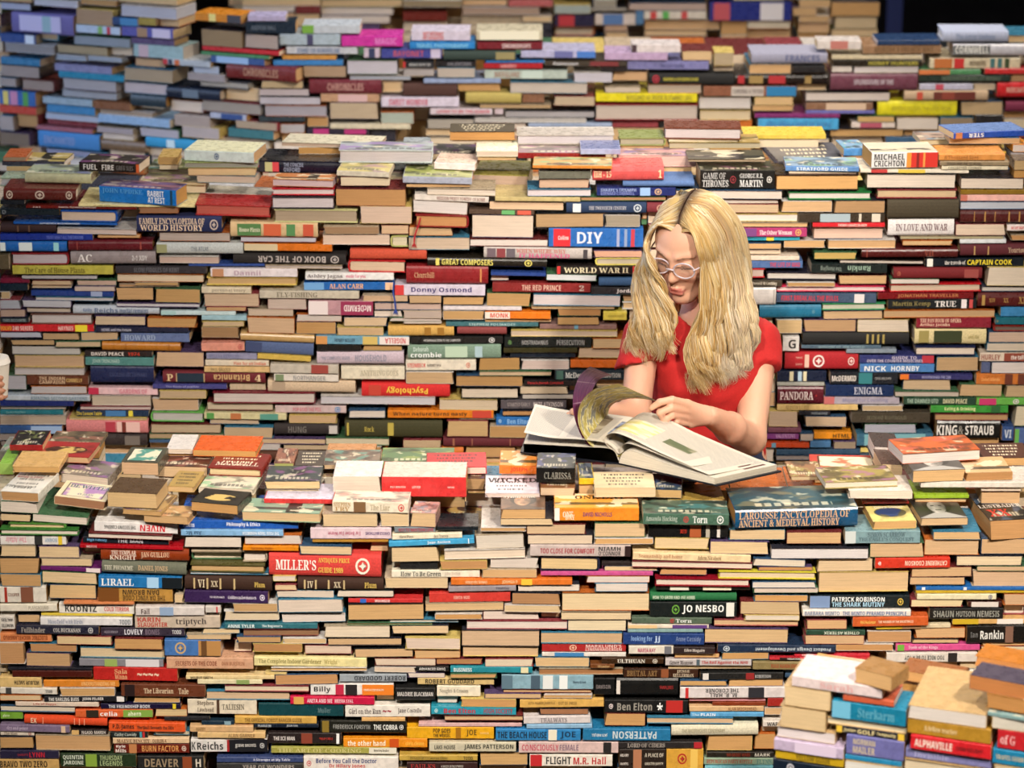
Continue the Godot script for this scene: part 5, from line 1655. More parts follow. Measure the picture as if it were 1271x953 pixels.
func set_walls() -> void:
	# each wall of books: a point on its face and the way the face looks
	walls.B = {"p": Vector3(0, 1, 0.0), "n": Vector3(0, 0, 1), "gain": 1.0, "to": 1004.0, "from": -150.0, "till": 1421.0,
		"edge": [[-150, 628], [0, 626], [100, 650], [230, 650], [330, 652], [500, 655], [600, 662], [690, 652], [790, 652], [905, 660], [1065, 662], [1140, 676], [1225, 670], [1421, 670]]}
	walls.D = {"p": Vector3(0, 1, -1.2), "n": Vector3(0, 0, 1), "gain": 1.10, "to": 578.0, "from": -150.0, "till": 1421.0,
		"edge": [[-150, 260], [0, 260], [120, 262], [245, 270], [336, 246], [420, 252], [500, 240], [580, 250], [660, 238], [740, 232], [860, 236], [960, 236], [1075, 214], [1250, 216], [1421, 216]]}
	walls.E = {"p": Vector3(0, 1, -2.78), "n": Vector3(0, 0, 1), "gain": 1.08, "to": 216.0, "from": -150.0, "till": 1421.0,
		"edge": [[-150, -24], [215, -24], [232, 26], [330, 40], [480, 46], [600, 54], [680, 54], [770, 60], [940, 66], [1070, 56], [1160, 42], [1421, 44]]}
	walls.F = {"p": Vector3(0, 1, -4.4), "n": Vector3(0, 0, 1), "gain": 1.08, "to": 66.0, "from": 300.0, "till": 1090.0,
		"edge": [[300, -26], [1030, -26], [1032, 2], [1090, 2]]}
	walls.A = {"p": P(1025, 900, Vector3(0, 0, 0.75), Vector3(0, 0, 1)), "n": Vector3(-0.36, 0, 1).normalized(), "gain": 1.0, "to": 975.0, "from": 958.0, "till": 1421.0, "edge": []}


func face_of(wall: String, x: float) -> Array:
	var w = walls[wall]
	if wall == "E" and x < 330.0:
		# the third wall turns away towards its far end
		var hinge := P(330.0, 110.0, w.p, w.n)
		return [hinge, Vector3(-0.40, 0, 1).normalized()]
	return [w.p, w.n]


func edge_y(wall: String, x: float) -> float:
	var e: Array = walls[wall].edge
	for i in range(e.size() - 1):
		if x <= e[i + 1][0]:
			return lerpf(e[i][1], e[i + 1][1], clampf((x - e[i][0]) / float(e[i + 1][0] - e[i][0]), 0.0, 1.0))
	return e[-1][1]


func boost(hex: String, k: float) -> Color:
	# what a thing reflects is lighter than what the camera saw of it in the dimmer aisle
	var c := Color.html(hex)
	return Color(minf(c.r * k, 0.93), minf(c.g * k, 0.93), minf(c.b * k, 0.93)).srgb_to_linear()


func read_tables() -> void:
	for w in FACES:
		for line in FACES[w].strip_edges().split("\n"):
			var parts: Array = Array(line.split("/"))
			var f: PackedStringArray = parts[0].split(",")
			var b := Book.new()
			b.wall = w
			b.key = line
			b.x0 = f[0].to_float()
			b.x1 = f[1].to_float()
			b.y0 = f[2].to_float()
			b.y1 = f[3].to_float()
			b.tilt = f[4].to_float()
			b.kind = f[5]
			b.col = f[6]
			b.col2 = f[7] if f.size() > 7 else ""
			b.pieces = parts.slice(1)
			books.append(b)
	for w in TOPS:
		for line in TOPS[w].strip_edges().split("\n"):
			var parts2: Array = Array(line.split("/"))
			var f2: PackedStringArray = parts2[0].split(",")
			var t := Book.new()
			t.wall = w
			t.key = line
			t.top = true
			t.x0 = f2[0].to_float()
			t.x1 = f2[1].to_float()
			t.y0 = f2[2].to_float()
			t.y1 = f2[3].to_float()
			t.tilt = f2[4].to_float()
			t.dep = f2[5].to_float()
			t.shear = f2[6].to_float()
			t.row = f2[7].to_int()
			t.kind = f2[8]
			t.col = f2[9]
			t.col2 = f2[10]
			t.motif = f2[11]
			t.pieces = parts2.slice(1)
			books.append(t)


func untangle(wall: String) -> void:
	# trims measured outlines that run into each other by a pixel or two
	var l := books.filter(func(b): return b.wall == wall and not b.top)
	for pass_ in 2:
		for i in l.size():
			for j in range(i + 1, l.size()):
				var a: Book = l[i]
				var b: Book = l[j]
				var ox := minf(a.x1, b.x1) - maxf(a.x0, b.x0)
				var oy := minf(a.y1, b.y1) - maxf(a.y0, b.y0)
				if ox <= 0.0 or oy <= -8.0:
					continue
				var ha := a.y1 - a.y0
				var hb := b.y1 - b.y0
				if ox > 3.0 and (oy < 0.55 * minf(ha, hb) or ox > 0.5 * minf(a.x1 - a.x0, b.x1 - b.x0)):
					var up := a if a.y0 + a.y1 < b.y0 + b.y1 else b
					var dn := b if up == a else a
					var over := -99.0
					for x in [maxf(a.x0, b.x0), minf(a.x1, b.x1)]:
						over = maxf(over, up.y1 + lean(up, x) - dn.y0 - lean(dn, x))
					if over > 0.0:
						var cu := minf(over / 2.0, maxf(0.0, up.y1 - up.y0 - 3.0))
						var cd := minf(over - cu, maxf(0.0, dn.y1 - dn.y0 - 3.0))
						up.y1 -= cu
						dn.y0 += cd
				elif oy > 0.0:
					var le := a if a.x0 + a.x1 < b.x0 + b.x1 else b
					var ri := b if le == a else a
					var cx := (le.x1 + ri.x0) / 2.0
					le.x1 = cx
					ri.x0 = cx


func lean(b: Book, x: float) -> float:
	return b.tilt * ((x - b.x0) / maxf(b.x1 - b.x0, 1.0) - 0.5)


func fill_gaps(wall: String) -> void:
	var w = walls[wall]
	if w.edge.is_empty():
		return
	var step := 2.0
	var top := 1e9
	for e in w.edge:
		top = minf(top, e[1])
	var nx := int((w.till - w.from) / step)
	var ny := int((w.to - top) / step)
	var grid := PackedByteArray()
	grid.resize(nx * ny)
	for i in nx:
		var ey := edge_y(wall, w.from + i * step)
		for j in ny:
			if top + j * step < ey:
				grid[j * nx + i] = 1
	for b in books:
		if b.wall != wall or b.top:
			continue
		for i in range(maxi(0, int((b.x0 - w.from) / step)), mini(nx, int(ceil((b.x1 - w.from) / step)))):
			var sl: float = b.tilt * ((w.from + i * step - b.x0) / (b.x1 - b.x0) - 0.5)
			for j in range(maxi(0, int((b.y0 + sl - top) / step)), mini(ny, int(ceil((b.y1 + sl - top) / step)))):
				grid[j * nx + i] = 1
	var r := RandomNumberGenerator.new()
	r.seed = hash(wall)
	var made := []
	for j in ny:
		for i in nx:
			if grid[j * nx + i]:
				continue
			var maxw := int(r.randf_range(62.0, 108.0) / step)
			var n := 0
			while n < maxw and i + n < nx and grid[j * nx + i + n] == 0:
				n += 1
			var maxh := int(r.randf_range(9.0, 21.0) / step)
			var h := 1
			var free := true
			while free and h < maxh and j + h < ny:
				for q in n:
					if grid[(j + h) * nx + i + q]:
						free = false
						break
				if free:
					h += 1
			for jj in h:
				for q in n:
					grid[(j + jj) * nx + i + q] = 1
			var at_x: float = w.from + i * step
			var behind_reader: bool = wall == "D" and at_x > 770.0 and at_x < 985.0
			if n * step < (7.0 if behind_reader else 24.0) or h * step < (5.0 if behind_reader else 7.0):
				continue
			var b := Book.new()
			b.wall = wall
			b.filler = true
			b.x0 = w.from + i * step + 0.3
			b.x1 = b.x0 + n * step - 0.6
			b.y0 = top + j * step + 0.2
			b.y1 = b.y0 + h * step - 0.3
			b.key = "%s %d %d" % [wall, i, j]
			b.kind = "p" if r.randf() < (0.8 if wall == "B" else 0.72) else ["s", "s", "S", "h"][r.randi() % 4]
			var pages_ := b.kind in ["p", "h"]
			b.col = PAPERS[r.randi() % PAPERS.size()] if pages_ else SOFT_COVERS[r.randi() % SOFT_COVERS.size()]
			if b.kind == "h":
				b.col2 = SOFT_COVERS[r.randi() % SOFT_COVERS.size()]
			made.append(b)
	books.append_array(made)


func place_face(b: Book) -> void:
	var fc := face_of(b.wall, (b.x0 + b.x1) / 2)
	var n: Vector3 = fc[1]
	var r := RandomNumberGenerator.new()
	r.seed = hash(b.key)
	b.sd = r.randi()
	# each one stands a little proud of its neighbours or behind them
	var proud := r.randf_range(-0.007, 0.004)
	if b.filler:
		proud = r.randf_range(-0.030, -0.006)
	if b.kind in ["s", "S"]:
		proud += 0.002
	var p0: Vector3 = fc[0]
	var cx := (b.x0 + b.x1) / 2
	var cy := (b.y0 + b.y1) / 2
	var pl := P(b.x0, cy, p0, n)
	var pr := P(b.x1, cy, p0, n)
	var pb := P(cx, b.y1, p0, n)
	var pt := P(cx, b.y0, p0, n)
	var w := Vector2(pr.x - pl.x, pr.z - pl.z).length()
	var t := pt.y - pb.y
	w -= 0.002
	t -= 0.0004
	var x := Vector3(n.z, 0, -n.x)
	var bas := Basis(x, Vector3.UP, n)
	if b.wall != "A" and not (b.wall == "E" and cx < 330.0):
		bas = bas * Basis(Vector3(0, 0, 1), -atan2(b.tilt, b.x1 - b.x0) * 0.92)
	bas = bas * Basis(Vector3.UP, r.randf_range(-0.012, 0.012))
	var deep := deep_of(b, w)
	b.size = Vector3(w, t, deep)
	var mid := Vector3(0, t / 2, 0)
	var centre := pb + Vector3.UP * (pt.y - pb.y) / 2
	b.xf = Transform3D(bas, centre - bas * mid + n * proud)
	bounds(b)
	b.area = maxf(0.0, minf(b.x1, FW) - maxf(b.x0, 0.0)) * maxf(0.0, minf(b.y1, FH) - maxf(b.y0, 0.0))


func deep_of(b: Book, w: float) -> float:
	if b.kind in ["s", "S"]:
		return clampf(w * 0.64, 0.085, 0.19)
	return clampf(w * 1.5, 0.11, 0.2) if w < 0.15 else clampf(w * 0.65, 0.1, 0.18)


func bounds(b: Book) -> void:
	var bx := AABB(Vector3(-b.size.x / 2, 0, -b.size.z), b.size)
	var g := b.xf * bx
	b.lo = g.position
	b.hi = g.end


func hits(b: Book, others: Array) -> bool:
	for o in others:
		if b.lo.x < o.hi.x - 0.006 and o.lo.x < b.hi.x - 0.006 and b.lo.y < o.hi.y - 0.0015 and o.lo.y < b.hi.y - 0.0015 and b.lo.z < o.hi.z - 0.004 and o.lo.z < b.hi.z - 0.004:
			return true
	return false


func place_tops(wall: String) -> void:
	var done := books.filter(func(b): return b.wall == wall and not b.top and b.hi.y > 0.85)
	var l := books.filter(func(b): return b.wall == wall and b.top)
	l.sort_custom(func(a, c): return a.y1 > c.y1 if a.row == c.row else a.row < c.row)
	var fc := face_of(wall, 600.0)
	var n: Vector3 = fc[1]
	for b in l:
		var r := RandomNumberGenerator.new()
		r.seed = hash(b.key)
		b.sd = r.randi()
		var best := 1e9
		var keep := [Transform3D(), Vector3()]
		for k in range(0, 76):
			var back := -0.014 + 0.008 * k
			var want: float = 0.0 if b.row == 0 else 0.095 * b.row
			var cost: float = absf(back - want) * (1.0 if back > want else 1.4)
			if cost >= best:
				continue
			try_top(b, fc[0] - n * back, n)
			if not hits(b, done):
				best = cost
				keep = [b.xf, b.size]
		if best > 1e8:
			try_top(b, fc[0] - n * (0.0 if b.row == 0 else 0.095 * b.row), n)
		else:
			b.xf = keep[0]
			b.size = keep[1]
			bounds(b)
		done.append(b)
		b.area = maxf(0.0, minf(b.x1, FW) - maxf(b.x0, 0.0)) * (b.y1 - b.y0 + b.dep)


func try_top(b: Book, p0: Vector3, n: Vector3) -> void:
	var cx := (b.x0 + b.x1) / 2
	var pb := P(cx, b.y1, p0, n)
	var pl := P(b.x0, b.y1, p0, n)
	var pr := P(b.x1, b.y1, p0, n)
	var pt := P(cx, b.y0, p0, n)
	var w := Vector2(pr.x - pl.x, pr.z - pl.z).length()
	var t := maxf(pt.y - pb.y, 0.004)
	# depth from the height of the cover in the picture
	var d := (EYE - pb)
	var slope := d.y / Vector2(d.x, d.z).length()
	var far := d.length()
	var sc := FOCAL / far
	var deep := clampf(b.dep / (sc * sin(atan(slope))), 0.07, 0.24)
	if b.wall == "A":
		deep = clampf(deep, 0.07, 0.115)
	elif b.row > 0:
		deep = maxf(deep, 0.105)
	var yaw := clampf(atan2(b.shear / sc, deep), -0.45, 0.45)
	var x := Vector3(n.z, 0, -n.x)
	var bas := Basis(x, Vector3.UP, n) * Basis(Vector3.UP, -yaw * 0.6)
	if b.wall != "A":
		bas = bas * Basis(Vector3(0, 0, 1), -atan2(b.tilt, b.x1 - b.x0) * 0.8)
	b.size = Vector3(w, t, deep)
	b.xf = Transform3D(bas, pb)
	bounds(b)


# builds the book into accs, in its own axes times xf
func draw_book(b: Book, accs: Dictionary, xf: Transform3D) -> void:
	var gain: float = walls[b.wall].gain
	var w := b.size.x
	var t := b.size.y
	var d := b.size.z
	var r := RandomNumberGenerator.new()
	r.seed = b.sd + 1
	var spine := b.kind in ["s", "S"]
	var hard := b.kind in ["S", "h"]
	var cover: Color
	var paper: Color
	if spine:
		cover = boost(b.col, gain)
		paper = lin(PAPERS[r.randi() % PAPERS.size()])
	else:
		paper = boost(b.col, gain if not b.filler else 1.0).lerp(Color(0.80, 0.66, 0.54), 0.12)
		cover = boost(b.col2, gain) if b.col2 != "" else lin("c8a878" if b.wall == "A" else SOFT_COVERS[r.randi() % SOFT_COVERS.size()])
	var cloth := b.kind == "S" and r.randf() < 0.6
	var here := xf
	if spine:
		put_book(accs, here, w, t, d, hard, cloth, cover, paper, b.sd)
		if b.pieces.size():
			put_pieces(accs, here, b.pieces.map(func(p): return regain(p, gain)), w, t, d, hard)
	else:
		var turn := PI
		var ll := w
		var ww := d
		if w < 0.15:
			turn = PI / 2 if r.randf() < 0.6 else -PI / 2
			ll = d
			ww = w
		here = xf * Transform3D(Basis(), Vector3(0, 0, -d / 2)) * Transform3D(Basis(Vector3.UP, turn), Vector3()) * Transform3D(Basis(), Vector3(0, 0, ww / 2))
		put_book(accs, here, ll, t, ww, hard, false, cover, paper, b.sd)
		var art := b.pieces.filter(func(p): return "C" in p.split(",")[3])
		if art.size():
			put_pieces(accs, xf, art, w, t, d, false)
	if b.top and b.motif != "N":
		put_cover_print(accs.print, xf, w, t, d, b)
	elif b.top and spine and b.col2 != "":
		var e := 0.0015
		var cc := boost(b.col2, gain)
		put_tri_fan(accs.cover, xf, PackedVector3Array([Vector3(-w / 2 + e, t + 0.0002, -e), Vector3(w / 2 - e, t + 0.0002, -e), Vector3(w / 2 - e, t + 0.0002, -d + e), Vector3(-w / 2 + e, t + 0.0002, -d + e)]), Vector3.UP, cc)


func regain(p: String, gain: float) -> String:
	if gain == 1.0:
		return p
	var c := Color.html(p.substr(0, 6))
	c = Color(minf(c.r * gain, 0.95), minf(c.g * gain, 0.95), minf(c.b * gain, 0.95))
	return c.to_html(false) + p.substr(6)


func put_cover_print(a: Acc, xf: Transform3D, w: float, t: float, d: float, b: Book) -> void:
	var k: int = cells[b.key]
	var s := 1.0 / CELLS
	var u0 := (k % CELLS) * s + s * 0.01
	var v0 := int(k / float(CELLS)) * s + s * 0.01
	var s2 := s * 0.98
	var e := 0.0012
	var y := t + 0.0003
	put_tri_fan(a, xf, PackedVector3Array([Vector3(-w / 2 + e, y, -e), Vector3(w / 2 - e, y, -e), Vector3(w / 2 - e, y, -d + e), Vector3(-w / 2 + e, y, -d + e)]), Vector3.UP, Color.WHITE,
		PackedVector2Array([Vector2(u0, v0 + s2), Vector2(u0 + s2, v0 + s2), Vector2(u0 + s2, v0), Vector2(u0, v0)]))


const SINGLES := 300


func make_books() -> void:
	set_walls()
	read_tables()
	for w in ["A", "B", "D", "E", "F"]:
		untangle(w)
		fill_gaps(w)
	for b in books:
		if not b.top:
			place_face(b)
	for w in ["A", "B", "D"]:
		place_tops(w)
	var ranked := books.filter(func(b): return not b.filler or b.area > 900.0)
	ranked.sort_custom(func(a, c): return a.area > c.area)
	var single := ranked.slice(0, SINGLES)
	describe(single)
	for b in single:
		var accs := new_accs()
		accs.marks = []
		draw_book(b, accs, Transform3D())
		var hard: bool = b.kind in ["S", "h"]
		var o := Node3D.new()
		o.name = numbered("hardback_book" if hard else "paperback_book")
		o.transform = b.xf
		o.set_meta("label", b.label)
		o.set_meta("category", "book")
		o.set_meta("group", {"A": "books in the blurred near corner stack", "B": "books of the wall in front of the reader", "D": "books of the wall behind the reader", "E": "books of the far wall", "F": "books of the last wall"}[b.wall])
		add_child(o)
		add_part(o, "cover", to_mesh(accs, ["cover", "cloth", "print"]))
		add_part(o, "page_block", to_mesh(accs, ["pages"]))
		add_part(o, "lettering", to_mesh(accs, ["ink"]))
		for mk in accs.marks:
			add_part(o, mk[0], acc_mesh(mk[1], M.ink))
	var chosen := {}
	for b in single:
		chosen[b] = true
	var rest := new_accs()
	for b in books:
		if not chosen.has(b):
			draw_book(b, rest, b.xf)
	keep_out = single
	fill_behind(rest)
	var s := MeshInstance3D.new()
	s.name = "stacked_books"
	s.mesh = to_mesh(rest, ["cover", "cloth", "pages", "ink", "print"])
	s.set_meta("kind", "stuff")
	s.set_meta("label", "mass of smaller stacked books filling the walls of the maze")
	s.set_meta("category", "books")
	add_child(s)


func add_part(parent: Node3D, called: String, m: Mesh) -> MeshInstance3D:
	if m.get_surface_count() == 0:
		return null
	var o := MeshInstance3D.new()
	o.name = called
	o.mesh = m
	parent.add_child(o, true)
	return o


var keep_out := []


func rough_book(accs: Dictionary, r: RandomNumberGenerator, lo: Vector3, hi: Vector3, wall_n := Vector3(0, 0, 1)) -> void:
	var n := wall_n
	var x := Vector3(n.z, 0, -n.x)
	for o in keep_out:
		if lo.x < o.hi.x and o.lo.x < hi.x and lo.y < o.hi.y - 0.001 and o.lo.y < hi.y - 0.001 and lo.z < o.hi.z and o.lo.z < hi.z:
			return
	var w := hi.x - lo.x
	var t := hi.y - lo.y
	var d := hi.z - lo.z
	var xf := Transform3D(Basis(x, Vector3.UP, n), Vector3((lo.x + hi.x) / 2, lo.y, hi.z))
	put_box(accs.pages, xf, Vector3(-w / 2, 0.0008, -d), Vector3(w / 2, t - 0.0008, 0), lin(PAPERS[r.randi() % PAPERS.size()]), Vector2(r.randf(), r.randf()), false)
	var c := lin(SOFT_COVERS[r.randi() % SOFT_COVERS.size()])
	put_box(accs.cover, xf, Vector3(-w / 2, t - 0.0008, -d), Vector3(w / 2, t, 0), c)
	put_box(accs.cover, xf, Vector3(-w / 2, 0, -d), Vector3(w / 2, 0.0008, 0), c)


func rough_rows(accs: Dictionary, r: RandomNumberGenerator, x0: float, x1: float, y0: float, y1: float, z_front: float, deep: float, th: float) -> void:
	var y := y0
	while y < y1 - 0.008:
		var t := minf(r.randf_range(th * 0.7, th * 1.3), y1 - y)
		var x := x0 - r.randf() * 0.1
		while x < x1:
			var w := r.randf_range(0.12, 0.2)
			var zf := z_front - r.randf() * 0.015
			rough_book(accs, r, Vector3(x, y, zf - deep), Vector3(x + w - 0.003, y + t - 0.0005, zf))
			x += w
		y += t


func fill_behind(accs: Dictionary) -> void:
	var r := RandomNumberGenerator.new()
	r.seed = 99
	# the stacks go down to the floor below the picture and are two or three books deep
	var lowB := P(600, 1003, walls.B.p, walls.B.n).y
	rough_rows(accs, r, -1.45, 1.45, 0.0, lowB - 0.002, -0.005, 0.15, 0.05)
	var lowD := P(600, 577, walls.D.p, walls.D.n).y
	rough_rows(accs, r, -1.75, 1.75, 0.0, lowD - 0.002, -1.205, 0.15, 0.05)
	var lowE := P(600, 215, walls.E.p, walls.E.n).y
	rough_rows(accs, r, -0.8, 2.1, 0.0, lowE - 0.002, -2.79, 0.15, 0.06)
	var lowF := P(600, 65, walls.F.p, walls.F.n).y
	rough_rows(accs, r, -1.0, 1.35, 0.0, lowF - 0.002, -4.41, 0.15, 0.06)
	# second layer
	rough_rows(accs, r, -1.45, 1.45, 0.0, 1.035, -0.222, 0.16, 0.045)
	rough_rows(accs, r, -1.75, 1.75, 0.0, 1.40, -1.42, 0.36, 0.045)
	rough_rows(accs, r, -0.8, 2.1, 0.0, 1.52, -3.0, 0.3, 0.05)
	rough_rows(accs, r, -1.0, 1.3, 0.0, 1.48, -4.62, 0.3, 0.05)
	# supports below the books that lie on top
	var tops := books.filter(func(b): return b.top)
	for b in tops:
		if b.wall == "A":
			continue
		var floor_y: float = 1.035 if b.wall == "B" else 1.40
		var y: float = b.lo.y
		var lower := floor_y
		for o in books:
			if o == b or o.wall != b.wall:
				continue
			if b.lo.x < o.hi.x - 0.01 and o.lo.x < b.hi.x - 0.01 and b.lo.z < o.hi.z - 0.01 and o.lo.z < b.hi.z - 0.01 and o.hi.y <= b.lo.y + 0.004:
				lower = maxf(lower, o.hi.y)
		var c: Vector3 = (b.lo + b.hi) / 2
		while y - lower > 0.006:
			var t := minf(r.randf_range(0.018, 0.034), y - lower)
			var hw: float = minf(b.size.x * 0.46, 0.09)
			rough_book(accs, r, Vector3(c.x - hw, y - t, c.z - b.size.z * 0.46), Vector3(c.x + hw, y - 0.0006, c.z + b.size.z * 0.44))
			y -= t
	# the near corner stack
	var wa = walls.A
	var n: Vector3 = wa.n
	var xa := Vector3(n.z, 0, -n.x)
	for layer in 2:
		for k in 40:
			var y0 := 0.022 * k
			for j in 4:
				var at: Vector3 = wa.p + xa * (-0.015 + 0.165 * j + r.randf_range(-0.01, 0.01)) - n * (0.02 + 0.21 * layer + r.randf() * 0.01)
				var hi_y := 0.022 * (k + 1)
				var lim := P(965, 953, wa.p, wa.n).y - 0.06 if layer == 0 else P(965, 850, wa.p, wa.n).y - 0.02
				if hi_y > lim:
					continue
				var xf := Transform3D(Basis(xa, Vector3.UP, n), Vector3(at.x, y0, at.z))
				put_box(accs.pages, xf, Vector3(-0.08, 0.001, -0.15), Vector3(0.08, 0.021, 0), lin(PAPERS[r.randi() % PAPERS.size()]), Vector2(r.randf(), r.randf()), false)
				put_box(accs.cover, xf, Vector3(-0.08, 0.0205, -0.15), Vector3(0.08, 0.0215, 0), lin(["c8a878", "d8c0a0", "b89058"][r.randi() % 3]))


# ------------------------------------------------------------------ what each one is called

const HUES := [[0.03, "red"], [0.10, "orange"], [0.17, "yellow"], [0.42, "green"], [0.52, "teal"], [0.70, "blue"], [0.80, "purple"], [0.94, "pink"], [1.01, "red"]]


func colour_word(hex: String) -> String:
	var c := Color.html(hex)
	if c.s < 0.14:
		return "black" if c.v < 0.24 else ("dark grey" if c.v < 0.45 else ("grey" if c.v < 0.74 else "white"))
	var h := "red"
	for e in HUES:
		if c.h < e[0]:
			h = e[1]
			break
	if c.v < 0.22:
		return "dark brown" if c.s >= 0.4 and h in ["red", "orange", "yellow"] else ("dark navy" if c.s >= 0.4 and h == "blue" else "black")
	if h in ["orange", "yellow", "red"] and c.s < 0.45 and c.v > 0.8:
		return "cream" if h != "red" else "pale pink"
	if h in ["orange", "yellow"] and c.v < 0.62:
		return "brown" if h == "orange" else "olive"
	if h == "orange" and c.s < 0.7:
		return "tan"
	if c.v < 0.48:
		return {"red": "maroon", "blue": "navy"}.get(h, "dark " + h)
	if c.s < 0.4:
		return "pale " + h
	return h


# title words that read well from a step away; used to tell the spines apart
const TITLE_WORDS := ["Affair", "SECOND COMING", "KNIGHT", "PHONEME", "Philosophy", "FOOD TRAIN", "For Better", "Green", "COMFORT", "EAGLE'S", "TERROR", "PLAYGROUND", "triptych", "LOVELY", "ELECTRIC", "SECRETS", "Tale", "DARLING BUDS", "FRIENDSHIP", "Skull Beneath", "dry and peace", "BURN FACTOR", "secrets", "TWO ZERO", "LEGENDS", "Beginner's", "Indoor Gardener", "Girl on the Run", "RANGER GUIDE", "PLAGUE", "ICE MAN", "COBRA", "other hand", "ART OF COOKING", "Stranger at My Table", "YEAR OF WONDERS", "Before You Call", "GNVQ", "BUSINESS", "Crosses", "OUT OF INDIA", "HIGH SOCIETY", "THALWAYS", "WEASEL", "BEACH HOUSE", "LAKE HOUSE", "CONSCIOUSLY", "FLIGHT", "A WEEK IN", "HERBS", "Torn", "looking for", "Product Design", "VEGETABLE", "Red Against", "BRUTAL ART", "CORONER", "PLAIN", "GREATER SAFETY", "REPTILE", "SHARK MUTINY", "PYRAMID", "HOUNDS", "TOO NICE", "EXPERT", "GOLF", "TRAVEL GUIDE", "fellow teacher", "RECORDBREAKERS", "WORLD HISTORY", "House Plants", "BOOK OF THE CAR", "TWENTIETH CENTURY", "DIY", "HAPPENED", "GREAT COMPOSERS", "WORLD WAR", "Other Woman", "CANARY", "LOVE AND WAR", "travels of", "mortal remains", "SERIES", "DICTIONARY", "INDIAN", "SECOND GARDENS", "Lemon Table", "FLY-FISHING", "COMPLETE GUIDE", "ANYTHING GOES", "Psychology", "nature turns", "RED PRINCE", "COMPUTER", "PERSECUTION", "AUGUST 1914", "RETRIBUTION", "STARTED EARLY", "FIRST BREAK", "STRANGE", "ENIGMA", "TRUE", "OPERA", "the tall", "MEDICINES", "DAMNED", "Drinking", "DAUGHTER", "PHOTOGRAPHY", "SNOWDROPS", "CARTOON", "DECISION", "Fingertips", "FRENCH WAY", "SPLENDOURS", "HISTORY", "RABBIT", "FUEL", "CONCISE", "THRONES", "Liar", "syndrome", "ONE DAY", "affairs", "WICKED", "MEDIEVAL", "Story", "ANTIQUES", "CHRONICLES", "TOTEM", "AND ME", "GUIDE"]


func describe(list: Array) -> void:
	var where := {"A": "blurred near corner stack", "B": "wall before the reader", "D": "wall behind the reader", "E": "far wall", "F": "last wall"}
	for b in list:
		for p in b.pieces:
			var f: PackedStringArray = p.split(",", true, 4)
			if f.size() < 5 or b.word != "":
				continue
			for t in TITLE_WORDS:
				if t in f[4] and not (t == "THRONES"):
					b.word = t
					break
	var seen_labels := {}
	for b in list:
		var base := base_phrase(b)
		var near := list.filter(func(o): return o != b and o.wall == b.wall and touching(b, o))
		near.sort_custom(func(p, q): return (1 if q.word == "" else 0) > (1 if p.word == "" else 0))
		var options := []
		if b.word != "":
			options.append("%s in the %s" % [base, where[b.wall]])
		var lettered := near.filter(func(o): return o.word != "")
		for o in lettered:
			options.append("%s %s %s" % [base, relation(b, o), short_phrase(o)])
		for o in lettered:
			for q in near:
				if o != q:
					options.append("%s %s %s and %s %s" % [base, relation(b, o), short_phrase(o), relation(b, q), short_phrase(q)])
		var others := list.filter(func(o): return o != b and o.wall == b.wall and o.word != "" and not lettered.has(o))
		others.sort_custom(func(p, q): return away(b, p) < away(b, q))
		for o in others.slice(0, 3):
			for q in near:
				options.append("%s %s %s near the %s" % [base, relation(b, q), short_phrase(q), short_phrase(o)])
			options.append("%s near the %s" % [base, short_phrase(o)])
		for o in near:
			options.append("%s %s %s" % [base, relation(b, o), short_phrase(o)])
		options.append("%s in the %s" % [base, where[b.wall]])
		var pick := ""
		for t in options:
			var n: int = t.split(" ").size()
			if not seen_labels.has(t) and n >= 4 and n <= 16:
				pick = t
				break
		if pick == "":
			pick = options[-1]
		seen_labels[pick] = true
		b.label = pick


func away(b: Book, o: Book) -> float:
	return Vector2(b.x0 + b.x1 - o.x0 - o.x1, (b.y0 + b.y1 - o.y0 - o.y1) * 2.0).length()


func touching(b: Book, o: Book) -> bool:
	var gx := maxf(b.x0, o.x0) - minf(b.x1, o.x1)
	var gy := maxf(b.y0 - b.dep, o.y0 - o.dep) - minf(b.y1, o.y1)
	return gx < 8.0 and gy < 7.0


func relation(b: Book, o: Book) -> String:
	var gx := minf(b.x1, o.x1) - maxf(b.x0, o.x0)
	if gx > 6.0:
		return "above" if b.y1 + b.y0 < o.y1 + o.y0 else "under"
	return "beside"


func thick_word(b: Book) -> String:
	return "thick" if b.size.y > 0.042 else ("thin" if b.size.y < 0.016 else "")


func base_phrase(b: Book) -> String:
	var t := thick_word(b)
	var s := ""
	if b.kind in ["s", "S"]:
		s = "%s %s" % [colour_word(b.col), "hardback spine" if b.kind == "S" else "paperback spine"]
		if b.word != "":
			s += " lettered " + b.word
		elif b.pieces.size():
			s += " with %s print" % colour_word(b.pieces[0].substr(0, 6))
	elif b.top:
		s = "%s book with %s page edge" % [colour_word(b.col2), colour_word(b.col)]
		if b.word != "":
			s += " lettered " + b.word
	elif b.kind == "h":
		s = "%s hardback with %s page edge outward" % [colour_word(b.col2) if b.col2 != "" else "plain", colour_word(b.col)]
	else:
		s = "%s paperback page edge" % colour_word(b.col)
	return (t + " " + s).strip_edges()


func short_phrase(o: Book) -> String:
	if o.word != "":
		return "%s book lettered %s" % [colour_word(o.col if o.kind in ["s", "S"] else o.col2), o.word]
	if o.kind in ["s", "S"]:
		return "%s spine" % colour_word(o.col)
	return "%s page edge" % colour_word(o.col)


# ------------------------------------------------------------------ the hall

func slab(called: String, lo: Vector3, hi: Vector3, m: Material) -> MeshInstance3D:
	var b := BoxMesh.new()
	b.size = hi - lo
	var o := MeshInstance3D.new()
	o.name = called
	o.mesh = b
	o.material_override = m
	o.position = (lo + hi) / 2
	o.set_meta("kind", "structure")
	add_child(o)
	return o


func plain(c: Color, rough := 0.85) -> StandardMaterial3D:
	var m := StandardMaterial3D.new()
	m.albedo_color = c
	m.roughness = rough
	return m


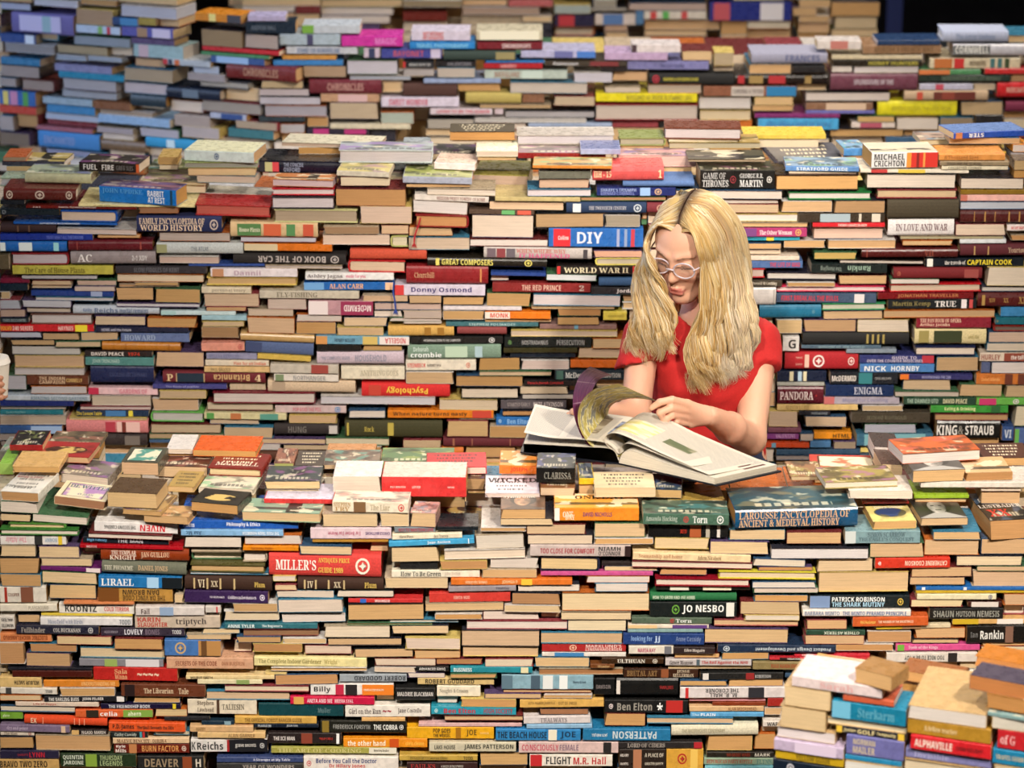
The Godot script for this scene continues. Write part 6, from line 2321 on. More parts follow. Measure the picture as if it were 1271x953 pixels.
func make_hall() -> void:
	var fl := plain(Color(0.30, 0.26, 0.24), 0.7)
	fl.albedo_texture = noise_tex(512, 0.01, 0.75, 1.05, 4, 21)
	fl.uv1_triplanar = true
	fl.uv1_world_triplanar = true
	fl.uv1_scale = Vector3(0.6, 0.6, 0.6)
	slab("floor", Vector3(-4.0, -0.2, -18.2), Vector3(8.2, 0, 9.2), fl)
	# the hall goes on, unlit, a long way behind the maze
	slab("wall_back", Vector3(-4.0, 0, -18.2), Vector3(8.2, 5.5, -18.0), plain(Color(0.26, 0.29, 0.36), 0.9))
	var pale := plain(Color(0.40, 0.37, 0.34))
	slab("wall_front", Vector3(-4.0, 0, 9.0), Vector3(8.2, 5.5, 9.2), pale)
	slab("wall_right", Vector3(8.0, 0, -18.0), Vector3(8.2, 5.5, 9.0), pale)
	slab("ceiling", Vector3(-4.0, 5.5, -18.2), Vector3(8.2, 5.7, 9.2), plain(Color(0.30, 0.29, 0.28)))
	# the long side of the hall is a row of tall windows
	slab("wall_left", Vector3(-4.0, 0, -18.0), Vector3(-3.8, 0.9, 9.0), pale)
	slab("trim_1", Vector3(-4.0, 4.4, -18.0), Vector3(-3.8, 5.5, 9.0), pale)
	# the bays nearer the entrance are closed
	slab("trim_9", Vector3(-4.0, 0.9, 0.15), Vector3(-3.8, 4.4, 9.0), pale)
	slab("trim_8", Vector3(-4.0, 0.9, -18.0), Vector3(-3.8, 4.4, -6.05), pale)
	for k in range(1, 4):
		slab("trim_%d" % (k + 2), Vector3(-4.0, 0.9, -9.0 + 2.95 * k), Vector3(-3.8, 4.4, -8.7 + 2.95 * k), pale)
	var said := ["black can spotlight over the windows' end of the front book wall", "black can spotlight over the wall end of the front book wall", "black can spotlight over the reader's aisle, added to brighten the far wall",
		"square warm lamp panel hanging above the wall behind the reader", "square warm lamp panel hanging above the last wall of books"]
	for i in LAMPS.size():
		var l: Array = LAMPS[i]
		var spot: bool = l[6] > 0.0
		var lamp := Node3D.new()
		lamp.name = numbered("spotlight" if spot else "ceiling_lamp")
		lamp.set_meta("label", said[i])
		lamp.set_meta("category", "lamp")
		lamp.set_meta("group", "spotlights over the entrance" if spot else "lamp panels over the maze")
		lamp.position = Vector3(l[0], l[1], l[2])
		add_child(lamp)
		var s: float = l[4]
		var tilt := Transform3D().looking_at(l[5] - lamp.position, Vector3(0, 0, -1))
		var gm := plain(Color(1, 1, 1))
		gm.emission_enabled = true
		gm.emission = WARM
		gm.emission_energy_multiplier = 4.0
		var black := plain(Color(0.1, 0.1, 0.1), 0.5)
		var hm: Mesh
		var gmesh: Mesh
		if spot:
			var cy := CylinderMesh.new()
			cy.top_radius = s * 1.15
			cy.bottom_radius = s * 0.9
			cy.height = 0.3
			hm = cy
			var gd := CylinderMesh.new()
			gd.top_radius = s
			gd.bottom_radius = s
			gd.height = 0.01
			gmesh = gd
		else:
			var hb := BoxMesh.new()
			hb.size = Vector3(s + 0.1, 0.06, s + 0.1)
			hm = hb
			var gb := BoxMesh.new()
			gb.size = Vector3(s, 0.01, s)
			gmesh = gb
		var face := tilt * Transform3D(Basis(Vector3(1, 0, 0), -PI / 2), Vector3())
		var housing := add_part(lamp, "housing", hm)
		housing.material_override = black
		housing.transform = face * Transform3D(Basis(), Vector3(0, -0.17 if spot else -0.05, 0))
		var glow := add_part(lamp, "lamp_diffuser", gmesh)
		glow.material_override = gm
		glow.transform = face * Transform3D(Basis(), Vector3(0, -0.012, 0))
		var rod := CylinderMesh.new()
		rod.top_radius = 0.012
		rod.bottom_radius = 0.012
		rod.height = 5.5 - l[1] - 0.03
		var rd := add_part(lamp, "hanging_rod", rod)
		rd.material_override = black
		rd.position = Vector3(0, 0.03 + rod.height / 2, 0) - tilt.basis.z * -0.05


# ------------------------------------------------------------------ soft bodies: distance fields meshed as surface nets

class Field:
	var o := Vector3()
	var h := 0.01
	var n := Vector3i()
	var d := PackedFloat32Array()

	func _init(lo: Vector3, hi: Vector3, cell: float) -> void:
		o = lo
		h = cell
		n = Vector3i(int((hi.x - lo.x) / cell) + 2, int((hi.y - lo.y) / cell) + 2, int((hi.z - lo.z) / cell) + 2)
		d.resize(n.x * n.y * n.z)
		d.fill(1.0)

	# a tapered bone from a to b, joined to what is there with a fillet k; sy flattens it along the axis flat
	func bone(a: Vector3, b: Vector3, ra: float, rb: float, k := 0.02, flat := Vector3.ZERO, amount := 1.0) -> void:
		var m := maxf(ra, rb) * maxf(1.0, amount) + k + h * 2.0
		var lo := a.min(b) - Vector3(m, m, m)
		var hi := a.max(b) + Vector3(m, m, m)
		var i0 := maxi(0, int((lo.x - o.x) / h))
		var i1 := mini(n.x - 1, int((hi.x - o.x) / h) + 1)
		var j0 := maxi(0, int((lo.y - o.y) / h))
		var j1 := mini(n.y - 1, int((hi.y - o.y) / h) + 1)
		var k0 := maxi(0, int((lo.z - o.z) / h))
		var k1 := mini(n.z - 1, int((hi.z - o.z) / h) + 1)
		var ab := b - a
		var l2 := maxf(ab.length_squared(), 1e-9)
		var squash := flat != Vector3.ZERO
		for kk in range(k0, k1 + 1):
			for jj in range(j0, j1 + 1):
				var at := (kk * n.y + jj) * n.x
				for ii in range(i0, i1 + 1):
					var p := o + Vector3(ii, jj, kk) * h
					var t := clampf((p - a).dot(ab) / l2, 0.0, 1.0)
					var v := p - a - ab * t
					if squash:
						v += flat * v.dot(flat) * (1.0 / amount - 1.0)
					var q := v.length() - lerpf(ra, rb, t)
					var e := d[at + ii]
					var w := maxf(k - absf(e - q), 0.0) / k
					d[at + ii] = minf(e, q) - w * w * k * 0.25

	func carve(c: Vector3, r: float, k := 0.006) -> void:
		var m := r + k + h * 2.0
		for kk in range(maxi(0, int((c.z - m - o.z) / h)), mini(n.z, int((c.z + m - o.z) / h) + 2)):
			for jj in range(maxi(0, int((c.y - m - o.y) / h)), mini(n.y, int((c.y + m - o.y) / h) + 2)):
				for ii in range(maxi(0, int((c.x - m - o.x) / h)), mini(n.x, int((c.x + m - o.x) / h) + 2)):
					var at := (kk * n.y + jj) * n.x + ii
					var q := -((o + Vector3(ii, jj, kk) * h - c).length() - r)
					var e := d[at]
					var w := maxf(k - absf(e - q), 0.0) / k
					d[at] = maxf(e, q) + w * w * k * 0.25

	# keeps only the side of a plane that nrm points away from, within reach of the point c
	func slice(c: Vector3, nrm: Vector3, reach: float) -> void:
		for kk in range(maxi(0, int((c.z - reach - o.z) / h)), mini(n.z, int((c.z + reach - o.z) / h) + 2)):
			for jj in range(maxi(0, int((c.y - reach - o.y) / h)), mini(n.y, int((c.y + reach - o.y) / h) + 2)):
				for ii in range(maxi(0, int((c.x - reach - o.x) / h)), mini(n.x, int((c.x + reach - o.x) / h) + 2)):
					var at := (kk * n.y + jj) * n.x + ii
					d[at] = maxf(d[at], (o + Vector3(ii, jj, kk) * h - c).dot(nrm))

	func join(other: Field, k: float) -> void:
		for i in d.size():
			var q := other.d[i]
			if q > 0.2:
				continue
			var e := d[i]
			var w := maxf(k - absf(e - q), 0.0) / k
			d[i] = minf(e, q) - w * w * k * 0.25

	func ripple(noise: FastNoiseLite, amount: float) -> void:
		for kk in n.z:
			for jj in n.y:
				for ii in n.x:
					var at := (kk * n.y + jj) * n.x + ii
					if absf(d[at]) < 0.03:
						var p := o + Vector3(ii, jj, kk) * h
						d[at] += amount * noise.get_noise_3d(p.x * 100.0, p.y * 100.0, p.z * 100.0)

	func net(a: Acc, paint: Callable) -> void:
		var first := a.v.size()
		var idx := {}
		var pos := PackedVector3Array()
		var step := [0, 1, n.x, n.x + 1, n.x * n.y, n.x * n.y + 1, n.x * n.y + n.x, n.x * n.y + n.x + 1]
		for kk in n.z - 1:
			for jj in n.y - 1:
				for ii in n.x - 1:
					var at := (kk * n.y + jj) * n.x + ii
					var s := 0
					for c in 8:
						if d[at + step[c]] < 0.0:
							s += 1
					if s == 0 or s == 8:
						continue
					var sum := Vector3()
					var cnt := 0
					for c in 8:
						for ax in 3:
							var bit := 1 << ax
							if c & bit:
								continue
							var d0 := d[at + step[c]]
							var d1 := d[at + step[c | bit]]
							if (d0 < 0.0) != (d1 < 0.0):
								var p := Vector3(c & 1, (c >> 1) & 1, (c >> 2) & 1)
								p[ax] = d0 / (d0 - d1)
								sum += p
								cnt += 1
					idx[at] = pos.size()
					pos.append(o + (Vector3(ii, jj, kk) + sum / cnt) * h)
		var tris := PackedInt32Array()
		var off := [1, n.x, n.x * n.y]
		for at in idx:
			for ax in 3:
				var u: int = off[(ax + 1) % 3]
				var v: int = off[(ax + 2) % 3]
				var e0 := d[at]
				var e1 := d[at + off[ax]]
				if (e0 < 0.0) == (e1 < 0.0):
					continue
				var q1: int = at - u
				var q2: int = at - v
				var q3: int = at - u - v
				if not (idx.has(q1) and idx.has(q2) and idx.has(q3)):
					continue
				var quad := [idx[at], idx[q1], idx[q3], idx[q2]]
				if e0 < 0.0:
					quad = [idx[at], idx[q2], idx[q3], idx[q1]]
				for t in [0, 1, 2, 0, 2, 3]:
					tris.append(quad[t])
		var nr := PackedVector3Array()
		nr.resize(pos.size())
		for t in range(0, tris.size(), 3):
			var f := (pos[tris[t + 2]] - pos[tris[t]]).cross(pos[tris[t + 1]] - pos[tris[t]])
			for c in 3:
				nr[tris[t + c]] += f
		for i in pos.size():
			a.v.append(pos[i])
			a.n.append(nr[i].normalized())
			a.c.append(paint.call(pos[i]))
			a.uv.append(Vector2.ZERO)
		for t in tris:
			a.ix.append(first + t)


func at_z(x: float, y: float, z: float) -> Vector3:
	return P(x, y, Vector3(0, 0, z), Vector3(0, 0, 1))


func at_y(x: float, y: float, h: float) -> Vector3:
	return P(x, y, Vector3(0, h, 0), Vector3(0, 1, 0))


func acc_mesh(a: Acc, m: Material) -> ArrayMesh:
	var arr := []
	arr.resize(Mesh.ARRAY_MAX)
	arr[Mesh.ARRAY_VERTEX] = a.v
	arr[Mesh.ARRAY_NORMAL] = a.n
	arr[Mesh.ARRAY_TEX_UV] = a.uv
	arr[Mesh.ARRAY_COLOR] = a.c
	arr[Mesh.ARRAY_INDEX] = a.ix
	var am := ArrayMesh.new()
	am.add_surface_from_arrays(Mesh.PRIMITIVE_TRIANGLES, arr)
	am.surface_set_material(0, m)
	return am


func tube(a: Acc, pts: PackedVector3Array, radii: PackedFloat32Array, cols: PackedColorArray, sides: int, flat := 1.0, side_dir := Vector3(0, 0, 1)) -> void:
	var first := a.v.size()
	var m := pts.size()
	for i in m:
		var t := (pts[mini(i + 1, m - 1)] - pts[maxi(i - 1, 0)]).normalized()
		var u := t.cross(side_dir)
		if u.length() < 0.05:
			u = t.cross(Vector3.UP)
		u = u.normalized()
		var w := u.cross(t).normalized()
		for s in sides:
			var ang := TAU * s / sides
			var nn := u * cos(ang) + w * sin(ang) / flat
			a.v.append(pts[i] + (u * cos(ang) + w * sin(ang) * flat) * radii[i])
			a.n.append(nn.normalized())
			a.c.append(cols[i])
			a.uv.append(Vector2(s / float(sides), i * 0.1))
	for i in m - 1:
		for s in sides:
			var p := first + i * sides + s
			var q := first + i * sides + (s + 1) % sides
			for k in [p, q, p + sides, q, q + sides, p + sides]:
				a.ix.append(k)
	# closed ends
	for e in [0, m - 1]:
		for s in range(1, sides - 1):
			var b := first + int(e) * sides
			if e == 0:
				for k in [b, b + s + 1, b + s]:
					a.ix.append(k)
			else:
				for k in [b, b + s, b + s + 1]:
					a.ix.append(k)


func curve_pts(ctrl: Array, count: int) -> PackedVector3Array:
	# a Catmull-Rom line through the given points
	var out := PackedVector3Array()
	var m := ctrl.size()
	for i in count:
		var t := i / float(count - 1) * (m - 1)
		var k := mini(int(t), m - 2)
		var f := t - k
		var p0: Vector3 = ctrl[maxi(k - 1, 0)]
		var p1: Vector3 = ctrl[k]
		var p2: Vector3 = ctrl[k + 1]
		var p3: Vector3 = ctrl[mini(k + 2, m - 1)]
		out.append(p1.cubic_interpolate(p2, p0, p3, f))
	return out


# ------------------------------------------------------------------ the big open book on top of the wall

func page_print(kind: int) -> ImageTexture:
	var im := Image.create(256, 256, false, Image.FORMAT_RGB8)
	var n := FastNoiseLite.new()
	n.seed = 40 + kind
	n.frequency = 0.018
	n.fractal_octaves = 3
	var paper := Color(0.86, 0.83, 0.77)
	for y in 256:
		for x in 256:
			var u := x / 256.0
			var v := y / 256.0
			var c := paper
			var q := n.get_noise_2d(x, y * 1.6)
			if kind == 0:      # text columns and pictures
				var colu := fmod(u * 3.0, 1.0)
				if colu > 0.08 and colu < 0.92 and v > 0.08 and v < 0.92:
					if int(y / 3.0) % 2 == 0 and sin(x * 1.9 + y * 3.1) > -0.5:
						c = Color(0.50, 0.49, 0.49)
				if Rect2(0.08, 0.2, 0.26, 0.5).has_point(Vector2(u, v)):
					c = Color(0.62, 0.68, 0.80).lerp(Color(0.35, 0.36, 0.42), smoothstep(-0.1, 0.3, q))
				if Rect2(0.42, 0.14, 0.13, 0.6).has_point(Vector2(u, v)):
					c = Color(0.50, 0.45, 0.38).lerp(Color(0.72, 0.68, 0.6), smoothstep(-0.1, 0.3, q))
			elif kind == 1:    # a map in olive and grey
				c = Color(0.72, 0.66, 0.36).lerp(Color(0.86, 0.83, 0.66), smoothstep(-0.15, 0.1, q)).lerp(Color(0.52, 0.52, 0.50), smoothstep(0.15, 0.35, q))
				if absf(n.get_noise_2d(x * 1.3 + 50, y * 1.3)) < 0.025:
					c = Color(0.45, 0.44, 0.40)
				if v < 0.10:
					c = Color(0.88, 0.86, 0.70)
				if Rect2(0.55, 0.03, 0.3, 0.05).has_point(Vector2(u, v)) and sin(x * 1.3) > -0.3:
					c = Color(0.75, 0.25, 0.15)
			elif kind == 2:    # purple with fine white lines
				c = Color(0.42, 0.13, 0.26).lerp(Color(0.56, 0.42, 0.62), smoothstep(0.35, 0.9, u))
				if x % 48 < 2 or y % 64 < 2:
					c = c.lerp(Color(0.85, 0.8, 0.82), 0.6)
				c = c.lerp(Color(0.35, 0.2, 0.4), clampf(q, 0.0, 0.4))
			else:              # text, with a yellow panel and a green picture
				if v > 0.06 and v < 0.94 and u > 0.06 and u < 0.94 and int(y / 3.0) % 2 == 0 and sin(x * 1.7 + y * 2.3) > -0.5:
					c = Color(0.58, 0.57, 0.56)
				if kind == 3 and Rect2(0.42, 0.35, 0.3, 0.5).has_point(Vector2(u, v)):
					c = Color(0.86, 0.82, 0.55).lerp(Color(0.93, 0.9, 0.78), smoothstep(-0.2, 0.2, q))
				if kind == 3 and Rect2(0.78, 0.5, 0.12, 0.18).has_point(Vector2(u, v)):
					c = Color(0.38, 0.42, 0.30).lerp(Color(0.62, 0.6, 0.5), smoothstep(-0.1, 0.2, q))
				if Rect2(0.955, 0.1, 0.015, 0.35).has_point(Vector2(u, v)):
					c = Color(0.35, 0.2, 0.18)
			im.set_pixel(x, y, c)
	return ImageTexture.create_from_image(im)


var ob := {}


func ob_point(s: float, up: float, f: float) -> Vector3:
	# s along the boards (right positive, metres), f from the near edge (0) to the far edge (1)
	var dir: Vector3 = ob.right if s >= 0.0 else ob.left
	var g: Vector3 = ob.gut.lerp(ob.far_r if s >= 0.0 else ob.far_l, clampf(absf(s) / 0.25, 0.0, 1.0))
	return ob.g + dir * absf(s) + Vector3.UP * up + g * f


func sheet(a: Acc, prof: Array, f0: float, f1: float, thick: float, count := 18, rise_far := 0.0, skew := 0.0) -> void:
	var ctrl := []
	for p in prof:
		ctrl.append(Vector3(p[0], p[1], 0))
	var pts := curve_pts(ctrl, count)
	var rows := 5
	var first := a.v.size()
	for side in 2:
		for i in count:
			var t := (pts[mini(i + 1, count - 1)] - pts[maxi(i - 1, 0)]).normalized()
			var nrm2 := Vector2(-t.y, t.x) * (1.0 if side == 0 else -1.0)
			for k in rows:
				var f := lerpf(f0, f1, k / float(rows - 1))
				var base := ob_point(pts[i].x + skew * f * i / count, pts[i].y + rise_far * f * i / count, f)
				var nn: Vector3 = (ob.right * nrm2.x + Vector3.UP * nrm2.y).normalized()
				a.v.append(base + nn * thick * 0.5)
				a.n.append(nn)
				a.c.append(Color.WHITE)
				a.uv.append(Vector2(i / float(count - 1), 1.0 - k / float(rows - 1)))
	for side in 2:
		var b := first + side * count * rows
		for i in count - 1:
			for k in rows - 1:
				var p := b + i * rows + k
				var q := [p, p + 1, p + rows + 1, p, p + rows + 1, p + rows] if side == 0 else [p, p + rows + 1, p + 1, p, p + rows, p + rows + 1]
				for z in q:
					a.ix.append(z)


func paper_mat(t: Texture2D) -> StandardMaterial3D:
	var m := StandardMaterial3D.new()
	m.albedo_texture = t
	m.roughness = 0.55
	m.texture_repeat = false
	m.backlight_enabled = true
	m.backlight = Color(0.42, 0.40, 0.36)
	return m


func make_open_book() -> void:
	var y0 := 1.112
	ob.g = at_y(768, 574, y0)
	var rc := at_y(889, 601, y0)
	var lc := at_y(648, 560, y0)
	ob.right = (rc - ob.g).normalized()
	ob.left = (lc - ob.g).normalized()
	ob.far_r = at_y(966, 584, y0) - rc
	ob.far_l = at_y(658, 523, y0) - lc
	ob.gut = (ob.far_r + ob.far_l) * 0.55
	var wr: float = (rc - ob.g).length()
	var wl: float = (lc - ob.g).length()
	var o := Node3D.new()
	o.name = "open_atlas"
	o.set_meta("label", "large open illustrated hardback the reader is leafing through, navy boards")
	o.set_meta("category", "book")
	add_child(o)
	o.position = ob.g
	var back := Transform3D(Basis(), -ob.g)
	# boards
	var navy := mat(0.45, Color(0.06, 0.075, 0.12), false)
	for side in [1.0, -1.0]:
		var w: float = (wr if side > 0 else wl) + 0.004
		var a := Acc.new()
		var lo := -0.004
		var pts := []
		for yy in [lo, lo + 0.0035]:
			for c in [[0.0, -0.012], [w, -0.012], [w, 1.03], [0.0, 1.03]]:
				pts.append(back * ob_point(side * maxf(c[0], 0.0001), yy, c[1]))
		for f in [[0, 1, 2, 3], [4, 5, 6, 7], [0, 1, 5, 4], [1, 2, 6, 5], [2, 3, 7, 6], [3, 0, 4, 7]]:
			var nn: Vector3 = (pts[f[1]] - pts[f[0]]).cross(pts[f[3]] - pts[f[0]]).normalized()
			var mid: Vector3 = (pts[f[0]] + pts[f[2]]) / 2 - (pts[0] + pts[6]) / 2
			var order := [pts[f[0]], pts[f[1]], pts[f[2]], pts[f[3]]]
			if nn.dot(mid) < 0.0:
				nn = -nn
				order.reverse()
			put_tri_fan(a, Transform3D(), PackedVector3Array(order), nn, Color.WHITE)
		add_part(o, "board", acc_mesh(a, navy))
	# blocks of pages
	var prof_r := [[0.001, 0.004], [0.012, 0.026], [0.035, 0.034], [0.09, 0.026], [0.16, 0.017], [wr - 0.004, 0.012]]
	var prof_l := [[-0.001, 0.004], [-0.01, 0.024], [-0.03, 0.030], [-0.09, 0.026], [-0.16, 0.022], [-wl + 0.004, 0.018]]
	for k in 2:
		var prof: Array = prof_r if k == 0 else prof_l
		var a2 := Acc.new()
		block(a2, prof, back)
		var part := add_part(o, "page_block", acc_mesh(a2, M.pages))
		var a3 := Acc.new()
		var lifted := prof.map(func(p): return [p[0], p[1] + 0.0008])
		sheet(a3, lifted, 0.0, 1.0, 0.0003)
		shift(a3, back)
		if k == 1:
			flip_u(a3)
		var leaf := MeshInstance3D.new()
		leaf.name = "page"
		leaf.mesh = acc_mesh(a3, paper_mat(page_print(4 if k == 0 else 0)))
		part.add_child(leaf, true)
	# the leaves that stand up in the reader's hands
	var leaves := [
		[[[0.0, 0.012], [-0.070, 0.028], [-0.102, 0.075], [-0.112, 0.135], [-0.098, 0.190], [-0.072, 0.218]], 2, 0.04, 0.7, -0.09, 0.01],
		[[[0.0, 0.014], [-0.060, 0.028], [-0.094, 0.074], [-0.092, 0.126], [-0.058, 0.166], [-0.004, 0.184]], 1, 0.0, 1.0, -0.10, 0.022],
		[[[0.002, 0.02], [-0.026, 0.034], [-0.034, 0.054], [-0.014, 0.068], [0.03, 0.063], [0.1, 0.046], [0.19, 0.028]], 3, 0.0, 1.0, -0.015, 0.0],
		[[[0.003, 0.022], [0.006, 0.040], [0.03, 0.050], [0.09, 0.042], [0.16, 0.030], [0.235, 0.018]], 4, 0.0, 1.0, -0.008, 0.0],
		[[[-0.003, 0.022], [-0.03, 0.042], [-0.09, 0.044], [-0.16, 0.040], [-0.225, 0.045]], 0, 0.0, 1.0, 0.0, 0.0]]
	for l in leaves:
		var a4 := Acc.new()
		sheet(a4, l[0], l[2], l[3], 0.0004, 22, l[4], l[5])
		shift(a4, back)
		add_part(o, "lifted_page", acc_mesh(a4, paper_mat(page_print(l[1]))))


func shift(a: Acc, t: Transform3D) -> void:
	for i in a.v.size():
		a.v[i] = t * a.v[i]


func flip_u(a: Acc) -> void:
	for i in a.uv.size():
		a.uv[i] = Vector2(1.0 - a.uv[i].x, a.uv[i].y)


func block(a: Acc, prof: Array, back: Transform3D) -> void:
	var ctrl := []
	for p in prof:
		ctrl.append(Vector3(p[0], p[1], 0))
	var pts := curve_pts(ctrl, 14)
	var paper := lin("e2d8c6")
	for i in 13:
		var p := pts[i]
		var q := pts[i + 1]
		var base := -0.0005
		for e in [0.0, 1.0]:
			var quad := [back * ob_point(p.x, base, e), back * ob_point(q.x, base, e), back * ob_point(q.x, q.y, e), back * ob_point(p.x, p.y, e)]
			var uvs := [Vector2(p.x / 0.3, 0), Vector2(q.x / 0.3, 0), Vector2(q.x / 0.3, q.y / 0.04), Vector2(p.x / 0.3, p.y / 0.04)]
			var nn := (ob.gut * (1.0 if e > 0.5 else -1.0) as Vector3).normalized()
			put_tri_fan(a, Transform3D(), PackedVector3Array(quad), nn, paper, PackedVector2Array(uvs))
		var top := [back * ob_point(p.x, p.y, 0), back * ob_point(q.x, q.y, 0), back * ob_point(q.x, q.y, 1), back * ob_point(p.x, p.y, 1)]
		put_tri_fan(a, Transform3D(), PackedVector3Array(top), Vector3.UP, paper)
	var e2 := pts[13]
	var side := [back * ob_point(e2.x, -0.0005, 0), back * ob_point(e2.x, -0.0005, 1), back * ob_point(e2.x, e2.y, 1), back * ob_point(e2.x, e2.y, 0)]
	put_tri_fan(a, Transform3D(), PackedVector3Array(side), ob.right * signf(e2.x), paper, PackedVector2Array([Vector2(0, 0), Vector2(0.8, 0), Vector2(0.8, 0.3), Vector2(0, 0.3)]))


# ------------------------------------------------------------------ the reader

func skin_mat() -> StandardMaterial3D:
	var m := mat(0.5)
	m.subsurf_scatter_enabled = true
	m.subsurf_scatter_strength = 0.06
	return m


func cloth_mat(c: Color, fleck := 0.9) -> StandardMaterial3D:
	var m := StandardMaterial3D.new()
	m.albedo_color = c
	m.roughness = 0.85
	m.rim_enabled = true
	m.rim = 0.25
	m.rim_tint = 0.6
	m.albedo_texture = noise_tex(256, 0.08, fleck, 1.0, 3, 31)
	m.uv1_triplanar = true
	m.uv1_scale = Vector3(7, 7, 7)
	return m


func hand(a: Acc, wrist: Vector3, knuckle_a: Vector3, knuckle_b: Vector3, thumb_root: Vector3, fingers: Array, thumb: Array, col: Color) -> void:
	# knuckle_a to knuckle_b: the row of knuckles from index to little finger; fingers: for each the two further joints and the tip
	var lo := wrist
	var hi := wrist
	for p in [knuckle_a, knuckle_b, thumb_root]:
		lo = lo.min(p)
		hi = hi.max(p)
	for f in fingers + [thumb]:
		for p in f:
			lo = lo.min(p)
			hi = hi.max(p)
	var pad := Vector3(0.03, 0.03, 0.03)
	var fl := Field.new(lo - pad, hi + pad, 0.0032)
	for i in 4:
		var kn := knuckle_a.lerp(knuckle_b, i / 3.0)
		fl.bone(wrist.lerp(kn, 0.12), kn, 0.017, 0.0105, 0.012)
	for i in 4:
		var kn2 := knuckle_a.lerp(knuckle_b, i / 3.0)
		var r: float = [0.0088, 0.0090, 0.0085, 0.0075][i]
		var f2: Array = fingers[i]
		fl.bone(kn2, f2[0], r * 1.12, r, 0.004)
		fl.bone(f2[0], f2[1], r, r * 0.92, 0.003)
		fl.bone(f2[1], f2[2], r * 0.92, r * 0.78, 0.003)
	fl.bone(wrist.lerp(thumb_root, 0.3), thumb_root, 0.016, 0.0125, 0.012)
	fl.bone(thumb_root, thumb[0], 0.012, 0.0105, 0.004)
	fl.bone(thumb[0], thumb[1], 0.0105, 0.0085, 0.003)
	fl.net(a, func(p):
		for f in fingers + [thumb]:
			if p.distance_to(f[-1]) < 0.007 and p.y > f[-1].y:
				return Color(col.r * 1.08, col.g * 1.05, col.b * 1.1)
		return col)


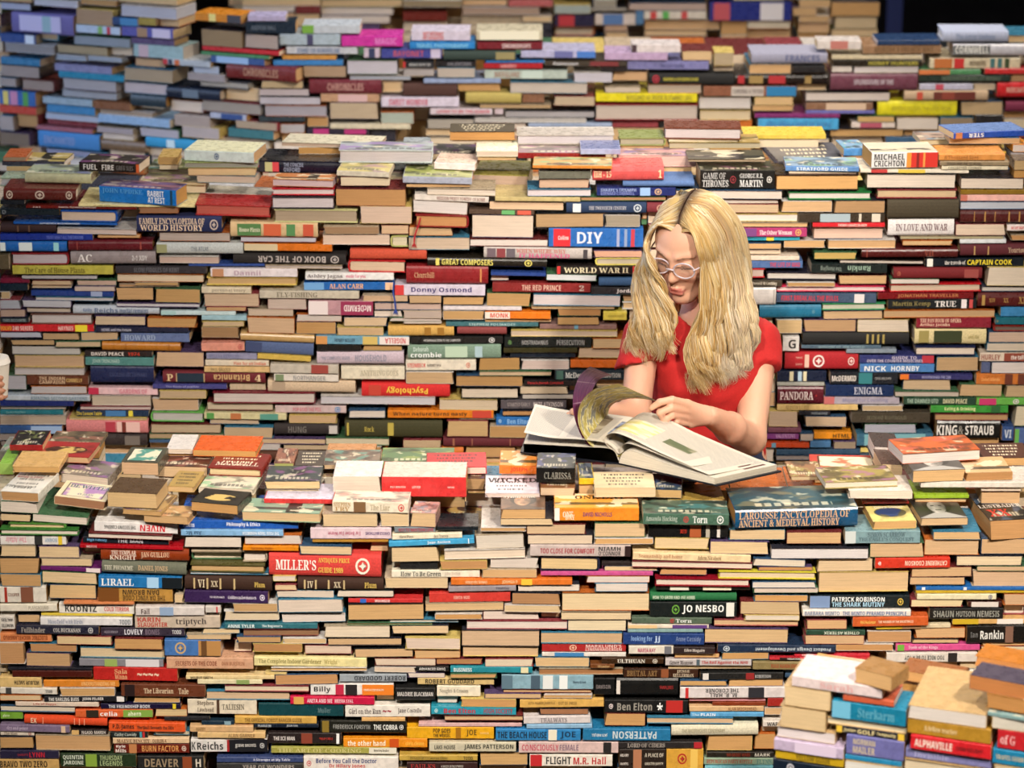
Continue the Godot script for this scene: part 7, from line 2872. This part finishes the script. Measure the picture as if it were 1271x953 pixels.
func make_reader() -> void:
	var skin := lin("daa88d")
	var pink := lin("cf6f6a")
	var hc := at_z(856, 305, -0.68)
	var f := Vector3(-0.46, -0.415, 0.785)
	var turn := Basis(Vector3(0, 0, 1), deg_to_rad(-4.0))
	f = (turn * f).normalized()
	var u := (turn * Vector3(-0.21, 0.91, 0.358)).normalized()
	var rv := u.cross(f).normalized()
	u = f.cross(rv).normalized()
	var H := func(x: float, y: float, z: float) -> Vector3: return hc + rv * x + u * y + f * z
	var neck := at_z(880, 404, -0.735)
	var sh_r := at_z(799, 418, -0.66)          # her right shoulder, to the left in the picture
	var sh_l := at_z(944, 424, -0.745)
	var el_r := at_z(789, 512, -0.60)
	var wr_r := at_z(729, 521, -0.46)
	var el_l := at_z(931, 545, -0.58)
	var wr_l := at_z(880, 516, -0.375)
	var chest := at_z(876, 455, -0.72)
	var waist := at_z(876, 545, -0.74)
	var hip := Vector3(waist.x, 0.94, -0.75)
	var side_ := (sh_l - sh_r).normalized()
	var origin := Vector3(hip.x, 0, hip.z)
	var root := Node3D.new()
	root.name = "person"
	root.position = origin
	root.set_meta("label", "person in a red t-shirt and clear glasses, long blonde hair, leafing through an open book")
	root.set_meta("category", "person")
	add_child(root)
	var back := Transform3D(Basis(), -origin)
	# body: one skin
	var body := Acc.new()
	var lo := Vector3(minf(wr_r.x, sh_r.x) - 0.1, 0.0, -0.95)
	var b := Field.new(Vector3(sh_r.x - 0.22, 0.86, -0.92), Vector3(sh_l.x + 0.12, hc.y + 0.02, -0.36), 0.010)
	b.bone(H.call(0, -0.05, -0.03), neck, 0.048, 0.056, 0.03)
	b.bone(neck, chest, 0.06, 0.10, 0.05, Vector3(0, 0, 1), 0.75)
	b.bone(chest, waist, 0.115, 0.10, 0.05, Vector3(0, 0, 1), 0.72)
	b.bone(waist, hip, 0.10, 0.13, 0.05, Vector3(0, 0, 1), 0.75)
	b.bone(sh_r, el_r, 0.040, 0.035, 0.03)
	b.bone(el_r, wr_r, 0.035, 0.024, 0.015)
	b.bone(sh_l, el_l, 0.042, 0.037, 0.03)
	b.bone(el_l, wr_l.lerp(el_l, 0.5), 0.037, 0.036, 0.015)
	b.bone(wr_l.lerp(el_l, 0.5), wr_l, 0.036, 0.024, 0.015)
	b.net(body, func(_p): return skin)
	var legs := Field.new(Vector3(hip.x - 0.25, 0.0, hip.z - 0.2), Vector3(hip.x + 0.25, 1.0, hip.z + 0.3), 0.016)
	for s in [-1.0, 1.0]:
		var hj: Vector3 = hip + side_ * 0.08 * s
		legs.bone(hj, Vector3(hj.x, 0.5, hj.z + 0.02), 0.078, 0.052, 0.03)
		legs.bone(Vector3(hj.x, 0.5, hj.z + 0.02), Vector3(hj.x, 0.09, hj.z - 0.02), 0.05, 0.035, 0.03)
	legs.net(body, func(_p): return skin)
	# head
	var hd := Field.new(hc - Vector3(0.15, 0.19, 0.15), hc + Vector3(0.15, 0.16, 0.16), 0.0036)
	hd.bone(H.call(0, 0.035, -0.015), H.call(0, 0.035, -0.03), 0.078, 0.078, 0.02)
	hd.bone(H.call(0, 0.02, 0.02), H.call(0, -0.03, 0.03), 0.066, 0.060, 0.03)
	hd.bone(H.call(0, -0.03, 0.03), H.call(0, -0.088, 0.058), 0.058, 0.028, 0.02)
	for s in [-1.0, 1.0]:
		hd.bone(H.call(0.052 * s, -0.055, 0.0), H.call(0.016 * s, -0.098, 0.062), 0.022, 0.017, 0.02)
		hd.bone(H.call(0.036 * s, -0.022, 0.062), H.call(0.046 * s, -0.02, 0.04), 0.02, 0.022, 0.015)
		hd.bone(H.call(0.012 * s, 0.028, 0.086), H.call(0.044 * s, 0.03, 0.068), 0.0065, 0.006, 0.012)
		hd.carve(H.call(0.032 * s, 0.006, 0.102), 0.0150, 0.012)
		hd.bone(H.call(0.030 * s, 0.006, 0.0745), H.call(0.034 * s, 0.006, 0.0735), 0.0125, 0.0125, 0.003)
		hd.bone(H.call(0.021 * s, 0.0005, 0.083), H.call(0.043 * s, 0.0005, 0.077), 0.0042, 0.0035, 0.003)
		hd.bone(H.call(0.007 * s, -0.031, 0.093), H.call(0.011 * s, -0.031, 0.088), 0.006, 0.0055, 0.006)
		hd.bone(H.call(0.079 * s, 0.0, -0.02), H.call(0.083 * s, 0.02, -0.03), 0.010, 0.014, 0.006)
	hd.bone(H.call(0, 0.018, 0.086), H.call(0, -0.026, 0.101), 0.0065, 0.0075, 0.010)
	hd.bone(H.call(0, -0.026, 0.102), H.call(0, -0.029, 0.100), 0.0082, 0.0082, 0.006)
	hd.bone(H.call(-0.016, -0.0625, 0.086), H.call(0.016, -0.0625, 0.086), 0.0056, 0.0056, 0.006)
	hd.bone(H.call(-0.006, -0.0605, 0.092), H.call(0.006, -0.0605, 0.092), 0.0048, 0.0045, 0.005)
	hd.bone(H.call(-0.013, -0.0735, 0.088), H.call(0.013, -0.0735, 0.088), 0.0068, 0.0068, 0.006)
	hd.bone(H.call(0, -0.098, 0.076), H.call(0, -0.1, 0.074), 0.014, 0.014, 0.012)
	var inv := Transform3D(Basis(rv, u, f), hc).affine_inverse()
	var brow := lin("6b4a33")
	hd.net(body, func(p: Vector3):
		var q := inv * p
		if q.z > 0.06:
			var lip := (q.x / 0.0225) * (q.x / 0.0225) + ((q.y + 0.0675) / 0.0105) * ((q.y + 0.0675) / 0.0105)
			if lip < 1.0:
				return lin("a8584f") if absf(q.y + 0.0675) < 0.0011 and absf(q.x) < 0.019 else pink.lerp(skin, 0.3)
			var ex := absf(absf(q.x) - 0.032)
			if ex < 0.0135 and absf(q.y - 0.0 + ex * ex * 18.0) < 0.0022:
				return lin("3c2a22")
			if ex < 0.018 and absf(q.y - 0.0285 + ex * ex * 16.0) < 0.0021:
				return brow.lerp(skin, 0.25)
			if ex < 0.012 and q.y > 0.0 and q.y < 0.014:
				return skin.lerp(lin("a06a58"), 0.35)
			if ex < 0.02 and q.y < -0.014 and q.y > -0.045:
				return skin.lerp(pink, 0.16)
		return skin)
	# her left hand closes on the leaves
	var k1 := at_z(853, 501, -0.345)
	var k4 := at_z(857, 526, -0.368)
	var fingers := [
		[at_z(834, 496, -0.322), at_z(819, 499, -0.312), at_z(809, 506, -0.312)],
		[at_z(833, 506, -0.318), at_z(819, 512, -0.312), at_z(824, 521, -0.322)],
		[at_z(834, 515, -0.322), at_z(824, 523, -0.320), at_z(832, 530, -0.332)],
		[at_z(840, 524, -0.332), at_z(832, 532, -0.334), at_z(841, 536, -0.344)]]
	hand(body, wr_l, k1, k4, at_z(852, 507, -0.366), fingers, [at_z(832, 503, -0.346), at_z(815, 503, -0.330)], skin)
	# her right hand steadies the far page
	var kr1 := at_z(722, 517, -0.445)
	var kr4 := at_z(726, 526, -0.425)
	var fr := [
		[at_z(713, 514, -0.432), at_z(707, 515, -0.422), at_z(703, 518, -0.415)],
		[at_z(712, 518, -0.428), at_z(706, 520, -0.418), at_z(702, 523, -0.41)],
		[at_z(714, 522, -0.424), at_z(708, 525, -0.416), at_z(704, 528, -0.408)],
		[at_z(718, 527, -0.42), at_z(713, 530, -0.412), at_z(709, 533, -0.404)]]
	hand(body, wr_r, kr1, kr4, at_z(727, 514, -0.43), fr, [at_z(719, 510, -0.42), at_z(711, 511, -0.41)], skin)
	shift(body, back)
	add_part(root, "body", acc_mesh(body, skin_mat()))
	# t-shirt
	var st := Acc.new()
	var tf := Field.new(Vector3(sh_r.x - 0.12, 0.90, -0.93), Vector3(sh_l.x + 0.12, neck.y + 0.06, -0.50), 0.0085)
	tf.bone(sh_r.lerp(neck, 0.12) + Vector3(0, 0.002, 0), neck + Vector3(0, -0.03, 0), 0.050, 0.056, 0.03)
	tf.bone(sh_l.lerp(neck, 0.12) + Vector3(0, 0.002, 0), neck + Vector3(0, -0.03, 0), 0.052, 0.056, 0.03)
	tf.bone(neck + Vector3(0, -0.05, 0), chest, 0.085, 0.122, 0.06, Vector3(0, 0, 1), 0.8)
	tf.bone(chest, waist, 0.132, 0.118, 0.05, Vector3(0, 0, 1), 0.78)
	tf.bone(waist, hip + Vector3(0, 0.04, 0), 0.118, 0.15, 0.05, Vector3(0, 0, 1), 0.78)
	for s in [-1.0, 1.0]:
		tf.bone(chest + side_ * 0.062 * s + Vector3(0, 0.0, 0.055), chest + side_ * 0.06 * s + Vector3(0, -0.02, 0.06), 0.05, 0.05, 0.05)
	# sleeves: cut straight across, then joined to the shirt
	for s in [-1.0, 1.0]:
		var sh: Vector3 = sh_l if s > 0 else sh_r
		var el: Vector3 = el_l if s > 0 else el_r
		var sf2 := Field.new(tf.o, tf.o + Vector3(tf.n - Vector3i(2, 2, 2)) * tf.h, tf.h)
		sf2.n = tf.n
		sf2.d.resize(tf.d.size())
		sf2.d.fill(1.0)
		sf2.bone(sh, sh.lerp(el, 0.5) + Vector3(0.010 * s, 0, 0), 0.050, 0.053, 0.03)
		sf2.slice(sh.lerp(el, 0.29 if s > 0 else 0.34), (el - sh + Vector3(0.05 if s > 0 else 0.06, 0, 0)).normalized(), 0.2)
		tf.join(sf2, 0.025)
	tf.carve(neck + Vector3(-0.012, 0.045, 0.022), 0.068, 0.008)
	var fold := FastNoiseLite.new()
	fold.seed = 12
	fold.frequency = 0.12
	tf.ripple(fold, 0.007)
	tf.net(st, func(_p): return Color.WHITE)
	shift(st, back)
	add_part(root, "t_shirt", acc_mesh(st, cloth_mat(Color(0.76, 0.12, 0.12))))
	# jeans
	var jn := Acc.new()
	var jf := Field.new(Vector3(hip.x - 0.28, 0.02, hip.z - 0.25), Vector3(hip.x + 0.28, 1.05, hip.z + 0.3), 0.018)
	jf.bone(hip + Vector3(0, 0.06, 0), hip + Vector3(0, -0.06, 0), 0.14, 0.135, 0.05, Vector3(0, 0, 1), 0.8)
	for s in [-1.0, 1.0]:
		var hj2: Vector3 = hip + side_ * 0.08 * s + Vector3(0, -0.06, 0)
		jf.bone(hj2, Vector3(hj2.x, 0.5, hj2.z + 0.02), 0.092, 0.066, 0.03)
		jf.bone(Vector3(hj2.x, 0.5, hj2.z + 0.02), Vector3(hj2.x, 0.1, hj2.z - 0.02), 0.064, 0.055, 0.03)
	jf.net(jn, func(_p): return Color.WHITE)
	shift(jn, back)
	add_part(root, "jeans", acc_mesh(jn, cloth_mat(Color(0.14, 0.19, 0.32))))
	for s in [-1.0, 1.0]:
		var sa := Acc.new()
		var ft := Vector3(hip.x + side_.x * 0.08 * s, 0.0, hip.z - 0.02)
		var sf := Field.new(ft + Vector3(-0.08, -0.02, -0.1), ft + Vector3(0.08, 0.14, 0.24), 0.01)
		sf.bone(ft + Vector3(0, 0.045, -0.02), ft + Vector3(-0.01, 0.035, 0.16), 0.044, 0.036, 0.03)
		sf.slice(ft + Vector3(0, 0.002, 0.07), Vector3.DOWN, 0.3)
		sf.net(sa, func(_p): return Color.WHITE)
		shift(sa, back)
		add_part(root, "shoe", acc_mesh(sa, plain(Color(0.82, 0.8, 0.78))))
	make_hair(root, back, hc, rv, u, f)
	make_glasses(root, back, H)


func make_hair(root: Node3D, back: Transform3D, hc: Vector3, rv: Vector3, u: Vector3, f: Vector3) -> void:
	var r := RandomNumberGenerator.new()
	r.seed = 5
	var a := Acc.new()
	var tones := ["d2b884", "c9a768", "b98f4e", "dcc89e", "9c753c", "cfb68a", "e2d3b6", "c29f66"]
	var rootc := lin("4a3423")
	var H := func(x: float, y: float, z: float) -> Vector3: return hc + rv * x + u * y + f * z
	# the hair that lies on the skull
	var cap := Field.new(hc - Vector3(0.15, 0.16, 0.17), hc + Vector3(0.15, 0.17, 0.15), 0.006)
	cap.bone(H.call(0, 0.04, -0.02), H.call(0, 0.036, -0.038), 0.083, 0.084, 0.02)
	cap.bone(H.call(0, 0.02, -0.045), H.call(0, -0.07, -0.06), 0.082, 0.07, 0.02)
	cap.carve(H.call(0, -0.052, 0.125), 0.113, 0.006)
	var inv := Transform3D(Basis(rv, u, f), hc).affine_inverse()
	var capc := lin("cfae6e")
	cap.net(a, func(p: Vector3):
		var q := inv * p
		return rootc if absf(q.x - 0.003) < 0.011 and q.y > 0.06 and q.z > -0.03 else capc)
	# locks: left of the parting they frame the face, right of it they fall in front of the shoulder
	var clumps := []
	for k in 60:
		var left := k % 5 < 2
		var s := (k / 60.0 + 0.02 * r.randf()) if not left else fmod(k * 0.31, 1.0)
		clumps.append({"left": left, "s": s, "layer": r.randf(), "ph": r.randf() * 1.1 + s * 4.0, "amp": r.randf_range(0.009, 0.017), "freq": r.randf_range(19.0, 25.0), "dx": r.randf_range(-8, 8), "end": r.randf(), "tone": r.randi() % tones.size()})
	for k in 3200:
		var cl: Dictionary = clumps[k % clumps.size()]
		var left: bool = cl.left
		var s: float = clampf(cl.s + r.randf_range(-0.05, 0.05), 0.0, 1.0)
		var layer: float = clampf(cl.layer + r.randf_range(-0.15, 0.15), 0.0, 1.0)
		var par := clampf(lerpf(0.05, 0.95, cl.s) + r.randf_range(-0.25, 0.25), 0.0, 1.0)
		var pz := lerpf(0.054, -0.06, par)
		var py := 0.04 + sqrt(maxf(0.0, 0.0905 * 0.0905 - (pz + 0.028) * (pz + 0.028)))
		var root_p: Vector3 = H.call(0.003 + (-0.002 if left else 0.002), py - 0.001 - (0.004 if par < 0.1 else 0.0), pz)
		var c := []
		c.append(root_p)
		var j := r.randf_range(-3.0, 3.0)
		var fray := r.randf_range(-1.0, 1.0) * (1.0 + 1.6 * r.randf() * r.randf())
		var end_y := 0.0
		if left:
			var side0: Vector3 = H.call(-lerpf(0.040, 0.066, s), lerpf(0.092, 0.088, s), lerpf(0.060, -0.03, s))
			var side1: Vector3 = H.call(-lerpf(0.074, 0.094, s), lerpf(0.040, 0.03, s), lerpf(0.064, -0.035, s))
			c.append(side0 + (side0 - hc).normalized() * 0.007 * layer)
			c.append(side1 + (side1 - hc).normalized() * 0.010 * layer)
			var z2 := lerpf(-0.585, -0.66, s) - 0.02 * layer
			var z2b := lerpf(-0.580, -0.605, s) - 0.012 * layer
			c.append(at_z(lerpf(807, 796, s) + j * 0.7, 322, z2 - 0.006))
			c.append(at_z(lerpf(818, 792, s) + j, 352, z2))
			c.append(at_z(lerpf(834, 785, s) + j + cl.dx * 0.4, 402, z2b + 0.005))
			end_y = 456.0 - 24.0 * cl.end - 8.0 * absf(fray)
			c.append(at_z(lerpf(828, 786, s) + j * 1.2 + cl.dx * 0.8 + fray * 3.0, end_y, z2b + 0.01))
		else:
			var q0: Vector3 = H.call(lerpf(0.045, 0.060, s), lerpf(0.088, 0.108, s), lerpf(0.060, -0.055, s))
			var q1: Vector3 = H.call(lerpf(0.066, 0.102, s), lerpf(0.045, 0.02, s), lerpf(0.080, -0.065, s))
			c.append(q0 + (q0 - hc).normalized() * 0.008 * layer)
			c.append(q1 + (q1 - hc).normalized() * 0.011 * layer)
			var z3 := lerpf(-0.578, -0.70, s) - 0.02 * layer
			var z3b := lerpf(-0.570, -0.635, s) - 0.015 * layer
			c.append(at_z(lerpf(872, 930, s) + j, 348, z3))
			c.append(at_z(lerpf(864, 934, s) + j + cl.dx * 0.4, 400, z3b - 0.004))
			c.append(at_z(lerpf(854, 928, s) + j + cl.dx * 0.7, 448, z3b + 0.004))
			end_y = 493.0 - 22.0 * cl.end - 16.0 * s * s - 9.0 * absf(fray)
			c.append(at_z(lerpf(862, 916, s) + j * 1.3 + cl.dx + fray * 4.0, end_y, z3b + 0.010))
		var n := 24
		var pts := curve_pts(c, n)
		var thick := r.randf_range(0.0007, 0.0017) if k % 6 else r.randf_range(0.0022, 0.0036)
		var tone := lin(tones[(cl.tone + (r.randi() % 3)) % tones.size()])
		var tone2 := lin(tones[r.randi() % tones.size()])
		if not left and s > 0.55:
			tone2 = lin(["d8ccb8", "cbbda4", "d2c2a2"][r.randi() % 3])   # paler, ashen lengths
		var ph: float = cl.ph + r.randf_range(-0.3, 0.3)
		var radii := PackedFloat32Array()
		var cols := PackedColorArray()
		for i in n:
			var t := i / float(n - 1)
			var wave: float = cl.amp * smoothstep(0.25, 0.75, t) * (0.8 + 0.4 * layer)
			var ang: float = t * cl.freq + ph
			pts[i] += rv * sin(ang) * wave + Vector3(0, 0, 1) * cos(ang) * wave * 0.9
			radii.append(thick * (0.6 + 0.5 * sin(PI * minf(1.0, t * 1.1 + 0.1))) * (1.0 - 0.8 * smoothstep(0.8, 1.0, t)))
			var cc := tone.lerp(tone2, t)
			if t < 0.15:
				cc = rootc.lerp(cc, smoothstep(0.02, 0.07 + 0.07 * par, t + r.randf() * 0.03))
			cols.append(cc)
		tube(a, pts, radii, cols, 4, 0.75)
	# hair down the back
	for k in 60:
		var s2 := k / 59.0
		var x := lerpf(-0.09, 0.1, s2)
		var p0: Vector3 = H.call(x * 0.3, 0.12, -0.04)
		var p1: Vector3 = H.call(x, 0.02, -0.12 + 4.0 * x * x)
		var c2 := [p0, p1, p1 + Vector3(0.01, -0.12, -0.03), p1 + Vector3(0.015, -0.26, -0.03)]
		var pts2 := curve_pts(c2, 12)
		var rd := PackedFloat32Array()
		var clr := PackedColorArray()
		var tn := lin(tones[r.randi() % tones.size()])
		for i in 12:
			rd.append(0.009 * (1.0 - 0.7 * i / 11.0))
			clr.append(tn)
		tube(a, pts2, rd, clr, 5)
	shift(a, back)
	var m := mat(0.42)
	m.metallic_specular = 0.55
	add_part(root, "hair", acc_mesh(a, m))


func make_glasses(root: Node3D, back: Transform3D, H: Callable) -> void:
	var g := Node3D.new()
	g.name = "eyeglasses"
	root.add_child(g)
	var frame := StandardMaterial3D.new()
	frame.albedo_color = Color(0.80, 0.76, 0.80)
	frame.roughness = 0.2
	var glass := StandardMaterial3D.new()
	glass.transparency = BaseMaterial3D.TRANSPARENCY_ALPHA
	glass.albedo_color = Color(1, 1, 1, 0.06)
	glass.roughness = 0.02
	for s in [-1.0, 1.0]:
		var pts := PackedVector3Array()
		var rad := PackedFloat32Array()
		var col := PackedColorArray()
		var disc := PackedVector3Array()
		for i in 25:
			var t := TAU * i / 24.0
			var p: Vector3 = back * H.call(0.033 * s + cos(t) * 0.0245, 0.001 + sin(t) * 0.0215, 0.103 - 0.012 * absf(cos(t) * 0.0245 + 0.033 * s * s) / 0.05)
			pts.append(p)
			rad.append(0.0018)
			col.append(Color.WHITE)
			if i < 24:
				disc.append(p)
		var a := Acc.new()
		tube(a, pts, rad, col, 6)
		add_part(g, "rim", acc_mesh(a, frame))
		var la := Acc.new()
		put_tri_fan(la, Transform3D(), disc, (H.call(0, 0, 1) - H.call(0, 0, 0)) as Vector3, Color.WHITE)
		add_part(g, "lens", acc_mesh(la, glass))
		var ta := Acc.new()
		tube(ta, curve_pts([back * H.call(0.057 * s, 0.006, 0.094), back * H.call(0.078 * s, 0.008, 0.05), back * H.call(0.082 * s, 0.008, -0.02)], 6), PackedFloat32Array([0.0018, 0.0018, 0.0018, 0.0018, 0.0018, 0.0018]), PackedColorArray([Color.WHITE, Color.WHITE, Color.WHITE, Color.WHITE, Color.WHITE, Color.WHITE]), 6)
		add_part(g, "temple_arm", acc_mesh(ta, frame))
	var ba := Acc.new()
	tube(ba, curve_pts([back * H.call(-0.009, 0.004, 0.104), back * H.call(0.0, 0.008, 0.108), back * H.call(0.009, 0.004, 0.104)], 5), PackedFloat32Array([0.002, 0.002, 0.002, 0.002, 0.002]), PackedColorArray([Color.WHITE, Color.WHITE, Color.WHITE, Color.WHITE, Color.WHITE]), 6)
	add_part(g, "bridge", acc_mesh(ba, frame))


# ------------------------------------------------------------------ someone at the end of the aisle: only the hand with a cup shows

func make_visitor() -> void:
	var z := -0.80
	var cup := at_z(-4, 446, z + 0.02)
	var hnd := at_z(-6, 474, z)
	var hip := Vector3(hnd.x - 0.36, 0.92, z - 0.08)
	var origin := Vector3(hip.x, 0, hip.z)
	var back := Transform3D(Basis(), -origin)
	var root := Node3D.new()
	root.name = "person_001"
	root.position = origin
	root.set_meta("label", "person in a dark jacket at the aisle's open end raising a pale cup")
	root.set_meta("category", "person")
	add_child(root)
	var skin := lin("b98468")
	var a := Acc.new()
	var top := hip + Vector3(0, 0.52, 0)
	var sh := top + Vector3(0.17, -0.06, 0)
	var el := sh + Vector3(0.05, -0.28, 0.06)
	var wr := hnd + Vector3(-0.05, -0.03, 0)
	var b := Field.new(Vector3(hip.x - 0.3, 0.0, hip.z - 0.2), Vector3(hnd.x + 0.05, top.y + 0.36, hip.z + 0.25), 0.014)
	b.bone(hip, top, 0.12, 0.11, 0.05, Vector3(0, 0, 1), 0.75)
	b.bone(top, top + Vector3(0, 0.12, 0.01), 0.055, 0.05, 0.04)
	b.bone(top + Vector3(0.01, 0.2, 0.02), top + Vector3(0.01, 0.24, 0.01), 0.08, 0.085, 0.03)
	b.bone(top + Vector3(0.02, 0.15, 0.04), top + Vector3(0.02, 0.2, 0.03), 0.05, 0.065, 0.03)
	b.bone(sh, el, 0.048, 0.04, 0.04)
	b.bone(el, wr, 0.038, 0.026, 0.02)
	b.bone(top + Vector3(-0.17, -0.06, 0), top + Vector3(-0.2, -0.34, 0.02), 0.048, 0.04, 0.04)
	b.bone(top + Vector3(-0.2, -0.34, 0.02), top + Vector3(-0.19, -0.58, 0.06), 0.038, 0.026, 0.02)
	for s in [-1.0, 1.0]:
		b.bone(hip + Vector3(0.085 * s, 0, 0), Vector3(hip.x + 0.09 * s, 0.48, hip.z + 0.02), 0.09, 0.06, 0.04)
		b.bone(Vector3(hip.x + 0.09 * s, 0.48, hip.z + 0.02), Vector3(hip.x + 0.09 * s, 0.06, hip.z - 0.01), 0.058, 0.045, 0.03)
		b.bone(Vector3(hip.x + 0.09 * s, 0.045, hip.z - 0.01), Vector3(hip.x + 0.1 * s, 0.04, hip.z + 0.13), 0.044, 0.036, 0.03)
	b.net(a, func(_p): return skin)
	var fg := []
	for i in 4:
		var y := hnd.y + 0.022 - 0.017 * i
		fg.append([Vector3(hnd.x - 0.006, y, hnd.z + 0.034), Vector3(hnd.x + 0.018, y - 0.002, hnd.z + 0.03), Vector3(hnd.x + 0.026, y - 0.004, hnd.z + 0.008)])
	hand(a, wr, hnd + Vector3(-0.035, 0.02, 0.016), hnd + Vector3(-0.035, -0.03, 0.012), hnd + Vector3(-0.03, 0.01, -0.02), fg, [hnd + Vector3(-0.01, 0.02, -0.03), hnd + Vector3(0.014, 0.028, -0.026)], skin)
	shift(a, back)
	add_part(root, "body", acc_mesh(a, skin_mat()))
	var j := Acc.new()
	var jf := Field.new(Vector3(hip.x - 0.32, 0.8, hip.z - 0.25), Vector3(hnd.x, top.y + 0.1, hip.z + 0.25), 0.014)
	jf.bone(hip + Vector3(0, -0.02, 0), top, 0.145, 0.125, 0.05, Vector3(0, 0, 1), 0.8)
	for s in [-1.0, 1.0]:
		var e2 := el if s > 0 else top + Vector3(-0.2, -0.34, 0.02)
		var w2 := wr.lerp(el, 0.12) if s > 0 else top + Vector3(-0.19, -0.54, 0.06)
		jf.bone(top + Vector3(0.165 * s, -0.06, 0), e2, 0.06, 0.05, 0.04)
		jf.bone(e2, w2, 0.049, 0.036, 0.02)
	jf.net(j, func(_p): return Color.WHITE)
	shift(j, back)
	add_part(root, "jacket", acc_mesh(j, cloth_mat(Color(0.12, 0.13, 0.16))))
	var t := Acc.new()
	var tf := Field.new(Vector3(hip.x - 0.3, 0.03, hip.z - 0.22), Vector3(hip.x + 0.3, 1.0, hip.z + 0.22), 0.018)
	for s in [-1.0, 1.0]:
		tf.bone(hip + Vector3(0.085 * s, 0, 0), Vector3(hip.x + 0.09 * s, 0.48, hip.z + 0.02), 0.105, 0.074, 0.04)
		tf.bone(Vector3(hip.x + 0.09 * s, 0.48, hip.z + 0.02), Vector3(hip.x + 0.09 * s, 0.1, hip.z - 0.01), 0.072, 0.06, 0.03)
	tf.net(t, func(_p): return Color.WHITE)
	shift(t, back)
	add_part(root, "trousers", acc_mesh(t, cloth_mat(Color(0.20, 0.19, 0.18))))
	var hh := Acc.new()
	var hf := Field.new(top + Vector3(-0.14, 0.08, -0.14), top + Vector3(0.16, 0.38, 0.14), 0.01)
	hf.bone(top + Vector3(0.01, 0.235, -0.01), top + Vector3(0.01, 0.255, 0.0), 0.092, 0.09, 0.02)
	hf.carve(top + Vector3(0.02, 0.16, 0.13), 0.115, 0.01)
	hf.net(hh, func(_p): return lin("3a2a20"))
	shift(hh, back)
	add_part(root, "hair", acc_mesh(hh, mat(0.6)))
	var c := Node3D.new()
	c.name = "paper_cup"
	c.position = cup + Vector3(-0.004, -0.095, -0.012)
	c.set_meta("label", "pale paper cup held in the raised hand at the aisle's end")
	c.set_meta("category", "cup")
	add_child(c)
	var cm := CylinderMesh.new()
	cm.top_radius = 0.032
	cm.bottom_radius = 0.023
	cm.height = 0.085
	var side := add_part(c, "cup_wall", cm)
	side.material_override = plain(Color(0.86, 0.83, 0.78))
	side.position.y = 0.0425
	var lm := CylinderMesh.new()
	lm.top_radius = 0.030
	lm.bottom_radius = 0.0345
	lm.height = 0.014
	var lid := add_part(c, "lid", lm)
	lid.material_override = plain(Color(0.9, 0.88, 0.85), 0.4)
	lid.position.y = 0.091


# ------------------------------------------------------------------ ribbons that hang out of two books, and a banner in the dark

func make_ribbons() -> void:
	for rb in [["b02028", [[522, 270], [519, 281], [515, 292], [514, 301]], "red tasselled ribbon bookmark hanging from a cream page edge"],
			["2c4a9c", [[489, 350], [488, 362], [490, 373], [491, 384]], "blue ribbon bookmark hanging below a white spine"]]:
		var ctrl := []
		for p in rb[1]:
			ctrl.append(at_z(p[0], p[1], -1.184))
		var o := Node3D.new()
		o.name = numbered("ribbon_bookmark")
		o.position = ctrl[0]
		o.set_meta("label", rb[2])
		o.set_meta("category", "bookmark")
		add_child(o)
		var back := Transform3D(Basis(), -o.position)
		var a := Acc.new()
		var rad := PackedFloat32Array()
		var col := PackedColorArray()
		for i in 10:
			rad.append(0.0022)
			col.append(lin(rb[0]))
		tube(a, curve_pts(ctrl, 10), rad, col, 6, 0.3)
		shift(a, back)
		add_part(o, "ribbon", acc_mesh(a, mat(0.6)))
		var t := Acc.new()
		for k in 7:
			var e: Vector3 = ctrl[-1]
			var q := PackedVector3Array([e, e + Vector3((k - 3) * 0.0014, -0.007, 0.001), e + Vector3((k - 3) * 0.0022, -0.014, 0.0)])
			tube(t, q, PackedFloat32Array([0.0008, 0.0009, 0.0005]), PackedColorArray([lin(rb[0]), lin(rb[0]), lin(rb[0])]), 4)
		shift(t, back)
		add_part(o, "tassel", acc_mesh(t, mat(0.6)))
	var lo := at_z(1100, 30, -6.0)
	var hi := at_z(1122, -30, -6.0)
	var b := Node3D.new()
	b.name = "banner"
	b.position = Vector3((lo.x + hi.x) / 2, 0, -6.0)
	b.set_meta("label", "narrow dark blue banner standing in the dark behind the last wall")
	b.set_meta("category", "banner")
	add_child(b)
	var cloth := BoxMesh.new()
	cloth.size = Vector3(hi.x - lo.x, hi.y - 0.05, 0.006)
	var c := add_part(b, "cloth", cloth)
	c.position = Vector3(0, 0.05 + (hi.y - 0.05) / 2, 0)
	c.material_override = plain(Color(0.13, 0.17, 0.36))
	var base := BoxMesh.new()
	base.size = Vector3(hi.x - lo.x + 0.06, 0.05, 0.16)
	var s := add_part(b, "base", base)
	s.position = Vector3(0, 0.025, 0)
	s.material_override = plain(Color(0.2, 0.2, 0.2), 0.4)
